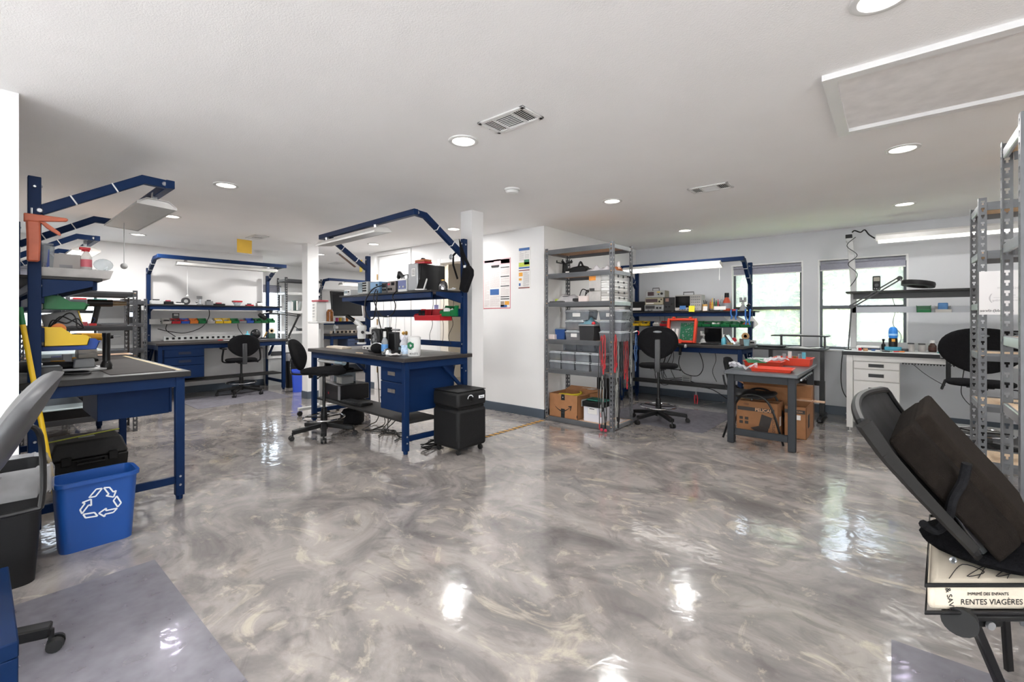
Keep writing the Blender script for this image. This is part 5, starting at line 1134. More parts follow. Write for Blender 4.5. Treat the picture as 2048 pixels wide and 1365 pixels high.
for i in range(2): cable(['long black cord running right from the power box', 'drooping black cord right of the power box'][i], [(-2.43, 7.235, .28-.03*i), (-2.3, 7.2, .26-.05*i), (-2.05, 7.1, .275-.04*i*2), (-1.7, 7.05, .31 if i == 0 else .02), (-1.45, 7.1, .40 if i == 0 else .015)], .006)
for i, x in enumerate((-2.62, -2.75, -2.0)): cable(['thin cord hanging behind the stool back', 'black cord swaying down left of the stool', 'thin wire hanging against the wall under the bench'][i], [(x, 6.95, .83), (x+.02, 6.98, .66), (x-.04, 7.02, .48), (x+.01, 7.05, .33)], .004)
t = thing('red_handled_cutter', 'red-handled cutter hanging under the rear-left bench', 'cutter', (-2.16, 6.66, .02)); MB().tube([(-.012, 0, .15), (-.022, 0, .09), (-.014, 0, .02)], .008, 6, sub=3).tube([(.012, 0, .15), (.022, 0, .09), (.014, 0, .02)], .008, 6, sub=3).make('handle', RED, t); MB().bar((0, 0, .145), (0, 0, .20), .02, .008).make('jaw', ZINC, t); MB().cyl((0, 0, .20), (0, 0, .26), .0012, n=6).make('string', WHITEP, t)
# ------------------------------------------------------------------ centre rack contents
RX0, RY0 = -3.31, 4.575
def rk(u, v=700, y=4.70): return onY(u, v, y).x
Z6, Z5, Z4, Z3, Z2 = .056, .646, 1.006, 1.461, 1.811
t = thing('desk_lamp', 'black star-headed stand at the left of the second shelf of the storage rack', 'stand', (-3.17, 4.80, Z2)); MB().cyl((0,0,0), (0,0,.14), .036, .030, 14).make('column', BLACK, t)
b = MB()
for k in range(5): a = k*1.257; b.bar((0,0,.142), (math.cos(a)*.11, math.sin(a)*.11, .165), .03, .012); b.cyl((math.cos(a)*.1, math.sin(a)*.1, .165), (math.cos(a)*.1, math.sin(a)*.1, .19), .008, n=8)
b.make('star_base', BLACK, t)
t = thing('camera_bag', 'black handled instrument lying on the second shelf of the storage rack', 'instrument', (-2.98, 4.78, Z2), .1)
MB().ext([(-.16, 0), (.14, 0), (.16, .05), (.12, .10), (-.02, .085), (-.14, .05)], -.07, .07, 'y').make('body', BLACK, t, bev=.012); MB().tube([(.02, 0, .09), (.05, 0, .15), (.08, 0, .10)], .012, 6, sub=4).make('handle', BLACK, t); MB().tube([(.14, -.02, .06), (.21, -.03, .05), (.17, -.02, .012)], .005, 6, sub=4).make('cord', BLACK, t); MB().box(-.12, -.0715, .015, -.07, -.0705, .035).make('label', PAPER, t, smooth=0)
for i, (x, lab, m2) in enumerate(((-2.70, 'clear bag of pink parts on the second shelf of the storage rack', '9d8b90'), (-2.555, 'flat pinkish bag right of the bag of parts on the second shelf', 'c2a09f'))):
    t = thing('parts_bag', lab, 'bag', (x, 4.80, Z2), 0)
    MB().grid(lambda u, v: ((u-.5)*.21, (v-.5)*.24, .012+(.09 if i == 0 else .075)*math.sin(PI*u)**.7*math.sin(PI*v)**.7*(.75+.25*math.sin(11*u+7*v))), 12, 10).make('film', BAGM, t, smooth=60)
    MB().grid(lambda u, v: ((u-.5)*.15, (v-.5)*.17, .002+.05*math.sin(PI*u)*math.sin(PI*v)), 6, 6).make('contents', mat('bagged_'+m2, m2, .6, 0, .3, 40), t, smooth=0)
t = thing('copper_coil', 'copper coil and white roll at the right of the storage rack second shelf', 'coil', (-2.44, 4.85, Z2)); MB().cyl((-.02, -.05, .03), (-.02, .05, .03), .03, n=16).make('coil', mat('copper', 'b8714a', .3, .8, .1, 10), t); MB().cyl((-.05, .07, 0), (-.05, .07, .13), .022, n=14).make('roll', PAPER, t)
# third shelf: cables, stack of white organisers
t = thing('cable_pile', 'clear bag of grey wires and lime plug at left of the storage rack third shelf', 'bag', (-3.10, 4.79, Z3), .1)
MB().grid(lambda u, v: ((u-.5)*.30, (v-.5)*.28, .004+.15*max(0, math.sin(PI*u))**.8*max(0, math.sin(PI*v))*(.8+.2*math.sin(9*u))), 12, 10).make('film', BAGM, t, smooth=60); 
for k in range(4): MB().tube([(jit(.1), jit(.08), .02+.02*k) for _ in range(6)], .004, 6, sub=4).make('wire', [GREY, LGREY, GREY, DGREY][k], t)
MB().box(-.15, -.10, 0, -.09, -.03, .05).make('plug', mat('lime_green', '9fb04a', .5, 0, .1, 10), t, bev=.008)
t = thing('tool_roll', 'dark flat tool roll lying at the front left of the third shelf', 'tool roll', (-3.17, 4.63, Z3)); MB().box(-.10, -.03, 0, .10, .03, .018).make('roll', DGREY, t, bev=.006)
for i in range(6):
    cable(['black cable coil at the back of the third shelf pile', 'arched black cable over the third shelf pile', 'black cable end over the low white carton', 'black cable crossing the third shelf pile', 'black adapter lead on the third shelf', 'thin black cord hanging over the third shelf edge'][i], [(-2.92+.03*i, 4.78, Z3+.01), (-2.95+.05*i, 4.80+jit(.04), Z3+.10+jit(.03)), (-2.88+.05*i, 4.76+jit(.05), Z3+.15+jit(.02)), (-2.78+.02*i, 4.74, Z3+.12), (-2.73+.012*i, 4.68+jit(.05), Z3+.11)], .006)
t = thing('adapter', 'black power adapter on the third shelf of the storage rack', 'adapter', (-2.94, 4.72, Z3), .3); MB().box(-.05, -.03, 0, .05, .03, .05).make('body', BLACK, t, bev=.006)
t = thing('carton_tray', 'low white carton under the cables on the third shelf of the storage rack', 'box', (-2.80, 4.74, Z3)); MB().box(-.085, -.08, 0, .085, .08, .075).make('body', mat('blush_card', 'd8cdca', .6, 0, .05, 9), t, bev=.003)
def organiser(label, loc, rz, w, d, h, m, n=5, fill=True):
    t = thing('parts_organizer', label, 'organizer', loc, rz, 'flat parts organizers')
    MB().box(-w/2, -d/2, 0, w/2, d/2, h*.62).make('tray', m, t, bev=.004); MB().box(-w/2-.003, -d/2-.003, h*.64, w/2+.003, d/2+.003, h-.001).make('lid', m, t, bev=.004)
    for x in (-w*.28, w*.28): MB().box(x-.016, -d/2-.008, h*.45, x+.016, -d/2-.0035, h*.85).make('latch', WHITEP, t, bev=.002)
    for y in (-d*.2, d*.2): MB().box(w/2+.0035, y-.014, h*.45, w/2+.007, y+.014, h*.85).make('latch', DGREY, t, smooth=0)
    return t
names = ['bottom white flat organizer', 'second flat organizer from the bottom', 'third flat organizer from the bottom', 'fourth flat organizer from the bottom', 'top flat organizer']
ws = [(.30, .06), (.295, .062), (.285, .06), (.27, .055), (.25, .075)]
z = Z3
for i, (w_, h_) in enumerate(ws):
    organiser(names[i]+' in the white stack on the rack third shelf', (-2.545+i*.003, 4.80, z), .03*(-1)**i, w_, .34, h_, WHITEP if i not in (1,) else CLOUDY); z += h_+.001
t = thing('parts_organizer', 'clear upright organizer with an orange label in front of the white stack', 'organizer', (-2.63, 4.612, Z3), 0); MB().box(-.075, -.012, 0, .075, .012, .12).make('lower_case', CLOUDY, t, bev=.003); MB().box(-.075, -.012, .122, .075, .012, .30).make('upper_case', CLOUDY, t, bev=.003); MB().box(-.072, -.0145, .245, .015, -.0125, .295).make('label', mat('orange_label', 'd58a3a', .6, 0, .12, 30), t, smooth=0); MB().box(-.06, -.022, .125, .0, -.0125, .155).make('clip', DGREY, t, bev=.002)
# fourth shelf
def S(label, u0, u1, y, z, h, d=.22, rz=0, **k):
    x0, x1 = onY(u0, 700, y-d/2).x, onY(u1, 700, y-d/2).x
    return sbox(label, ((x0+x1)/2, y, z), rz, (x1-x0), d, h, **k)
S('clear box with a white slip at the bottom of the left stack, fourth shelf', 1130, 1167, 4.745, Z4, .118, fill='c9b3ab', tag_=True)
S('clear box with tan fill in the middle of the left stack, fourth shelf', 1130, 1167, 4.745, Z4+.12, .122, fill='c39a7c')
S('clear box with a white printed label on top of the left stack, fourth shelf', 1130, 1178, 4.745, Z4+.244, .122, fill='cfcac4', tag_=True)
t = thing('storage_box', 'black plastic box with a grey lid in the middle of the fourth shelf', 'storage box', (-2.75, 4.72, Z4)); MB().frus(0, 0, 0, .17, .19, .20, .20, .21).make('body', mat('ribbed_black', '2b2c2e', .5, 0, .1, 8), t, bev=.006); MB().box(-.105, -.11, .171, .105, .11, .19).make('lid', GREY, t, bev=.004)
t = thing('parts_bag', 'blue bag heaped on the black box with the grey lid', 'bag', (-2.76, 4.72, Z4+.191)); MB().grid(lambda u, v: ((u-.5)*.20, (v-.5)*.18, .002+.10*math.sin(PI*u)**.8*math.sin(PI*v)*(.8+.2*math.sin(12*u+3*v))), 10, 8).make('film', clearmat('blue_bag', '7da9b8', .7, .25), t, smooth=60)
t = thing('control_knob', 'small red knob lying beside the blue bag', 'knob', (-2.665, 4.64, Z4+.191)); MB().lathe([(.02, 0), (.024, .012), (.014, .03), (.0001, .034)], (0,0,0), 14).make('knob', RED, t)
S('clear box with grey fill at the bottom of the right stack, fourth shelf', 1198, 1243, 4.77, Z4, .118, fill='8f908c')
S('clear box with pink and silver packets in the middle of the right stack, fourth shelf', 1198, 1243, 4.77, Z4+.12, .122, fill='a08a92')
S('clear box with a printed slip on top of the right stack, fourth shelf', 1197, 1245, 4.77, Z4+.244, .118, fill='b7b2b0', tag_=True)
t = thing('storage_box', 'blue plastic tub left of the clear stack on the fourth shelf', 'storage box', (-3.165, 4.76, Z4)); MB().frus(0, 0, 0, .125, .13, .15, .15, .17).make('body', mat('tub_blue', '274f8f', .45, 0, .12, 12), t, bev=.004); MB().frus(0, 0, .126, .14, .15, .16, .14, .15).make('lid', mat('smoke_lid', '8c939c', .3, 0, .05, 8), t, bev=.003)
t = thing('binder', 'black binder leaning behind the blue tub on the fourth shelf', 'binder', (-3.14, 4.93, Z4), rot=(0, .16, 0)); MB().box(-.03, -.10, 0.005, .03, .10, .26).make('cover', BLACK, t, bev=.003); MB().box(-.024, -.101, .012, .024, -.1005, .25).make('pages', PAPER, t, smooth=0)
t = thing('small_carton', 'small pinkish carton at the left edge of the fourth shelf', 'box', (-3.255, 4.68, Z4)); MB().box(-.04, -.05, 0, .04, .05, .06).make('body', mat('blush_card', 'd8cdca', .6, 0, .05, 9), t, bev=.003)
# fifth shelf
us = [(1098, 1121), (1122, 1148), (1150, 1178), (1181, 1208)]
for i, (a, b_) in enumerate(us):
    n = ['leftmost', 'second from the left', 'third from the left', 'fourth from the left'][i]
    S('clear box '+n+' in the bottom row of the fifth shelf', a, b_, 4.70, Z5, .108, d=.20, fill=['7d7672', '8a8d92', 'b9b4ac', 'a58d86'][i], tag_=False)
    S('clear box '+n+' in the upper row of the fifth shelf', a, b_, 4.70, Z5+.11, .110, d=.20, fill=['c9a23a', 'a5625c', 'd5d0ca', '8f8088'][i], lvl=[.35, .5, .7, .6][i])
for i, (a, b_) in enumerate(((1126, 1152), (1153, 1188), (1192, 1222), (1226, 1246))):
    S('large smoky box, '+['leftmost', 'second from the left', 'third from the left', 'rightmost'][i]+' in the back row of the fifth shelf', a, b_, 4.93, Z5, .32, d=.20, fill=['3a4a66', '8a8578', '9aa4ae', '6a6a6c'][i], lidm=GREY, lvl=.8)
# bottom shelf
t = carton('brown shipping carton with a black smile arrow and tape on the bottom shelf', (-3.075, 4.80, Z6), 0, .41, .36, .285, 'shipping_carton', True, flaps=(0, .8, .9, 0), fa=.25)
b = MB(); A = []
for i in range(25):
    s = i/24; x = -.125+s*.235; zc = .135-.055*math.sin(PI*min(1, s*1.05)) + (.02 if s < .03 else 0); w_ = .004+.010*math.sin(PI*s); A.append((x, zc, w_))
for i in range(24):
    p, q = A[i], A[i+1]; b.add([(p[0], -.1815, p[1]-p[2]*.5), (q[0], -.1815, q[1]-q[2]*.5), (q[0], -.1815, q[1]+q[2]*.5), (p[0], -.1815, p[1]+p[2]*.5)], [(0,1,2,3)])
b.ext([(.075, .150), (.125, .158), (.108, .098), (.098, .102), (.108, .140), (.078, .138)], -.183, -.181, 'y'); b.make('smile_arrow', INK, t, smooth=0)
b = MB().box(-.03, -.1825, .0, .022, -.1805, .11); b.box(-.028, -.1825, .215, .022, -.1805, .275); b.ext([(-.028, .275), (.022, .275), (.012, .285), (-.016, .285)], -.1825, -.1805, 'y'); tp = b.make('black_tape', mat('dark_teal_tape', '1c2224', .4, 0, .1, 20), t, smooth=0)
for z in (.06, .085): text('tape_print', 'prime', .016, mat('tape_grey', '4b5a60', .5, 0, 0), tp, T(-.004, -.183, z) @ FRONT)
MB().cyl((-.003, -.183, .25), (-.003, -.1845, .25), .006, n=12).make('tape_dot', PAPER, tp)
MB().box(.19, -.1815, .02, .2, -.1805, .05).make('print_mark', INK, t, smooth=0)
cable('yellow hose coiled in the open brown carton', [(-3.075+.15*math.cos(a*.55), 4.78+.10*math.sin(a*.55), Z6+.22+.006*a) for a in range(14)], .012, mat('hose_yellow', 'cdb82a', .5, 0, .06, 8))
t = carton('second brown carton with a white label behind the open carton on the bottom shelf', (-2.885, 4.97, Z6), 0, .26, .14, .33, 'shipping_carton'); MB().box(-.02, -.0705, .331, .06, .03, .3335).make('label', PAPER, t, smooth=0)
t = thing('file_box', 'white file box with a black strip and teal folder on the bottom shelf', 'box', (-2.68, 4.76, Z6), 0)
MB().box(-.125, -.11, 0, .125, .11, .175).make('body', mat('white_card', 'd5d5dc', .6, 0, .03, 6), t, bev=.003); MB().box(-.132, -.135, .176, .132, .11, .235).make('dark_tray', BLACK, t, bev=.004); MB().box(-.12, -.05, .236, .12, .10, .25).make('folder', mat('teal_folder', '2f7a6c', .5, 0, .08, 8), t, bev=.002); MB().box(-.138, -.139, .17, -.134, .11, .25).make('tray_rim', LGREY, t, smooth=0)
s = MB().box(-.07, -.1125, .09, .06, -.1105, .165).make('form', mat('form_outline', 'b9b6c4', .6, 0, .03, 6), t, smooth=0); MB().box(-.067, -.1135, .093, .057, -.1128, .162).make('form_paper', PAPER, s, smooth=0); MB().box(-.045, -.1143, .147, .02, -.1137, .155).make('print', INK, s, smooth=0)
t = thing('black_panel', 'tall black flat panel at the back of the bottom shelf', 'panel', (-2.72, 5.02, Z6)); MB().box(-.12, 0, 0, .12, .02, .52).make('panel', BLACK, t, bev=.004)
t = thing('plastic_bag', 'crumpled clear bag at the right end of the bottom shelf', 'bag', (-2.47, 4.86, Z6)); MB().grid(lambda u, v: ((u-.5)*.10, (v-.5)*.34, .002+.04*math.sin(PI*u)*math.sin(PI*v)*(.7+.3*math.sin(14*v))), 6, 12).make('film', BAGM, t, smooth=60)
# test leads hung on the right end of the rack
def lead(label, x, y, top, bot, m, r=.006, sway=.02, tip=None, wid=.05, ax='x'):
    pts = []
    n = 9
    for i in range(n):
        s = i/(n-1); z = top-(top-bot)*s; k = math.sin(s*PI)
        o = wid*(.4+.6*k)
        pts.append((x-o if ax == 'x' else x+jit(.003), (y if ax == 'x' else y-o)+jit(sway*.3), z))
    P2 = [((x+wid*(.4+.6*math.sin(i/(n-1)*PI))*.6) if ax == 'x' else x+jit(.003), (y if ax == 'x' else y+wid*(.4+.6*math.sin(i/(n-1)*PI))*.6)+jit(sway*.3), top-(top-bot)*.86*i/(n-1)) for i in range(n)]
    allp = pts[::-1]+[((x, y, top+.02))]+P2
    t = thing('test_lead', label, 'test lead', (x, y, bot), 0, 'test leads hung on the storage rack')
    c = Vector((x, y, bot)); MB().tube([Vector(p)-c for p in allp], r, 6, sub=3).make('wire', m, t)
    e = Vector(allp[0])-c; MB().cyl(e, e-Vector((0, 0, .06)), r*1.6, r*.9, 8).make('probe', tip or m, t)
    e = Vector(allp[-1])-c; MB().cyl(e, e-Vector((0, 0, .05)), r*1.6, r*.9, 8).make('plug', tip or BLACK, t)
    return t
LR = mat('lead_red', '9c2a2c', .45, 0, .06, 10); LK = mat('lead_black', '1a1a1c', .45, 0, .06, 10); LW = mat('lead_grey', '8f908c', .45, 0, .06, 10)
LT = [(-2.47, 4.535, 1.06, .70, LR, .008, 'thick red lead left of the front post of the storage rack', 'x'), (-2.50, 4.53, 1.05, .76, LR, .007, 'second thick red lead left of the front post', 'x'), (-2.515, 4.525, .99, .08, LK, .005, 'long black lead with red ends hanging near the floor', 'x'), (-2.45, 4.525, .62, .10, LK, .006, 'tangled black lead low on the front post', 'x'), (-2.49, 4.525, .60, .22, LW, .006, 'grey lead low beside the front post', 'x'),
 (-2.380, 4.63, 1.06, .72, LR, .010, 'thick red lead right of the front post of the storage rack', 'y'), (-2.380, 4.68, 1.05, .52, LW, .006, 'grey lead right of the front post', 'y'), (-2.380, 4.74, 1.02, .66, LK, .006, 'black lead in the middle of the rack end', 'y'), (-2.380, 4.80, 1.0, .44, LK, .006, 'long black lead in the middle of the rack end', 'y'), (-2.380, 4.86, 1.04, .62, LR, .005, 'thin red lead toward the rear post', 'y'), (-2.380, 4.92, 1.05, .50, LR, .006, 'red lead with silver clips toward the rear post', 'y'), (-2.380, 4.97, 1.08, .40, LK, .006, 'black lead beside the rear post of the storage rack', 'y'), (-2.380, 5.02, 1.09, .55, LW, .008, 'grey cable over the rear post of the storage rack', 'y'), (-2.380, 4.66, .50, .10, LW, .006, 'white cord hanging low at the rack end', 'y'), (-2.380, 4.71, .46, .08, LK, .007, 'black cord hanging low at the rack end', 'y'), (-2.33, 5.05, 1.06, .70, mat('lead_blue', '3e5f8e', .45, 0, .06, 10), .006, 'blue-grey lead outside the rear post', 'y')]
for x, y, a, b_, m, r, lab, ax in LT: lead(lab, x, y, a, b_, m, r, tip=(RED if 'red' in lab else None), wid=.022 if ax == 'x' else .028, ax=ax)
for i, u in enumerate((1203, 1211)):
    p = onY(u, 861, 4.50); t = thing('banana_plug', ['left red plug dangling at the foot of the storage rack', 'right red plug dangling at the foot of the storage rack'][i], 'plug', (p.x, 4.50, .005)); MB().ball((0,0,.02), .018, 12, 8).make('plug', mat('plug_red', 'b8304a', .4, 0, .06, 8), t); MB().tube([(0,0,.036), (.006,0,.10), (-.004,.02,.22), (0,.03,.40)], .004, 6, sub=4).make('wire', BLACK, t)
t = thing('claw_grabber', 'white and red clip grabber at the rear post of the storage rack', 'clip', (-2.375, 5.06, 1.10), .4); MB().bar((0,0,0), (.05, 0, .02), .022, .016).make('body', WHITEP, t, bev=.003); MB().tube([(.05, 0, .02), (.07, 0, 0), (.06, 0, -.03)], .006, 6, sub=4).make('claw', RED, t)
# ------------------------------------------------------------------ charcoal table with orange trays
GT = mat('charcoal_steel', '2f3236', .5, .1, .06, 5, spec=.3)
t = thing('work_table', 'charcoal steel table with orange trays standing in front of the windows', 'table', (-1.30, 4.965, 0), 0)
TW, TD, TH_ = .60, 1.30, .737
MB().box(-.025, -.03, TH_-.035, TW+.025, TD+.03, TH_).make('tabletop', mat('slate_top', '55595d', .35, .1, .08, 3), t, bev=.006)
for x in (0, TW-.065):
    for y in (0, TD-.065): MB().box(x, y, .004, x+.065, y+.065, TH_-.035).make('leg', GT, t, bev=.004)
for x in (.015, TW-.05): MB().box(x, .065, TH_-.105, x+.035, TD-.065, TH_-.035).make('apron', GT, t, smooth=0)
for y in (.015, TD-.05): 
    MB().box(.065, y, TH_-.105, TW-.065, y+.035, TH_-.035).make('apron', GT, t, smooth=0)
    MB().box(.065, y, .085, TW-.065, y+.035, .15).make('stretcher', GT, t, smooth=0, bev=.003)
b = MB().box(TW+.0, .25, TH_-.085, TW+.02, 1.0, TH_-.06); rl = b.make('hook_rail', ZINC, t, bev=.003)
for i in range(5): MB().cyl((TW+.02, .35+i*.13, TH_-.075), (TW+.035, .35+i*.13, TH_-.085), .006, n=8).make('hook', BLACK, rl)
gz = .738
def tray(label, loc, rz, w, d, h):
    t = thing('plastic_tray', label, 'tray', loc, rz, 'orange trays'); th = .005
    b = MB().box(-w*.46, -d*.46, 0, w*.46, d*.46, th)
    for s in (-1, 1):
        b.add([(s*w*.46, -d*.46, 0), (s*w*.46, d*.46, 0), (s*w*.5, d*.5, h), (s*w*.5, -d*.5, h), (s*(w*.46-th), -d*.46, 0), (s*(w*.46-th), d*.46, 0), (s*(w*.5-th), d*.5, h), (s*(w*.5-th), -d*.5, h)], [(0,1,2,3),(4,7,6,5),(3,2,6,7)])
        b.add([(-w*.46, s*d*.46, 0), (w*.46, s*d*.46, 0), (w*.5, s*d*.5, h), (-w*.5, s*d*.5, h), (-w*.46, s*(d*.46-th), 0), (w*.46, s*(d*.46-th), 0), (w*.5, s*(d*.5-th), h), (-w*.5, s*(d*.5-th), h)], [(0,1,2,3),(4,7,6,5),(3,2,6,7)])
    b.make('body', ORANGE, t, smooth=0)
    MB().box(-w*.53, -d*.53, h-.008, w*.53, -d*.49, h).box(-w*.53, d*.49, h-.008, w*.53, d*.53, h).box(-w*.53, -d*.49, h-.008, -w*.49, d*.49, h).box(w*.49, -d*.49, h-.008, w*.53, d*.49, h).make('rim', ORANGE, t, bev=.003)
    return t
tray('shallow orange tray at the front edge of the charcoal table', (-.93, 5.17, gz), .05, .36, .24, .035)
tray('deep orange tray full of small parts at the rear of the charcoal table', (-.87, 6.02, gz), 0, .36, .28, .085)
for i in range(6):
    t = thing('spare_part', ['white block', 'grey block', 'white cap', 'brass post', 'silver block', 'teal cap'][i]+' standing in the deep orange tray', 'part', (-1.0+i*.048, 5.98+jit(.05), gz+.006), jit(.5)); MB().box(-.015, -.015, 0, .015, .015, .095+.025*(i % 3)).make('body', [PAPER, GREY, WHITEP, BRASS, ZINC, TEAL][i], t, bev=.003)
tray('pinkish-orange tray under the papers at the left of the charcoal table', (-1.10, 5.68, gz), 0, .36, .26, .06)
for i, (x, y, lab) in enumerate(((-1.19, 5.14, 'crumpled white bag at the front left of the charcoal table'), (-1.02, 5.42, 'crumpled white bag draped over the orange trays'))):
    t = thing('plastic_bag', lab, 'bag', (x, y, gz + (.0 if i == 0 else .062)), .2+i*.3)
    MB().grid(lambda u, v: ((u-.5)*(.26 if i == 0 else .34), (v-.5)*.24, .006+(.07 if i == 0 else .045)*abs(math.sin(3.5*u+1+i)*math.cos(3*v-.6))+.015*math.sin(16*u+9*v)**2), 18, 12).make('film', BAGM, t, smooth=0)
t = thing('green_card', 'green circuit panel under the crumpled bags on the charcoal table', 'circuit board', (-1.12, 5.36, gz+.075), .5, rot=(.25, 0, .5)); MB().box(-.09, -.06, 0, .09, .06, .004).make('board', GREEN, t, smooth=0)
t = thing('instrument_lid', 'pale green flat instrument at the rear left of the charcoal table', 'instrument', (-1.16, 6.05, gz)); MB().box(-.13, -.09, .01, .13, .09, .055).make('body', mat('pale_green_case', 'a9bdb0', .45, 0, .06, 8), t, bev=.004); MB().box(-.12, -.092, .012, .12, -.0905, .03).make('trim_strip', DGREY, t, smooth=0); MB().box(-.12, -.08, 0, .12, .08, .0095).make('foot', BLACK, t, smooth=0)
# side chair
t = thing('side_chair', 'black stacking chair tucked under the charcoal table among the cartons', 'chair', (-1.14, 5.36, 0), -PI/2+.06)
def cseat(u, v):
    a = 2*PI*u; rr = [0, .7, .95, 1, .95, 0][int(v*5+.5)]; zz = [.025, .02, .01, -.004, -.022, -.024][int(v*5+.5)]; ca, sa = math.cos(a), math.sin(a); q = (abs(ca)**4+abs(sa)**4)**-.25
    return (ca*q*rr*.225, sa*q*rr*.215, .46+zz+.02*abs(sa*q*rr)**2)
MB().grid(cseat, 28, 5).make('seat', mat('grey_vinyl', '2c2c2e', .5, 0, .1, 9), t, smooth=60)
def cback(u, v):
    a = 2*PI*u; rr = [0, .75, 1, 1, .75, 0][int(v*5+.5)]; th = [.016, .014, .006, -.006, -.014, -.016][int(v*5+.5)]; ca, sa = math.cos(a), math.sin(a); q = (abs(ca)**4+abs(sa)**4)**-.25
    x = ca*q*rr*.21; z = sa*q*rr*.14; return (x, -.25+th-.22*z+.7*x*x, .70+z)
MB().grid(cback, 28, 5).make('backrest', FABRIC, t, smooth=60)
for s in (-1, 1):
    MB().tube([(s*.25, .30, .012), (s*.25, .20, .36), (s*.25, .10, .475), (s*.25, -.05, .475), (s*.25, -.14, .36), (s*.25, -.25, .012)], .011, 8, sub=6).make('leg_frame', BLACKM, t)
    MB().tube([(s*.25, -.02, .47), (s*.22, -.16, .47), (s*.17, -.24, .55), (s*.15, -.27, .66)], .010, 8, sub=5).make('back_bar', BLACKM, t)
MB().cyl((-.25, .02, .44), (.25, .02, .44), .009, n=8).make('cross_tube', BLACKM, t)
# cartons under the table
def art_case(t, x0, z0, s, y):
    b = MB(); b.ext([(x0, z0+.03*s), (x0+.05*s, z0+.0), (x0+.15*s, z0-.012*s), (x0+.16*s, z0+.045*s), (x0+.08*s, z0+.06*s)], y-.002, y, 'y')
    b.ext([(x0+.075*s, z0+.062*s), (x0+.165*s, z0+.045*s), (x0+.19*s, z0+.15*s), (x0+.10*s, z0+.175*s)], y-.0025, y, 'y'); b.make('case_picture', mat('case_ink', '3b3532', .6, 0, .1, 12), t, smooth=0)
t = carton('brown case carton with black PELICAN band under the stacking chair', (-1.12, 5.555, 0), -.03, .40, .27, .37, 'product_carton')
MB().box(-.19, -.1375, .265, .17, -.1355, .305).make('band', mat('case_ink', '3b3532', .6, 0, .1, 12), t, smooth=0)
text('lettering', 'PELICAN', .046, mat('band_tan', 'd8ab84', .7, 0, 0), t, T(.075, -.138, .284) @ FRONT, bold=.0012)
text('lettering', 'CASE', .022, mat('case_ink', '3b3532', .6, 0, .1, 12), t, T(-.10, -.137, .335) @ FRONT)
text('lettering', 'PROTECTOR', .036, mat('case_ink', '3b3532', .6, 0, .1, 12), t, T(.165, -.137, .125) @ FRONT @ Rz(PI/2))
art_case(t, -.06, .05, 1.1, -.1355)
for x in (-.17, -.115):
    for z in (.12, .165): MB().box(x, -.137, z, x+.035, -.1355, z+.03).make('icon', mat('case_ink', '3b3532', .6, 0, .1, 12), t, smooth=0)
MB().box(.2005, -.05, .12, .202, .02, .22).make('label', PAPER, t, smooth=0)
t = carton('open brown carton with a black band right of the PELICAN carton', (-.79, 5.78, 0), 0, .20, .42, .335, 'product_carton', True, flaps=(.0, .6, .5, 0), fa=.9)
MB().box(-.095, -.2125, .265, .09, -.2105, .305).make('band', mat('case_ink', '3b3532', .6, 0, .1, 12), t, smooth=0); text('lettering', 'PELICAN', .024, mat('band_tan', 'd8ab84', .7, 0, 0), t, T(.02, -.213, .285) @ FRONT); MB().box(-.0, -.2125, .20, .05, -.2105, .25).make('label', PAPER, t, smooth=0); MB().box(.1005, -.1, .1, .1015, .03, .24).make('case_picture', mat('case_ink', '3b3532', .6, 0, .1, 12), t, smooth=0)
carton('tall open brown carton full of black parts behind the stacking chair', (-1.12, 6.00, 0), .04, .44, .42, .50, 'cardboard_box', True, flaps=(.7, .5, .4, .5), fa=.5)
t = thing('cable_heap', 'heap of dark parts in the tall open carton', 'parts', (-1.12, 6.0, .40)); MB().grid(lambda u, v: ((u-.5)*.40, (v-.5)*.38, .01+.12*math.sin(PI*u)*math.sin(PI*v)*(.6+.4*math.sin(13*u+5*v))), 10, 9).make('heap', mat('mixed_dark', '3a3533', .6, 0, .5, 30), t, smooth=0)
carton('closed tan carton at the rear right under the charcoal table', (-.80, 6.16, 0), 0, .20, .26, .50, 'cardboard_box')
t = thing('plank', 'short pale plank sticking out beside the rear leg of the charcoal table', 'plank', (-.70, 6.02, .336)); MB().box(-.19, -.03, 0, .13, .03, .018).make('plank', mat('raw_wood', 'd0b196', .7, 0, .12, 20), t, bev=.002)
t = thing('bucket', 'translucent pale bucket behind the cartons under the charcoal table', 'bucket', (-1.30, 6.335, 0)); MB().lathe([(.10, 0), (.125, .60), (.12, .60), (.095, .01), (.0001, .01)], (0,0,0), 24).make('body', CLOUDY, t); MB().lathe([(.126, .585), (.132, .59), (.132, .605), (.12, .605)], (0,0,0), 24).make('rim', WHITEP, t)
# ------------------------------------------------------------------ sit-stand desk
t = thing('standing_desk', 'black height-adjustable desk with a raised shelf between the two back windows', 'desk', (-1.39, 6.55, 0), 0)
MB().box(0, 0, .865, .76, .60, .89).make('desktop', BLACK, t, bev=.004)
for x in (.14, .71):
    MB().box(x-.022, .28, .42, x+.022, .33, .863).make('inner_post', BLACKM, t, smooth=0); MB().box(x-.028, .27, .05, x+.028, .34, .48).make('outer_post', BLACKM, t, bev=.003); MB().box(x-.03, .0, .006, x+.03, .60, .05).make('foot', BLACKM, t, bev=.012); MB().cyl((x-.04, .305, .47), (x-.028, .305, .47), .012, n=8).make('clamp_knob', BLACK, t)
MB().box(.17, .285, .42, .68, .325, .48).make('cross_beam', BLACKM, t, smooth=0)
r = MB().box(.13, .36, 1.03, .77, .60, 1.044).make('riser_shelf', BLACK, t, bev=.003)
for x in (.235, .72): MB().box(x-.012, .46, .89, x+.012, .50, 1.03).make('riser_post', BLACKM, r, smooth=0)
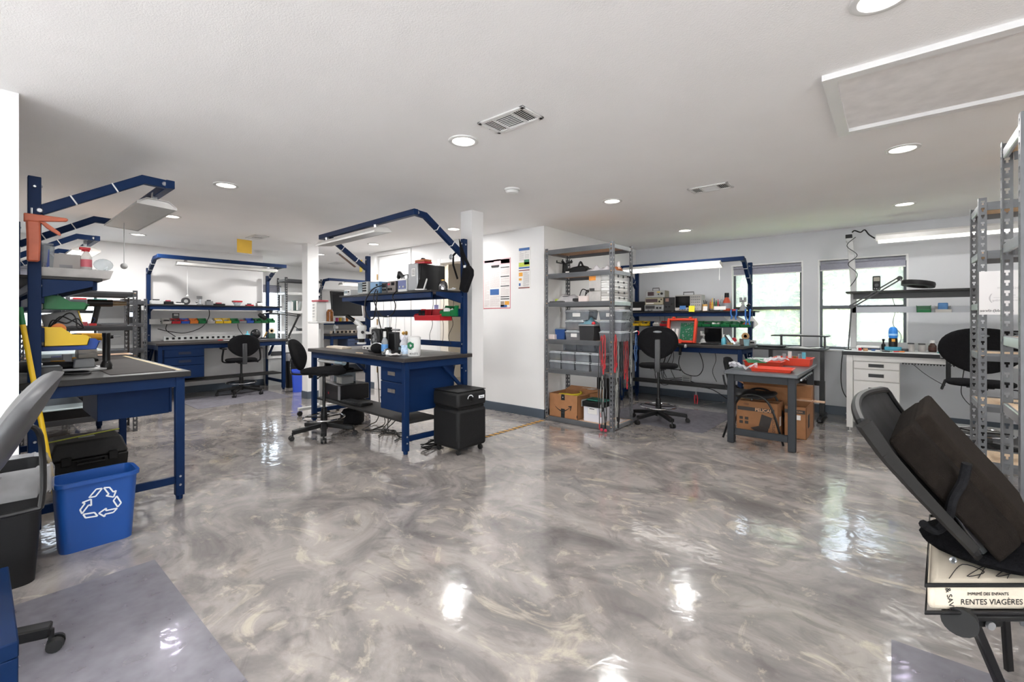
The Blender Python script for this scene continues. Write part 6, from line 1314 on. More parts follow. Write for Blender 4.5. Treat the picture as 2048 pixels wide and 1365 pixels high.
t = thing('silver_bar', 'thin silver bar lying on the raised black shelf', 'bar', (-1.0, 6.98, 1.045)); MB().box(-.16, -.04, 0, .13, .04, .012).make('bar', LGREY, t, bev=.003)
t = thing('laptop_tray', 'grey flat tray at the left end of the black standing desk', 'tray', (-1.22, 6.75, .891)); MB().frus(0, 0, 0, .025, .28, .22, .32, .26).make('tray', DGREY, t, bev=.003)
t = thing('papers', 'white and grey sheets lying on the black standing desk', 'papers', (-.86, 6.74, .891)); MB().grid(lambda u, v: ((u-.5)*.34, (v-.5)*.2, .004+.010*math.sin(5*u)**2), 8, 4).make('top_sheet', PAPER, t, smooth=0, solid=.001); MB().box(-.12, -.115, 0, .16, .09, .003).make('bottom_sheet', LGREY, t, smooth=0)
# ------------------------------------------------------------------ white bench items
wz = .906
mt = thing('multimeter', 'black handheld multimeter standing on the shelf in front of the right window', 'multimeter', (-.143, 6.72, 1.586), .1); mt.location = (-.143, 6.60, 1.586)
MB().box(-.035, 0, 0, .035, .03, .165).make('body', BLACK, mt, bev=.006); MB().box(-.027, -.002, .105, .027, -.0003, .15).make('display', mat('olive_lcd', '7a776b', .3, 0, .05, 8), mt, smooth=0); MB().cyl((0, -.0005, .06), (0, -.012, .06), .018, n=14).make('dial', DGREY, mt); 
for x in (-.02, 0, .02): MB().cyl((x, -.0005, .02), (x, -.004, .02), .006, n=8).make('jack', GREY, mt)
cable('thin wire hanging from the shelf in front of the right window', [(-.02, 6.93, 1.56), (.02, 6.935, 1.38), (.0, 6.93, 1.2), (.07, 6.92, 1.08), (.06, 6.90, .98)], .003, DGREY)
hopper('small green bin on the rail right of the right window', (.263, 6.91, 1.335), 0, .12, .12, .075, GREEN)
t = hopper('pale bin of blue wipes on the rail right of the right window', (.42, 6.91, 1.335), 0, .13, .12, .07, mat('bone_plastic', 'c9c6c0', .5, 0, .04, 6)); MB().box(-.04, -.07, .02, .04, -.02, .105).make('wipes', mat('wipe_blue', '5f8fc4', .7, 0, .1, 20), t, bev=.006)
t = thing('blue_driver', 'bright blue and black electric screwdriver standing in its aqua dock', 'electric screwdriver', (.0, 6.70, wz)); MB().box(-.075, -.045, 0, .075, .045, .04).make('dock', mat('dock_aqua', '2a91ad', .4, 0, .05, 6), t, bev=.005); MB().lathe([(.038, .04), (.040, .06), (.040, .13), (.036, .14)], (0,0,0), 20).make('lower_grip', BLACK, t); MB().lathe([(.037, .14), (.042, .16), (.042, .21), (.036, .245), (.022, .262), (.0001, .268)], (0,0,0), 20).make('upper_shell', mat('bright_blue', '2f86dd', .35, 0, .1, 14), t); MB().box(-.012, -.043, .10, .018, -.039, .13).make('label', INKY, t, smooth=0); MB().lathe([(.041, .165), (.0435, .17), (.0435, .185), (.041, .19)], (0,0,0), 20).make('band', mat('pale_blue_band', '9cc8ee', .4, 0, .05, 6), t)
t = thing('small_spray', 'small dark dropper bottle left of the blue screwdriver', 'bottle', (-.085, 6.74, wz)); MB().lathe([(.018, 0), (.02, .06), (.008, .075), (.008, .10), (.012, .11), (.012, .125), (.0001, .128)], (0,0,0), 14).make('bottle', BLACK, t)
for i, (x, y, h, r_, lab, m, cm_) in enumerate(((.15, 6.62, .075, .03, 'clear jar with a dark lid nearest the aqua dock', CLOUDY, DGREY), (.24, 6.66, .07, .032, 'clear jar of pink beads between the jar and the brown bottle', CLOUDY, DGREY))):
    t = thing('jar', lab, 'jar', (x, y, wz)); MB().lathe([(r_, 0), (r_, h), (r_*.9, h+.004)], (0,0,0), 18).make('body', m, t); MB().lathe([(r_*.95, h+.005), (r_*.95, h+.018), (.0001, h+.019)], (0,0,0), 18).make('lid', cm_, t); MB().lathe([(r_*.85, .004), (r_*.85, h*.5), (.0001, h*.52)], (0,0,0), 14).make('contents', mat('pink_beads', 'd6b0ad', .6, 0, .3, 40) if i else mat('white_beads', 'd5d3cc', .6, 0, .2, 40), t)
bottle('brown glass bottle with a white cap on the white workbench', (.325, 6.66, wz), .125, .034, mat('amber_glass', '3a1f14', .1, 0, .1, 8), WHITEP, tagm=mat('dark_label', '4b2a22', .5, 0, .2, 20), neck=.55)
t = thing('desk_vise', 'silver hand vise right of the brown bottle on the white workbench', 'vise', (.44, 6.68, wz), .3); MB().box(-.06, -.04, 0, .06, .04, .02).make('base', BLACK, t, bev=.004); MB().bar((-.05, 0, .06), (.06, 0, .075), .04, .045).make('body', LGREY, t, bev=.005); MB().cyl((0, 0, .02), (0, 0, .06), .018, n=12).make('swivel', GREY, t); MB().cyl((.06, 0, .075), (.13, 0, .08), .009, n=8).make('screw', CHROME, t); MB().cyl((.12, -.04, .08), (.12, .04, .08), .005, n=6).make('handle', BRASS, t)
t = thing('parts_case', 'white flat case with black trim lying at the left of the white workbench', 'case', (-.22, 6.66, wz)); MB().box(-.11, -.05, 0, .11, .05, .022).make('lower_half', NAVYD, t, bev=.003); MB().box(-.105, -.045, .0225, .105, .045, .045).make('lid', WHITEP, t, bev=.003)
sm = [('tan wooden block', -.235, 6.38, (.035, .03, .03), mat('tan_block', 'b98f6a', .6, 0, .1, 12)), ('small red cap', -.285, 6.42, (.025, .025, .03), RED), ('blue hex-key holder', -.16, 6.46, (.05, .02, .016), INKB), ('silver key ring', -.10, 6.44, (.05, .03, .008), ZINC), ('green offcut', -.03, 6.42, (.05, .03, .006), GREEN), ('red-handled pick', .03, 6.38, (.06, .012, .012), RED), ('orange tip box', .07, 6.40, (.05, .02, .012), ORNG), ('white eraser', -.13, 6.38, (.04, .02, .014), PAPER), ('black side cutter', -.06, 6.36, (.07, .02, .012), BLACK), ('teal cloth', .42, 6.45, (.12, .07, .01), mat('teal_cloth', '4d9c93', .8, 0, .1, 20)), ('white label roll', -.30, 6.52, (.04, .04, .04), PAPER), ('grey charger', .10, 6.56, (.05, .04, .03), DGREY)]
for n_, x, y, s, m in sm: t = thing('bench_part', n_+' among the clutter on the white workbench', 'part', (x, y, wz), jit(.6)); MB().box(-s[0]/2, -s[1]/2, 0, s[0]/2, s[1]/2, s[2]).make('body', m, t, bev=.002)
# magnifier lamp clamped to the left end
def maglamp(label, loc, rz, pts, headp, tiltM, head_r=.09, base=True, hm=BLACK, am=BLACKM):
    t = thing('magnifier_lamp', label, 'lamp', loc, rz, 'spring-arm magnifier lamps')
    if base: MB().box(-.03, -.03, -.05, .03, .03, -.035).box(-.03, .018, -.05, -.01, .03, .0).box(-.03, -.03, 0, .03, .03, .012).cyl((0,-.01,-.075), (0,-.01,-.045), .006, n=8).make('clamp', am, t)
    P = [Vector(p) for p in pts]
    for i in range(len(P)-1):
        o = Vector((0, 0, .018)); 
        b = MB(); b.bar(P[i]+o, P[i+1]+o, .014); b.bar(P[i]-o, P[i+1]-o, .014); b.make('spring_arm', am, t)
        MB().cyl(P[i+1]-Vector((0,.016,0)), P[i+1]+Vector((0,.016,0)), .026, n=10).make('joint', am, t)
    h = MB(); h.lathe([(head_r*.55, .004), (head_r*.62, .022), (head_r, .018), (head_r*1.04, 0), (head_r*1.02, -.03), (head_r*.66, -.034), (head_r*.6, -.01)], (0,0,0), 28); h.xf(T(headp) @ tiltM); hd = h.make('lamp_head', hm, t)
    l = MB().lathe([(.0001, 0), (head_r*.57, 0)], (0,0,0), 24); l.xf(T(headp) @ tiltM @ T(0,0,.002)); l.make('lens', mat('lens_glass', '15181c', .05, 0, 0), hd)
    MB().bar(P[-1], Vector(headp)+(tiltM @ Vector((-head_r*.9, 0, .0))), .014).make('head_yoke', CHROME if hm is BLACK else hm, t)
    return t
mb = Vector((-.395, 6.50, .906))
maglamp('black magnifier lamp on a spring arm clamped to the white workbench', mb, 0, [(0, 0, .02), (.03, .02, .50), (.45, .0, .80)], (.60, -.03, .735), Ry(.14) @ Rx(-.10), .135)
cable('black cord hanging down from the magnifier lamp clamp', [(-.44, 6.46, .90), (-.455, 6.42, .72), (-.45, 6.38, .5), (-.40, 6.40, .36), (-.30, 6.5, .30)], .005)
cable('black cord looped at the top of the bent white lamp post', [(-.38, 6.855, 2.31), (-.355, 6.86, 2.33), (-.30, 6.87, 2.305), (-.26, 6.88, 2.33), (-.22, 6.89, 2.27), (-.165, 6.9, 2.22)], .008)
cable('grey cord twined around the bent white lamp post', [(-.345, 6.85, 2.25), (-.43, 6.84, 2.15), (-.33, 6.85, 2.03), (-.42, 6.87, 1.93), (-.33, 6.88, 1.80), (-.40, 6.89, 1.66)], .005, DGREY)
t = thing('desk_monitor', 'black monitor standing at the right of the white workbench behind the stool', 'monitor', (.92, 6.72, wz)); MB().box(-.25, 0, .02, .25, .03, .24).make('housing', BLACK, t, bev=.012); MB().box(-.23, -.003, .035, .23, -.0005, .225).make('screen', GLASSB, t, smooth=0); MB().box(-.08, -.04, 0, .08, .08, .018).make('foot', BLACK, t, bev=.004)
t = thing('glue_gun', 'black tool with a silver end hooked on the front edge of the white workbench', 'hand tool', (.42, 6.225, .86)); MB().bar((0, 0, .02), (0, 0, -.20), .036, .03).make('handle', BLACK, t, bev=.006); MB().cyl((-.06, 0, .04), (.05, 0, .05), .03, .024, 14).make('body', LGREY, t); MB().bar((-.02, 0, -.20), (-.05, 0, -.30), .05, .02).make('plug', BLACK, t, bev=.005)
cable('thin black wire sagging to the hooked tool under the white bench', [(.16, 6.3, .79), (.25, 6.26, .70), (.36, 6.235, .62), (.40, 6.225, .60)], .003)
cable('thin black wire hanging behind the stool to the wall', [(.55, 6.4, .79), (.55, 6.6, .62), (.57, 6.9, .44), (.66, 7.1, .30), (.74, 7.2, .26)], .004)
# paper sign with mirrored writing on the farther rack
t = thing('paper_sign', 'white sheet with faint mirrored handwriting hung on the farther right rack', 'sign', (.468, 4.60, 1.297), 0)
MB().box(0, 0, 0, .28, .002, .305).make('sheet', mat('thin_paper', 'dad8d8', .7, 0, .03, 6), t, smooth=0)
MR = Matrix.Scale(-1, 4, Vector((1, 0, 0)))
for body, x, z, s, m in (('Resistor =', .15, .185, .030, mat('faint_ink', 'b3b1b3', .7, 0, 0)), ('on', .165, .135, .02, mat('faint_ink', 'b3b1b3', .7, 0, 0)), ('across shielding', .125, .10, .019, mat('faint_ink', 'b3b1b3', .7, 0, 0)), (')', .055, .12, .07, mat('faint_ink', 'b3b1b3', .7, 0, 0)), ('max(vdd)-three', .085, .028, .026, INK)):
    text('lettering', body, s, m, t, T(x, -.0008, z) @ FRONT @ MR)
MB().box(.07, -.0016, .118, .26, -.0002, .120).make('rule', mat('faint_ink', 'b3b1b3', .7, 0, 0), t, smooth=0)
# ------------------------------------------------------------------ near left workbench: things on it
def L1(x, y, z=.901): return Vector((x, y, z))
t = thing('caulking_gun', 'rust-orange caulking gun hooked on the nearest left upright', 'caulking gun', (-3.80, .222, 1.60), 0)
b = MB(); b.ext([(-.030, 0), (.022, .0), (.026, .12), (.024, .235), (-.034, .235), (-.030, .12)], -.022, .022, 'x'); b.make('barrel', TERRA, t, bev=.008)
MB().ext([(-.042, .225), (.135, .252), (.142, .265), (.13, .272), (-.042, .275)], -.014, .014, 'x').make('handle', TERRA, t, bev=.004)
MB().ext([(.02, .235), (.045, .235), (.105, .185), (.112, .165), (.10, .165), (.05, .20)], -.008, .008, 'x').make('trigger', TERRA, t, bev=.003)
MB().cyl((0, -.01, .276), (0, -.01, .31), .005, n=8).make('push_rod', ZINC, t)
sz = 1.526
t = thing('parts_tray', 'wide cloudy compartment tray on the shelf of the near left workbench', 'tray', (-4.0, .385, sz), PI/2)
MB().frus(.02, 0, 0, .052, .32, .24, .35, .27).make('body', CLOUDY, t, smooth=0)
for x in (-.10, -.03, .04, .11): MB().box(x, -.125, .053, x+.004, .125, .056).make('divider', CLOUDY, t, smooth=0)
z = sz+.056
t = thing('clear_tub', 'clear tub with a blue liner on the compartment tray', 'tub', (-4.02, .27, z)); MB().lathe([(.045, 0), (.055, .14), (.05, .14), (.042, .004), (.0001, .004)], (0,0,0), 4).make('tub', CLEAR, t, smooth=0); MB().box(-.03, -.025, .006, .03, .028, .115).make('liner', mat('ink_blue', '34478a', .5, 0, .1, 9), t, smooth=0); MB().box(-.045, -.045, .142, .045, .045, .152).make('lid', CLEAR, t, smooth=0)
t = thing('grey_carton', 'low grey carton on the compartment tray behind the tubs', 'box', (-4.08, .375, z)); MB().box(-.05, -.07, 0, .05, .07, .10).make('body', mat('grey_card', 'aaa6a2', .7, 0, .05, 9), t, bev=.003); MB().box(.0505, -.03, .01, .0515, .03, .03).make('label', GREY, t, smooth=0)
bottle('pink soap bottle with a red spray head standing in the compartment tray', Vector((-3.99, .465, z)), .16, .028, CLOUDY, RED, tagm=mat('soap_pink', 'c4626c', .5, 0, .08, 9), neck=.5, spray=True)
t = thing('clear_cup', 'clear plastic cup and lid lying at the front of the compartment tray', 'cup', (-3.97, .545, z)); MB().ball((0,0,.04), .05, 16, 8, sx=.7, sz=.8).make('cup', CLEAR, t)
for i, (x, y, h, lab) in enumerate(((-4.5, .42, .09, 'white carton farther along the near-left bench shelf'), (-4.85, .40, .06, 'dark flat box in the middle of the near-left bench shelf'), (-5.3, .42, .10, 'grey box at the far end of the near-left bench shelf'))):
    t = thing('storage_carton', lab, 'box', (x, y, sz), .05*i); MB().box(-.13, -.1, 0, .13, .1, h).make('body', [PAPER, DGREY, LGREY][i], t, bev=.004); MB().box(-.134, -.104, h+.0005, .134, .104, h+.014).make('lid', [LGREY, BLACK, GREY][i], t, bev=.003)
ry = .955-.73+.044
def yb(label, x, z, w, d, h, m, fill=None): return hopper(label, (x, ry, z), PI, w, d, h, m, fill)
yb('front green parts bin hung under the near-left bench shelf', -4.02, 1.325, .10, .20, .085, GREEN)
yb('second green parts bin behind the front one on the near-left bench', -4.14, 1.325, .10, .22, .085, GREEN)
yb('yellow parts bin full of cords on the near-left bench rail', -3.975, 1.10, .12, .205, .115, YEL, BLACK)
yb('large blue parts bin behind the yellow one on the near-left bench rail', -4.16, 1.065, .20, .27, .125, BLUEP, DGREY)
t = thing('tilted_box', 'grey box leaning in the blue parts bin above the yellow one', 'box', (-4.15, .31, 1.20), 0, rot=(math.radians(12), 0, 0)); MB().box(-.03, -.02, 0, .03, .15, .10).make('body', GREY, t, bev=.003); MB().box(-.03, .152, .0, .03, .158, .09).make('yellow_edge', YEL, t, smooth=0)
t = thing('tape_roll', 'orange tape roll standing in the yellow parts bin', 'tape', (-3.97, .335, 1.165)); MB().cyl((-.02, 0, .04), (.02, 0, .04), .035, n=18).make('roll', ORNG, t)
for i in range(3): cable(['black cord spilling over the yellow parts bin', 'black cord arched above the yellow parts bin', 'thin black cord across the grey leaning box'][i], [(-3.97, .29, 1.2), (-3.95, .31+.03*i, 1.26+.02*i), (-3.96, .37+.02*i, 1.24+.02*i), (-3.95, .42, 1.27-.03*i), (-3.96, .45, 1.21)], .004)
t = thing('bench_vise', 'grey swivel vise on a round turntable on the near left workbench', 'vise', L1(-4.44, .50)); MB().lathe([(.155, 0), (.16, .006), (.16, .014), (.12, .02), (.0001, .022)], (0,0,0), 36).make('turntable', LGREY, t)
MB().frus(.02, .0, .022, .085, .13, .12, .11, .10).make('base', GREY, t, bev=.006); MB().ext([(-.06, .086), (.07, .086), (.075, .12), (.05, .15), (-.04, .15), (-.07, .125)], -.035, .07, 'y').make('jaw_block', mat('warm_grey_metal', '8f8a83', .4, .3, .08, 8), t, bev=.005); MB().box(-.045, -.105, .02, -.005, -.055, .12).make('front_jaw', LGREY, t, bev=.004); MB().cyl((0, -.11, .10), (0, -.16, .10), .012, n=10).make('screw', ZINC, t)
t = thing('flashlight', 'long black flashlight standing on its head on the near left workbench', 'flashlight', L1(-4.36, .615)); MB().lathe([(.033, 0), (.034, .035), (.024, .062)], (0,0,0), 20).make('head', BLACK, t); MB().lathe([(.0225, .060), (.0225, .235), (.0245, .24), (.0245, .265), (.0001, .266)], (0,0,0), 20).make('barrel', BLACKM, t); MB().cyl((.02, .0, .05), (.026, .004, .05), .006, n=8).make('switch', GREY, t)
drill('yellow cordless drill standing at the far end of the near left workbench', L1(-5.25, .66), math.radians(75), s=1.1)
drill('yellow and black drill lying behind the flashlight', L1(-4.95, .615, .945), 1.0, s=.8, rot=(PI/2, 0, 1.1))
t = thing('angle_grinder', 'black power tool with yellow label at the back of the near left workbench', 'power tool', L1(-4.42, .335), PI/2-.1); MB().cyl((-.10, 0, .045), (.13, 0, .038), .036, .026, 16).make('body', BLACK, t); MB().cyl((-.10, 0, .045), (-.17, 0, .045), .040, .034, 14).make('gear_head', DGREY, t); MB().box(.0, -.002, .071, .07, .008, .078).make('label', DYEL, t, smooth=0); MB().tube([(.13, 0, .038), (.20, .03, .03), (.25, -.02, .012)], .006, 6, sub=4).make('cord', BLACK, t)
t = thing('speaker_box', 'small dark grey box at the near end of the near left workbench', 'box', L1(-3.99, .30)); MB().box(-.07, -.05, 0, .07, .05, .075).make('body', DGREY, t, bev=.006)
cable('looped black cord on the near left workbench in front of the grey box', [(-4.12, .33, .91), (-4.05, .42, .908), (-4.12, .50, .908), (-4.25, .48, .908), (-4.28, .38, .908), (-4.18, .31, .91)], .006)
t = thing('pale_panel', 'pale plastic panel propped across the rear of the near left workbench', 'panel', L1(-4.95, .37, .985), 0); MB().box(-.35, -.10, 0, .35, .14, .03).make('panel', mat('pale_aqua_panel', 'c3d3d6', .35, 0, .05, 5), t, bev=.004); MB().box(-.30, -.06, -.083, -.26, .08, -.0005).box(.26, -.06, -.083, .30, .08, -.0005).make('foot', LGREY, t, smooth=0)
t = thing('masking_tape', 'strip of pale masking tape along the front edge of the near left workbench', 'tape', L1(-4.85, .945, .9005)); MB().box(-.93, -.012, 0, .95, .012, .0012).make('strip', mat('masking', 'c9b78d', .7, 0, .12, 20), t, smooth=0)
t = thing('bench_cover', 'charcoal rubber mat covering the near left workbench top', 'mat', L1(-4.8, .72, .9003)); MB().box(-.9, -.15, 0, .9, .2, .003).make('mat', mat('rubber_sheet', '3d3836', .75, 0, .08, 5, spec=.15), t, smooth=0)
t = thing('hard_case', 'black hard case with a grey label on the floor under the near left workbench', 'case', (-5.16, .60, 0), PI/2)
MB().frus(0, 0, 0, .15, .46, .42, .48, .44).make('lower_shell', BLACK, t, bev=.012, seg=2); MB().frus(0, 0, .152, .285, .48, .44, .40, .36).make('upper_shell', mat('pebbled_black', '1b1b1b', .6, 0, .15, 60), t, bev=.015, seg=2); MB().box(-.05, -.05, .2855, .05, .03, .288).make('label', GREY, t, smooth=0)
for x in (-.14, .14): MB().box(x-.03, -.235, .11, x+.03, -.219, .18).make('latch', BLACK, t, bev=.004)
MB().tube([(-.08, -.22, .13), (-.08, -.26, .12), (.08, -.26, .12), (.08, -.22, .13)], .010, 6).make('handle', BLACK, t)
cable('yellow-green rod lying across the top of the black hard case', [(-5.0, .30, .30), (-5.12, .55, .298), (-5.22, .82, .297)], .006, mat('rod_lime', 'a9b03c', .5, 0, .08, 9))
t = thing('mop_handle', 'yellow mop handle with a green end leaning against the nearest left upright', 'handle', (-3.655, .33, 0)); MB().cyl((0, 0, 0), (-.143, -.153, 1.235), .0125, n=12).make('pole', YEL, t); MB().cyl((-.143, -.153, 1.236), (-.154, -.165, 1.335), .0135, n=12).make('end_cap', GREEN, t)
t = thing('work_apron', 'black apron hanging behind the nearest left upright', 'apron', (-4.02, .13, .55)); MB().grid(lambda u, v: ((u-.5)*.22, .025*math.sin(9*u+2*v)+.0, v*1.05), 14, 10).make('cloth', FABRIC, t, smooth=60, solid=.004)
# pale boards on the bottom shelf of the dark rack
for i, (y, w_, lab) in enumerate(((.55, .50, 'pale glossy board on the bottom shelf of the dark rack'), (.93, .30, 'second pale board right of the first on the dark rack'))):
    t = thing('display_panel', lab, 'panel', (-6.70, y, .221), 0); MB().box(-.16, -w_/2, 0, .16, w_/2, .10).make('box', BLACK, t, bev=.004); MB().box(-.17, -w_/2, .1005, .17, w_/2, .115).make('panel', mat('pale_aqua_panel', 'c3d3d6', .35, 0, .05, 5), t, bev=.003)
# ------------------------------------------------------------------ bins in the foreground
def rrect(w, d, r, n=5):
    o = []
    for cx, cy, a0 in ((w/2-r, d/2-r, 0), (-w/2+r, d/2-r, PI/2), (-w/2+r, -d/2+r, PI), (w/2-r, -d/2+r, 1.5*PI)):
        for i in range(n+1): a = a0+i/n*PI/2; o.append((cx+r*math.cos(a), cy+r*math.sin(a)))
    return o
def wastebin(b, w0, d0, w1, d1, h, r, th=.004, rim=.012, z0=0):
    A = [rrect(w0, d0, r), rrect(w1, d1, r), rrect(w1+2*rim, d1+2*rim, r+rim), rrect(w1+2*rim, d1+2*rim, r+rim), rrect(w1-2*th, d1-2*th, r), rrect(w0-2*th, d0-2*th, r)]
    Z = [0, h-.02, h-.02, h, h, th]; n = len(A[0]); vs = [(x, y, z0+z) for a, z in zip(A, Z) for x, y in a]
    fs = [(j*n+i, j*n+(i+1) % n, (j+1)*n+(i+1) % n, (j+1)*n+i) for j in range(5) for i in range(n)]+[tuple(range(n-1, -1, -1)), tuple(range(5*n, 6*n))]
    return b.add(vs, fs)
t = thing('recycling_bin', 'blue recycling bin with a white arrow mark on the floor in the left foreground', 'bin', (-3.487, .445, 0), PI/2)
wastebin(MB(), .305, .185, .345, .225, .385, .045).make('body', BINBLUE, t, smooth=50)
def rec_arrow(b, a):
    """one outlined folded arrow of the recycling mark, in the xz plane"""
    o = b.n()
    for out in ([(-.050, .006), (-.028, .044), (-.006, .044), (-.026, .008), (-.050, .006)], [(.000, .046), (.022, .044), (.040, .018), (.050, .024), (.044, -.008), (.014, .004), (.024, .010), (.000, .046)]):
        for p, q in zip(out, out[1:]): b.bar((p[0], 0, p[1]), (q[0], 0, q[1]), .0062, .002, (0, 1, 0))
    b.xf(Matrix.Rotation(a, 4, 'Y') @ T(0, 0, .030), o)
b = MB()
for k in range(3): rec_arrow(b, k*2*PI/3+.12)
b.xf(T(.010, -.1085, .240) @ Rx(.052) @ Matrix.Scale(1.12, 4)); b.make('recycling_mark', INKW, t, smooth=0)
t = thing('waste_bin', 'black waste bin with a clear liner at the left edge beside the blue recycling bin', 'bin', (-3.295, -.01, 0), PI/2)
wastebin(MB(), .40, .27, .47, .31, .545, .05).make('body', mat('bin_black', '1a1a1b', .55, 0, .08, 6, spec=.25), t, smooth=50)
def lin_(u, v):
    n = 48; a = rrect(.505, .345, .06, 11); i = int(round(u*48)) % 48; x, y = a[i]; w_ = 1+.012*math.sin(i*2.3)+.01*math.sin(i*5.1)
    k = int(round(v*6)); sc = [.80, .90, .97, 1.0, 1.035, 1.03, 1.02][k]; zz = [.40, .47, .53, .565, .548, .49, .43][k]
    return (x*sc*w_, y*sc*w_, zz+.010*math.sin(i*1.7)*(1 if k != 3 else .3))
MB().grid(lin_, 48, 6).make('bin_liner', LINER, t, smooth=60)
# left foreground chair, frame foot
stool('grey padded drafting chair cut off by the left edge before the waste bin', (-2.555, -.185, 0), math.radians(176), seat=.60, back_z=.865, bw=.44, bh=.40, ring=0, base_r=.385, tilt=.50, rot5=math.radians(-100), slot=False, seat_r=(.22, .22), tk=2.1, bm=mat('grey_leatherette', '4b4b4d', .42, 0, .1, 14), sm=mat('grey_leatherette', '4b4b4d', .42, 0, .1, 14))
t = thing('frame_foot', 'navy steel frame foot in the bottom left corner of the photo', 'frame', (0, 0, 0))
MB().box(-2.93, .045, .145, -2.225, .095, .20).make('rail', NAVY, t, bev=.004); MB().box(-2.272, .046, 0, -2.226, .094, .144).make('foot', NAVY, t, bev=.003); MB().box(-2.93, .046, 0, -2.885, .094, .144).make('foot', NAVY, t, bev=.003); MB().box(-2.93, -.5, .147, -2.88, .0445, .198).make('rail', NAVY, t, bev=.003)
# ------------------------------------------------------------------ right foreground: mesh chair loaded with cushions
t = thing('mesh_chair', 'black mesh-back chair leaning at the right edge, loaded with foam cushions', 'chair', (0, 0, 0))
FV = Vector((FW[0], FW[1], 0)); RV = Vector((RT[0], RT[1], 0))
def cam_(r, d, z): return FV*d+RV*(r+.95*(d-1.2))+Vector((0, 0, z))
prof = [(.925, 1.0), (.985, .915), (1.06, .83), (1.15, .735), (1.25, .63), (1.34, .525)]
def pr(s):
    s = max(0, min(.9999, s))*5; i = int(s); f = s-i; a, b_ = prof[i], prof[i+1]; return (a[0]+(b_[0]-a[0])*f, a[1]+(b_[1]-a[1])*f)
def mesh_fn(u, v): r, z = pr(v); k = (2*u-1); return cam_(r-.05*(1-k*k)+.10*max(0, k)**2*0, 1.20+.52*u, z+.02*(1-k*k))
MESHM = clearmat('chair_mesh', '2a2a2b', .86, .7)
MB().grid(lambda u, v: mesh_fn(u, v*.76), 14, 14).make('mesh_back', MESHM, t, smooth=60)
b = MB(); rim = [mesh_fn(0, i/10*.76) for i in range(11)][::-1]+[mesh_fn(i/8, 0) for i in range(1, 9)]+[mesh_fn(1, i/10*.76) for i in range(1, 11)]; b.tube(rim, .012, 8, sub=2); b.make('back_rim', BLACK, t)
b = MB(); N_ = 12
for j in range(N_):
    p = Vector(mesh_fn(0, j/N_*.72))-FV*.02-RV*.008; q = Vector(mesh_fn(0, (j+1)/N_*.72))-FV*.02-RV*.008; b.bar(p, q, .034*(1-.4*j/N_), .02, FV)
b.make('side_frame', mat('matte_grey_frame', '242322', .6, 0, .06, 9, spec=.2), t, smooth=40)
MB().bar(cam_(1.085, 1.24, .80), cam_(1.245, 1.27, .60), .022, .012, FV).make('back_bar', BLACKM, t, bev=.003); MB().bar(cam_(1.13, 1.26, .80), cam_(1.26, 1.28, .61), .018, .01, FV).make('back_bar', ZINC, t, bev=.003)
MB().add([cam_(1.18, 1.22, .450), cam_(1.75, 1.22, .450), cam_(1.75, 1.66, .450), cam_(1.18, 1.66, .450), cam_(1.18, 1.22, .473), cam_(1.75, 1.22, .473), cam_(1.75, 1.66, .473), cam_(1.18, 1.66, .473)], [(0,3,2,1),(4,5,6,7),(0,1,5,4),(1,2,6,5),(2,3,7,6),(3,0,4,7)]).make('seat_pan', BLACK, t, bev=.008)
kn = far(1912, 1236, 1.24); k = MB().cyl(kn-FV*.02-RV*.01, kn+FV*.02+RV*.03, .038, .036, 18)
k.make('adjuster_knob', RUBBER, t, smooth=20)
b = MB().add([far(1940, 1215, 1.25), far(2015, 1215, 1.25), far(2008, 1258, 1.25), far(1945, 1258, 1.25)]+[far(1940, 1215, 1.25)+FV*.03, far(2015, 1215, 1.25)+FV*.03, far(2008, 1258, 1.25)+FV*.03, far(1945, 1258, 1.25)+FV*.03], [(0,1,2,3),(7,6,5,4),(0,4,5,1),(1,5,6,2),(2,6,7,3),(3,7,4,0)]); pl = b.make('tilt_bracket', BLACK, t, bev=.006)
bp = far(1978, 1250, 1.245); MB().cyl(bp, bp-FV*.008, .011, n=14).make('bolt', ZINC, pl)
MB().bar(far(1948, 1246, 1.30), far(2003, 1375, 1.30), .026, .018, FV).make('leg', BLACKM, t, bev=.004); e = far(2003, 1375, 1.30); MB().bar(e, Vector((e.x+.03, e.y+.02, .02)), .026, .018, FV).make('leg', BLACKM, t, bev=.004)
for r, d in ((1.35, 1.62), (1.72, 1.25), (1.72, 1.62)): MB().bar(cam_(r, d, .424), cam_(r+.03, d, .01), .026, .018, FV).make('leg', BLACKM, t, bev=.004)
FOAM = mat('brown_black_foam', '1b1714', .95, 0, .2, 40, .2, 300, spec=.08); FOAM2 = mat('brown_foam', '221d19', .95, 0, .2, 40, .2, 300, spec=.08)
# foam pads resting on the back
def pad(label, off, th, s0, s1, d0, d1, m, name='foam_cushion'):
    o = thing(name, label, 'cushion', (0, 0, 0)); b = MB(); n = 10; vs = []
    for dd in (d0, d1):
        for side in (0, 1):
            for i in range(n+1):
                s = s0+(s1-s0)*i/n; r, z = pr(s); a = pr(s-.03); c = pr(s+.03); tx, tz = c[0]-a[0], c[1]-a[1]; L_ = math.hypot(tx, tz); nx, nz = -tz/L_, tx/L_
                if nz < 0: nx, nz = -nx, -nz
                q = off+(th if side else 0); vs.append(cam_(r+nx*q, dd, z+nz*q))
    m_ = n+1; fs = []
    for i in range(n):
        fs += [(i, i+1, m_+i+1, m_+i), (2*m_+i, 3*m_+i, 3*m_+i+1, 2*m_+i+1), (i, 2*m_+i, 2*m_+i+1, i+1), (m_+i, m_+i+1, 3*m_+i+1, 3*m_+i)]
    fs += [(0, m_, 3*m_, 2*m_), (n, 2*m_+n, 3*m_+n, m_+n)]
    b.add(vs, fs); b.make('foam', m, o, bev=.012, seg=2); return o
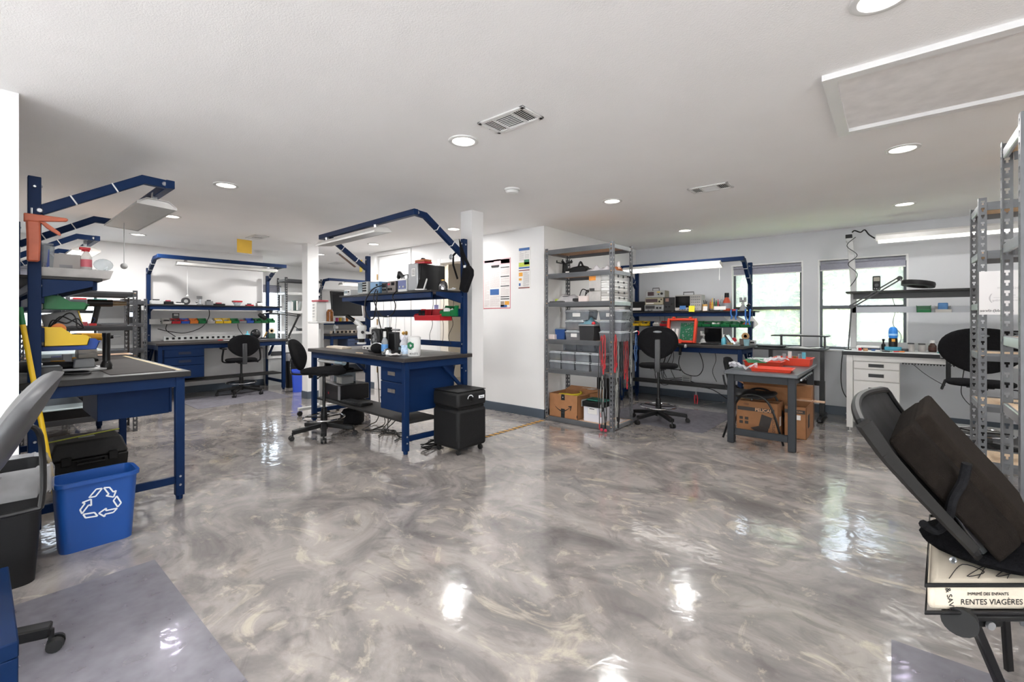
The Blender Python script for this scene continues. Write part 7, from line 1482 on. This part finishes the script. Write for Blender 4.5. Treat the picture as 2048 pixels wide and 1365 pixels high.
pad('large dark foam cushion against the mesh back, behind the strapped pad', .085, .055, .19, .95, 1.30, 1.62, FOAM2)
cu = pad('long dark brown foam pad strapped in front of the mesh back', .016, .086, .17, .88, 1.235, 1.58, FOAM)
s = [far(1934, 928, 1.205), far(1925, 965, 1.215), far(1905, 1000, 1.22), far(1895, 1040, 1.222), far(1872, 1062, 1.225), far(1846, 1048, 1.22)]
MB().tube(s, .011, 8, sub=4).make('strap', FABRIC, cu)
o = thing('fleece_pillow', 'small black fleece pillow squeezed between the foam pad and the printed cushion', 'pillow', cam_(1.33, 1.36, .59), TH); MB().ball((0,0,0), .20, 20, 10, sx=1.05, sy=.85, sz=.20).make('body', mat('black_fleece', '121214', .95, 0, .3, 60, .5, 160, spec=.05), o); MB().lathe([(.008, -.003), (.011, 0), (.008, .003), (.006, 0), (.008, -.003)], (0,0,0), 14).xf(T(-.215, -.06, -.012) @ Rx(PI/2)).make('zipper_ring', ZINC, o)
o = thing('printed_cushion', 'cream seat cushion printed with black script, black piping, on the mesh chair', 'cushion', (0, 0, 0), 0)
CR = mat('cream_canvas', 'cfc4b2', .85, 0, .08, 8, .1, 300)
SH = Matrix(((RV.x, FV.x+.95*RV.x, 0, 0), (RV.y, FV.y+.95*RV.y, 0, 0), (0, 0, 1, 0), (0, 0, 0, 1))); SH = T(cam_(1.10, 1.225, .475)) @ SH
MB().box(0, 0, 0, .60, .42, .082).xf(SH).make('body', CR, o, bev=.022, seg=3)
for z in (.004, .078): MB().tube([(-.004, -.004, z), (.6, -.004, z), (.604, .424, z), (-.004, .424, z)], .0055, 6, closed=True).xf(SH).make('piping', BLACK, o)
text('lettering', 'RENTES VIAGÈRES', .021, INK, o, SH @ T(.175, -.0008, .030) @ FRONT); text('lettering', 'IMPRIMÉ DES ENFANTS', .011, INK, o, SH @ T(.165, -.0008, .052) @ FRONT); text('lettering', '& SAVE', .020, INK, o, SH @ T(.062, -.0008, .038) @ FRONT @ Rz(-PI/2+.2))
for i in range(5):
    x = .30+i*.055; MB().tube([(x-.04, -.001, .012), (x, -.001, .045+.01*(i % 2)), (x+.05, -.001, .062), (x+.02, -.001, .03), (x-.01, -.001, .022)], .0012, 5, sub=5).xf(SH).make('script_line', INK, o)
for i in range(6):
    x = .10+i*.08; MB().tube([(x-.04, .02, .0825), (x, .09, .083), (x+.06, .05, .083), (x+.01, .03, .083), (x+.08, .10, .0825)], .0012, 5, sub=5).xf(SH).make('script_line', INK, o)
# ------------------------------------------------------------------ far wall bench things
def FB(y, d, z): return Vector((FO.x-d, y, z))     # d = depth from the front edge
sh = 1.486
gad = [(1.84, 'white and black bundle of adapters', .16, .10, .06, LGREY), (1.99, 'dark coil of cable', .12, .10, .05, BLACK), (2.13, 'pale flat case', .12, .10, .025, PAPER), (2.55, 'grey tray of parts', .10, .10, .07, GREY), (2.70, 'black base with a pink module', .16, .10, .03, BLACK), (3.18, 'red flat box', .12, .08, .025, RED), (3.34, 'white pot', .09, .09, .06, PAPER)]
for y, lab, w_, d, h, m in gad: t = thing('shelf_gadget', lab+' on the shelf of the far-wall workbench', 'gadget', FB(y, .56, sh), PI/2); MB().box(-w_/2, -d/2, 0, w_/2, d/2, h).make('body', m, t, bev=.006); MB().box(-w_*.3, -d*.3, h+.0005, w_*.2, d*.25, h+.02).make('top', DGREY if m is not BLACK else mat('pink_module', 'b4505e', .5, 0, .1, 9), t, bev=.003)
t = thing('round_speaker', 'round grey-ringed reel standing on the far-wall workbench shelf', 'reel', FB(2.22, .56, sh), PI/2); MB().cyl((0, -.02, .06), (0, .02, .06), .06, n=22).make('rim', DGREY, t); MB().cyl((0, -.024, .06), (0, -.0205, .06), .028, n=16).make('hub', LGREY, t)
t = thing('small_scope', 'small grey ball-jointed clamp stand on the far-wall workbench shelf', 'clamp stand', FB(2.42, .56, sh), PI/2); MB().box(-.04, -.03, 0, .04, .03, .02).make('base', GREY, t, bev=.004); MB().cyl((0,0,.02), (0,0,.12), .012, n=10).make('post', ZINC, t); MB().box(-.05, -.015, .10, .03, .015, .15).make('head', GREY, t, bev=.004); MB().ball((-.05, -.02, .05), .018, 10, 6).make('knob', CHROME, t)
t = thing('framed_tub', 'clear box with a red frame on the far-wall workbench shelf', 'box', FB(2.98, .56, sh), PI/2); MB().box(-.07, -.05, .06, .07, .05, .09).make('frame', RED, t, bev=.003); MB().frus(0, 0, 0, .059, .07, .05, .12, .09).make('tub', CLEAR, t, smooth=0)
fr = FO.x-(FD-.03-.043)
bc = [(CLOUDY, BLACK, 'clear bin of black parts'), (RED, DGREY, 'red bin under the multimeter'), (BLUEP, INKR, 'blue bin with red tags'), (ORNG, ORNG, 'orange bin'), (GREEN, None, 'first green bin'), (CLOUDY, PAPER, 'white bin'), (YEL, PAPER, 'first yellow bin'), (YEL, GREY, 'second yellow bin'), (GREEN, None, 'green bin after the yellow pair'), (GREY, INKR, 'grey bin of red bits'), (BLUEP, None, 'dark blue bin'), (GREEN, BLACK, 'third green bin from the right end'), (GREEN, GREEN, 'second green bin from the right end'), (GREEN, None, 'last green bin at the right end')]
for i, (m, f, lab) in enumerate(bc): hopper(lab+' on the far-wall workbench rail', (fr, 1.97+i*.122, 1.18), PI/2, .112, .13, .085, m, f)
t = thing('multimeter', 'grey multimeter standing in the red bin on the far-wall rail', 'multimeter', (fr+.05, 2.10, 1.27), PI/2); MB().box(-.045, -.015, 0, .045, .015, .08).make('body', DGREY, t, bev=.005); MB().box(-.03, -.0175, .035, .03, -.0155, .07).make('display', LGREY, t, smooth=0)
t = thing('outlet_strip', 'long grey outlet strip with a row of sockets at the back of the far-wall workbench', 'power strip', (FO.x-.655, 1.95, .901), PI/2); MB().box(0, 0, 0, 1.42, .03, .075).make('body', LGREY, t, bev=.003)
for i in range(17): MB().box(.03+i*.08, -.004, .022, .065+i*.08, -.0005, .055).make('socket', BLACK, t, smooth=0)
t = thing('helmet_lens', 'shiny black round magnifier standing on the far-wall workbench', 'magnifier', FB(3.22, .40, .901), PI/2); MB().ball((0,0,.085), .085, 18, 10, sy=.7).make('dome', mat('gloss_black', '1a1a1c', .12, 0, .05, 6), t)
bottle('aqua wash bottle beside the shiny black magnifier', FB(3.08, .38, .901), .14, .04, TEAL, TEAL, neck=.25)
t = thing('desk_fan_module', 'dark stand with a pale fan ring at the right end of the far-wall workbench', 'fan module', FB(3.50, .42, .901), PI/2); MB().box(-.06, -.03, 0, .06, .05, .09).make('stand', mat('dark_green_box', '2a4a42', .5, 0, .1, 9), t, bev=.004); MB().lathe([(.05, 0), (.05, .02), (.025, .02), (.025, 0), (.05, 0)], (0,0,0), 20).xf(T(0, .01, .135) @ Rx(PI/2)).make('ring', mat('bone_ring', 'c9b79a', .5, 0, .1, 9), t)
t = thing('soldering_stand', 'black soldering iron stand between the magnifier and the fan ring', 'stand', FB(3.36, .40, .901), PI/2); MB().box(-.05, -.03, 0, .05, .03, .02).make('base', BLACK, t, bev=.004); MB().bar((0, 0, .02), (.05, 0, .12), .02, .02).make('holder', BRASS, t)
t = thing('note_pad', 'white note pad at the front edge of the far-wall workbench', 'note', FB(2.72, .04, .901), PI/2); MB().box(-.09, 0, 0, .09, .08, .006).make('pad', PAPER, t, smooth=0)
t = thing('red_pliers', 'red pliers lying on the far-wall workbench', 'pliers', FB(2.62, .20, .901), PI/2+.3); MB().bar((-.05, 0, .008), (.03, .01, .008), .012, .012).make('handle', RED, t); MB().bar((.03, .01, .008), (.07, .012, .008), .016, .01).make('jaw', ZINC, t)
maglamp('black magnifier lamp arched over the right end of the far-wall workbench', (FO.x-.10, 3.66, .90), PI/2, [(.0, 0, .02), (.20, .02, .42), (-.28, .05, .48)], (-.42, .04, .40), Ry(.75), .075, base=True)
cable('black cord looping down below the far-wall shelf to the left bins', [(FO.x-.50, 2.52, 1.47), (FO.x-.48, 2.53, 1.3), (FO.x-.47, 2.42, 1.12), (FO.x-.5, 2.2, 1.03), (FO.x-.53, 1.98, 1.06), (FO.x-.55, 1.85, 1.10)], .006)
cable('thin black cord from the bin rail to the outlet strip on the far-wall bench', [(FO.x-.60, 1.98, 1.17), (FO.x-.60, 1.97, 1.08), (FO.x-.62, 2.06, 1.0), (FO.x-.63, 2.10, .97)], .006)
cable('thin black cord dropping in the middle behind the yellow bins', [(FO.x-.60, 3.0, 1.17), (FO.x-.61, 3.02, 1.08), (FO.x-.62, 3.08, .99), (FO.x-.63, 3.1, .96)], .005)
t = thing('pull_cord', 'white pull cord hanging from the far-wall hood lamp', 'cord', (FO.x-.10, 2.13, 1.60)); MB().cyl((0,0,.03), (0,0,.48), .003, n=6).make('string', WHITEP, t); MB().ball((0,0,.015), .018, 10, 6).make('ball', WHITEP, t)
t = thing('pull_cord', 'pull cord with a grey ball hanging from the nearest left hood lamp', 'cord', (-4.95, .81, 1.69)); MB().cyl((0,0,.04), (0,0,.385), .003, n=6).make('string', LGREY, t); MB().ball((0,0,.02), .025, 12, 8).make('ball', LGREY, t)
t = thing('pull_cord', 'white pull cord hanging from the lamp by the left back window', 'cord', (-1.80, 6.50, 1.79)); MB().cyl((0,0,.05), (0,0,.19), .003, n=6).make('string', WHITEP, t); MB().bar((0,0,0), (0,0,.05), .012, .008).make('pull', WHITEP, t)
# dark rack things at the far left
t = thing('heat_gun', 'black heat gun standing on the middle shelf of the dark rack', 'heat gun', (-6.66, .93, 1.186), PI/2); b = MB(); b.cyl((-.15, 0, .25), (.06, 0, .25), .04, .038, 16); b.make('body', BLACK, t); MB().cyl((.06, 0, .25), (.18, 0, .25), .028, .022, 14).make('nozzle', mat('nozzle_bronze', '6b5f4a', .4, .5, .1, 9), t); MB().bar((-.06, 0, .22), (-.10, 0, .0), .045, .05, (1,0,0)).make('grip', BLACK, t, bev=.01); MB().tube([(-.10, 0, .02), (-.14, .05, .012), (-.02, .12, .01)], .007, 6, sub=4).make('cord', BLACK, t)
for i in range(7):
    t = thing('circuit_module', ['white board with a pink chip', 'white board with wires', 'pale green board', 'white module', 'grey module with a wire loop', 'pink module', 'red-lit module'][i]+' on the middle shelf of the dark rack', 'circuit module', (-6.62, .40+i*.07, 1.186)); MB().box(-.03, -.03, 0, .03, .03, .03+.008*(i % 3)).make('board', [PAPER, PAPER, mat('pale_green_case', 'a9bdb0', .45, 0, .06, 8), PAPER, LGREY, mat('pink_module', 'b4505e', .5, 0, .1, 9), RED][i], t, bev=.002); MB().tube([(0, 0, .03+.008*(i % 3)), (.01, .02, .08), (.0, -.02, .09)], .002, 5, sub=4).make('wire', [INKB, BLACK, RED][i % 3], t)
t = thing('handheld_meter', 'black handheld meter with a lit blue-white display on the grey rack by the far wall', 'meter', (-8.70, 1.50, 1.191), PI/2); MB().box(-.05, 0, 0, .05, .03, .18).make('body', BLACK, t, bev=.006); MB().box(-.038, -.003, .10, .038, -.0005, .165).make('display', mat('lit_lcd', 'cfe0ff', .3, 0, 0, emis='cfe0ff', estr=1.0), t, smooth=0)
t = thing('shelf_tag', 'teal tag on the top beam of the grey rack by the far wall', 'tag', (-8.598, 1.12, 1.49), PI/2); MB().box(-.10, -.003, 0, .10, 0, .05).make('tag', mat('teal_tag', '2f8f84', .5, 0, .05, 9), t, smooth=0)
for i, (y, m) in enumerate(((.95, RED), (1.30, PAPER), (1.48, BLACK))): t = thing('rack_carton', ['red flat carton', 'white flat carton', 'black flat carton'][i]+' on the top shelf of the grey rack by the far wall', 'box', (-8.80, y, 1.526)); MB().box(-.09, -.07, 0, .09, .07, .03).make('body', m, t, bev=.003)
# ------------------------------------------------------------------ far bins, fan, printer
t = thing('trash_can', 'tall black trash can with a sticker at the right end of the far-wall workbench', 'bin', (-8.48, 3.82, 0), PI/2-.25)
wastebin(MB(), .27, .27, .34, .34, .62, .05).make('body', mat('bin_black', '1a1a1b', .55, 0, .08, 6, spec=.25), t, smooth=50); MB().grid(lambda u, v: lin_(u, v) , 48, 6).xf(T(0, 0, .065) @ Matrix.Diagonal((.74, 1.07, 1, 1))).make('bin_liner', LINER, t, smooth=60); s = MB().box(.035, -.168, .45, .125, -.162, .57).make('sticker', mat('lilac_paper', 'c5bfd6', .6, 0, .05, 9), t, smooth=0); MB().cyl((.08, -.168, .505), (.08, -.171, .505), .032, n=18).make('sticker_disc', mat('plum_disc', '4c3a58', .6, 0, .2, 30), s)
t = thing('recycling_bin', 'small bright blue bin behind the thin distant column', 'bin', (-7.90, 3.62, 0), PI/2-.4); wastebin(MB(), .17, .24, .21, .28, .37, .03).make('body', mat('bright_bin_blue', '2b4ec0', .45, 0, .06, 6), t, smooth=50)
t = thing('floor_fan', 'chrome drum floor fan behind the black trash can', 'fan', (-9.45, 4.20, 0), PI/2-.5)
MB().tube([(math.cos(a*PI/16)*.23, 0, .32+math.sin(a*PI/16)*.23) for a in range(32)], .012, 6, closed=True).make('guard_ring', CHROME, t); b = MB()
for i in range(16): a = i*PI/8; b.tube([(math.cos(a)*.04, -.06, .32+math.sin(a)*.04), (math.cos(a)*.15, -.07, .32+math.sin(a)*.15), (math.cos(a)*.23, 0, .32+math.sin(a)*.23)], .003, 5)
b.make('wire_guard', ZINC, t); b = MB()
for i in range(3):
    a = i*2.094+.3; b.add([(math.cos(a)*.03, 0, .32+math.sin(a)*.03), (math.cos(a-.3)*.2, .02, .32+math.sin(a-.3)*.2), (math.cos(a+.45)*.2, -.02, .32+math.sin(a+.45)*.2)], [(0,1,2)])
b.make('blade', LGREY, t, solid=.004); MB().cyl((0, .02, .32), (0, -.065, .32), .045, n=16).make('motor', LGREY, t); MB().tube([(-.25, 0, .32), (-.25, .02, .02), (.25, .02, .02), (.25, 0, .32)], .012, 6).make('stand', BLACKM, t)
t = thing('printer', 'white printer under the right end of the far-wall workbench', 'printer', (-8.92, 3.72, .50), PI/2); MB().box(-.20, 0, 0, .20, .28, .25).make('body', WHITEP, t, bev=.01); MB().box(-.15, -.006, .06, .12, -.0005, .14).make('paper_slot', DGREY, t, smooth=0); MB().box(-.18, .02, -.5, .18, .26, -.001).make('stand', LGREY, t, smooth=0)
for i in range(3): cable(['black cord on the floor below the floor fan', 'second black cord coiled below the floor fan', 'grey cord trailing on the floor by the small blue bin'][i], [(-9.2+.1*i, 4.05, .01), (-9.1, 4.15+.05*i, .012), (-9.0+.05*i, 4.25, .01), (-8.9, 4.12+.06*i, .012), (-8.75, 4.2, .01)], .008, [BLACK, BLACK, GREY][i])
# tall rack contents
for i, (y, h, w_, m, lab) in enumerate(((4.40, .20, .03, PAPER, 'white binder at the left on the tall white-shelved rack'), (4.50, .23, .05, mat('forest_green', '23523f', .5, 0, .1, 9), 'dark green binder on the tall white-shelved rack'), (4.60, .22, .03, PAPER, 'white folder leaning on the green binder'), (4.70, .20, .02, LGREY, 'grey folder at the right of the binders'))):
    t = thing('binder', lab, 'binder', (-9.96, y, 1.421), 0, rot=(-.25 if i in (2, 3) else 0, 0, 0)); MB().box(-.12, -w_/2, .01, .08, w_/2, h).make('cover', m, t, bev=.002); MB().box(-.11, -w_*.35, .02, .0805, w_*.35, h-.01).make('pages', PAPER, t, smooth=0)
t = thing('drop_cord', 'red cord hanging down the tall white-shelved rack', 'cord', (-9.85, 4.72, 1.45)); MB().tube([(0,0,0), (.004,0,.3), (0,.01,.66)], .005, 6, sub=4).make('cord', RED, t)
t = thing('rack_gadget', 'dark gadget with a looped cord on the lower tall-rack shelf', 'gadget', (-9.98, 4.62, .981)); MB().box(-.08, -.06, 0, .08, .06, .06).make('body', DGREY, t, bev=.006); MB().tube([(.05, -.06, .03), (.08, -.16, .10), (.08, -.24, .02)], .007, 6, sub=5).make('cord', BLACK, t)
# ------------------------------------------------------------------ far right bench behind the middle workbench
BO = Vector((-9.58, 5.12, 0))
bench('navy workbench against the distant recess wall, seen behind the middle workbench', BO, PI/2, 1.75, .70, shelf=1.19, shelf_d=.30, rail=None, low=.3, az=(1.75, 2.13, 2.14), ay=(.30, .25), uph=1.9, shelf_x=(-.02, 1.77))
hood_lamp('lit white hood lamp of the distant bench behind the middle workbench', (-9.72, 5.42, 2.03), PI/2, 1.2, .20, lit=1, hang=.05)
t = thing('television', 'large black screen tilted on a wall arm above the distant bench', 'television', (-9.55, 5.52, 1.32), PI/2+.18, rot=(-.12, 0, PI/2+.18)); b = MB().box(-.42, 0, 0, .42, .05, .56).make('housing', BLACK, t, bev=.008); MB().box(-.40, -.004, .02, .40, -.0005, .54).make('screen', GLASSB, t, smooth=0); MB().box(-.1, .051, .2, .1, .30, .3).make('wall_arm', BLACKM, t, smooth=0)
t = thing('desk_pad', 'slanted grey-brown panel right of the tilted black screen', 'panel', (-9.62, 6.12, 1.28), PI/2, rot=(-.2, 0, PI/2)); MB().box(-.14, 0, 0, .14, .03, .34).make('panel', mat('taupe_panel', '6d6460', .45, 0, .08, 8), t, bev=.004)
for i in range(9): t = thing('shelf_part', ['pink pot', 'red box', 'white jar', 'magenta box', 'yellow pot', 'white cup', 'amber jar', 'white box', 'tan jar'][i]+' in the row on the distant bench shelf', 'pot', (-9.94, 5.20+i*.085, 1.191)); MB().lathe([(.03, 0), (.034, .08), (.03, .085), (.0001, .086)], (0,0,0), 10).make('pot', [mat('pink_module', 'b4505e', .5, 0, .1, 9), RED, PAPER, mat('magenta', 'a8366a', .5, 0, .1, 9), YEL, PAPER, ORNG, PAPER, BOARD][i], t)
t = thing('outlet_strip', 'pale outlet strip with round sockets on the distant bench', 'power strip', (-10.05, 5.35, .901), PI/2); MB().box(0, 0, 0, 1.0, .04, .07).make('body', mat('cream_plastic', 'cdbfae', .5, 0, .05, 8), t, bev=.003)
for i in range(9): MB().cyl((.08+i*.105, -.0005, .035), (.08+i*.105, -.006, .035), .028, n=12).make('socket', BLACK, t)
drawer_unit('slate three-drawer chest under the distant bench', (BO.x, 5.52, .52), PI/2, .48, .45, .30, [.10, .10, .10], mat('slate_chest', '2f3d58', .45, 0, .08, 6), .12)
t = thing('drill_press', 'small grey press standing at the left of the distant bench', 'press', (-9.78, 5.34, .901), PI/2); MB().box(-.06, -.06, 0, .06, .08, .02).make('base', DGREY, t, bev=.004); MB().cyl((0, .05, .02), (0, .05, .22), .014, n=10).make('post', ZINC, t); MB().box(-.03, -.05, .12, .03, .07, .19).make('head', LGREY, t, bev=.005)
# rolling stand left of the middle workbench
t = thing('rolling_stand', 'white-posted rolling stand carrying a white device behind the middle workbench', 'stand', (-5.86, 2.99, 0), CBR)
MB().box(-.025, -.025, .10, .025, .025, 1.20).make('post', LGREY, t, bev=.004); MB().box(-.03, -.30, .07, .03, .25, .11).box(-.20, -.03, .07, .20, .03, .11).make('base', LGREY, t, bev=.006); MB().box(-.14, -.12, 1.20, .14, .12, 1.225).make('platform', WHITEP, t, bev=.006)
for x, y in ((0, -.28), (0, .23), (-.18, 0), (.18, 0)): c = MB(); c.cyl((x-.012, y, .032), (x+.012, y, .032), .032, n=14); c.cyl((x, y, .04), (x, y, .069), .01, n=8); c.make('caster', RUBBER, t)
inst('monitor_box', 'white device box with printed rows and a red top on the rolling stand', 'device', (-5.86, 2.90, 1.227), CBR, .13, .14, .26, WHITEP, PAPER, btns=[(-.02, .06+.04*i, .05, .008, GREY) for i in range(5)])
t = thing('red_tray', 'flat pinkish-red tray on top of the white device box', 'tray', (-5.86, 2.97, 1.488), CBR); MB().box(-.09, -.07, 0, .11, .07, .022).make('tray', mat('rose_red', 'b5525c', .5, 0, .1, 9), t, bev=.003)
t = thing('amber_bottle', 'brown jar on the rolling stand behind the white device box', 'jar', (-5.76, 3.06, 1.226)); MB().lathe([(.045, 0), (.045, .13), (.03, .15), (.03, .16), (.0001, .161)], (0,0,0), 16).make('jar', mat('amber_jar', '7a4a22', .2, 0, .2, 12), t)
t = thing('flower_card', 'white card with pink and yellow flowers hung on the tall rack post', 'card', (-9.80, 5.30, 1.28), PI/2); MB().box(-.07, 0, 0, .07, .003, .40).make('card', PAPER, t, smooth=0); MB().ball((-.02, -.008, .33), .03, 10, 6, sy=.25).make('yellow_flower', YEL, t); MB().ball((.02, -.008, .12), .035, 10, 6, sy=.25).make('pink_flower', mat('rose_red', 'b5525c', .5, 0, .1, 9), t); MB().ball((-.03, -.008, .14), .025, 10, 6, sy=.25).make('blue_flower', INKB, t)
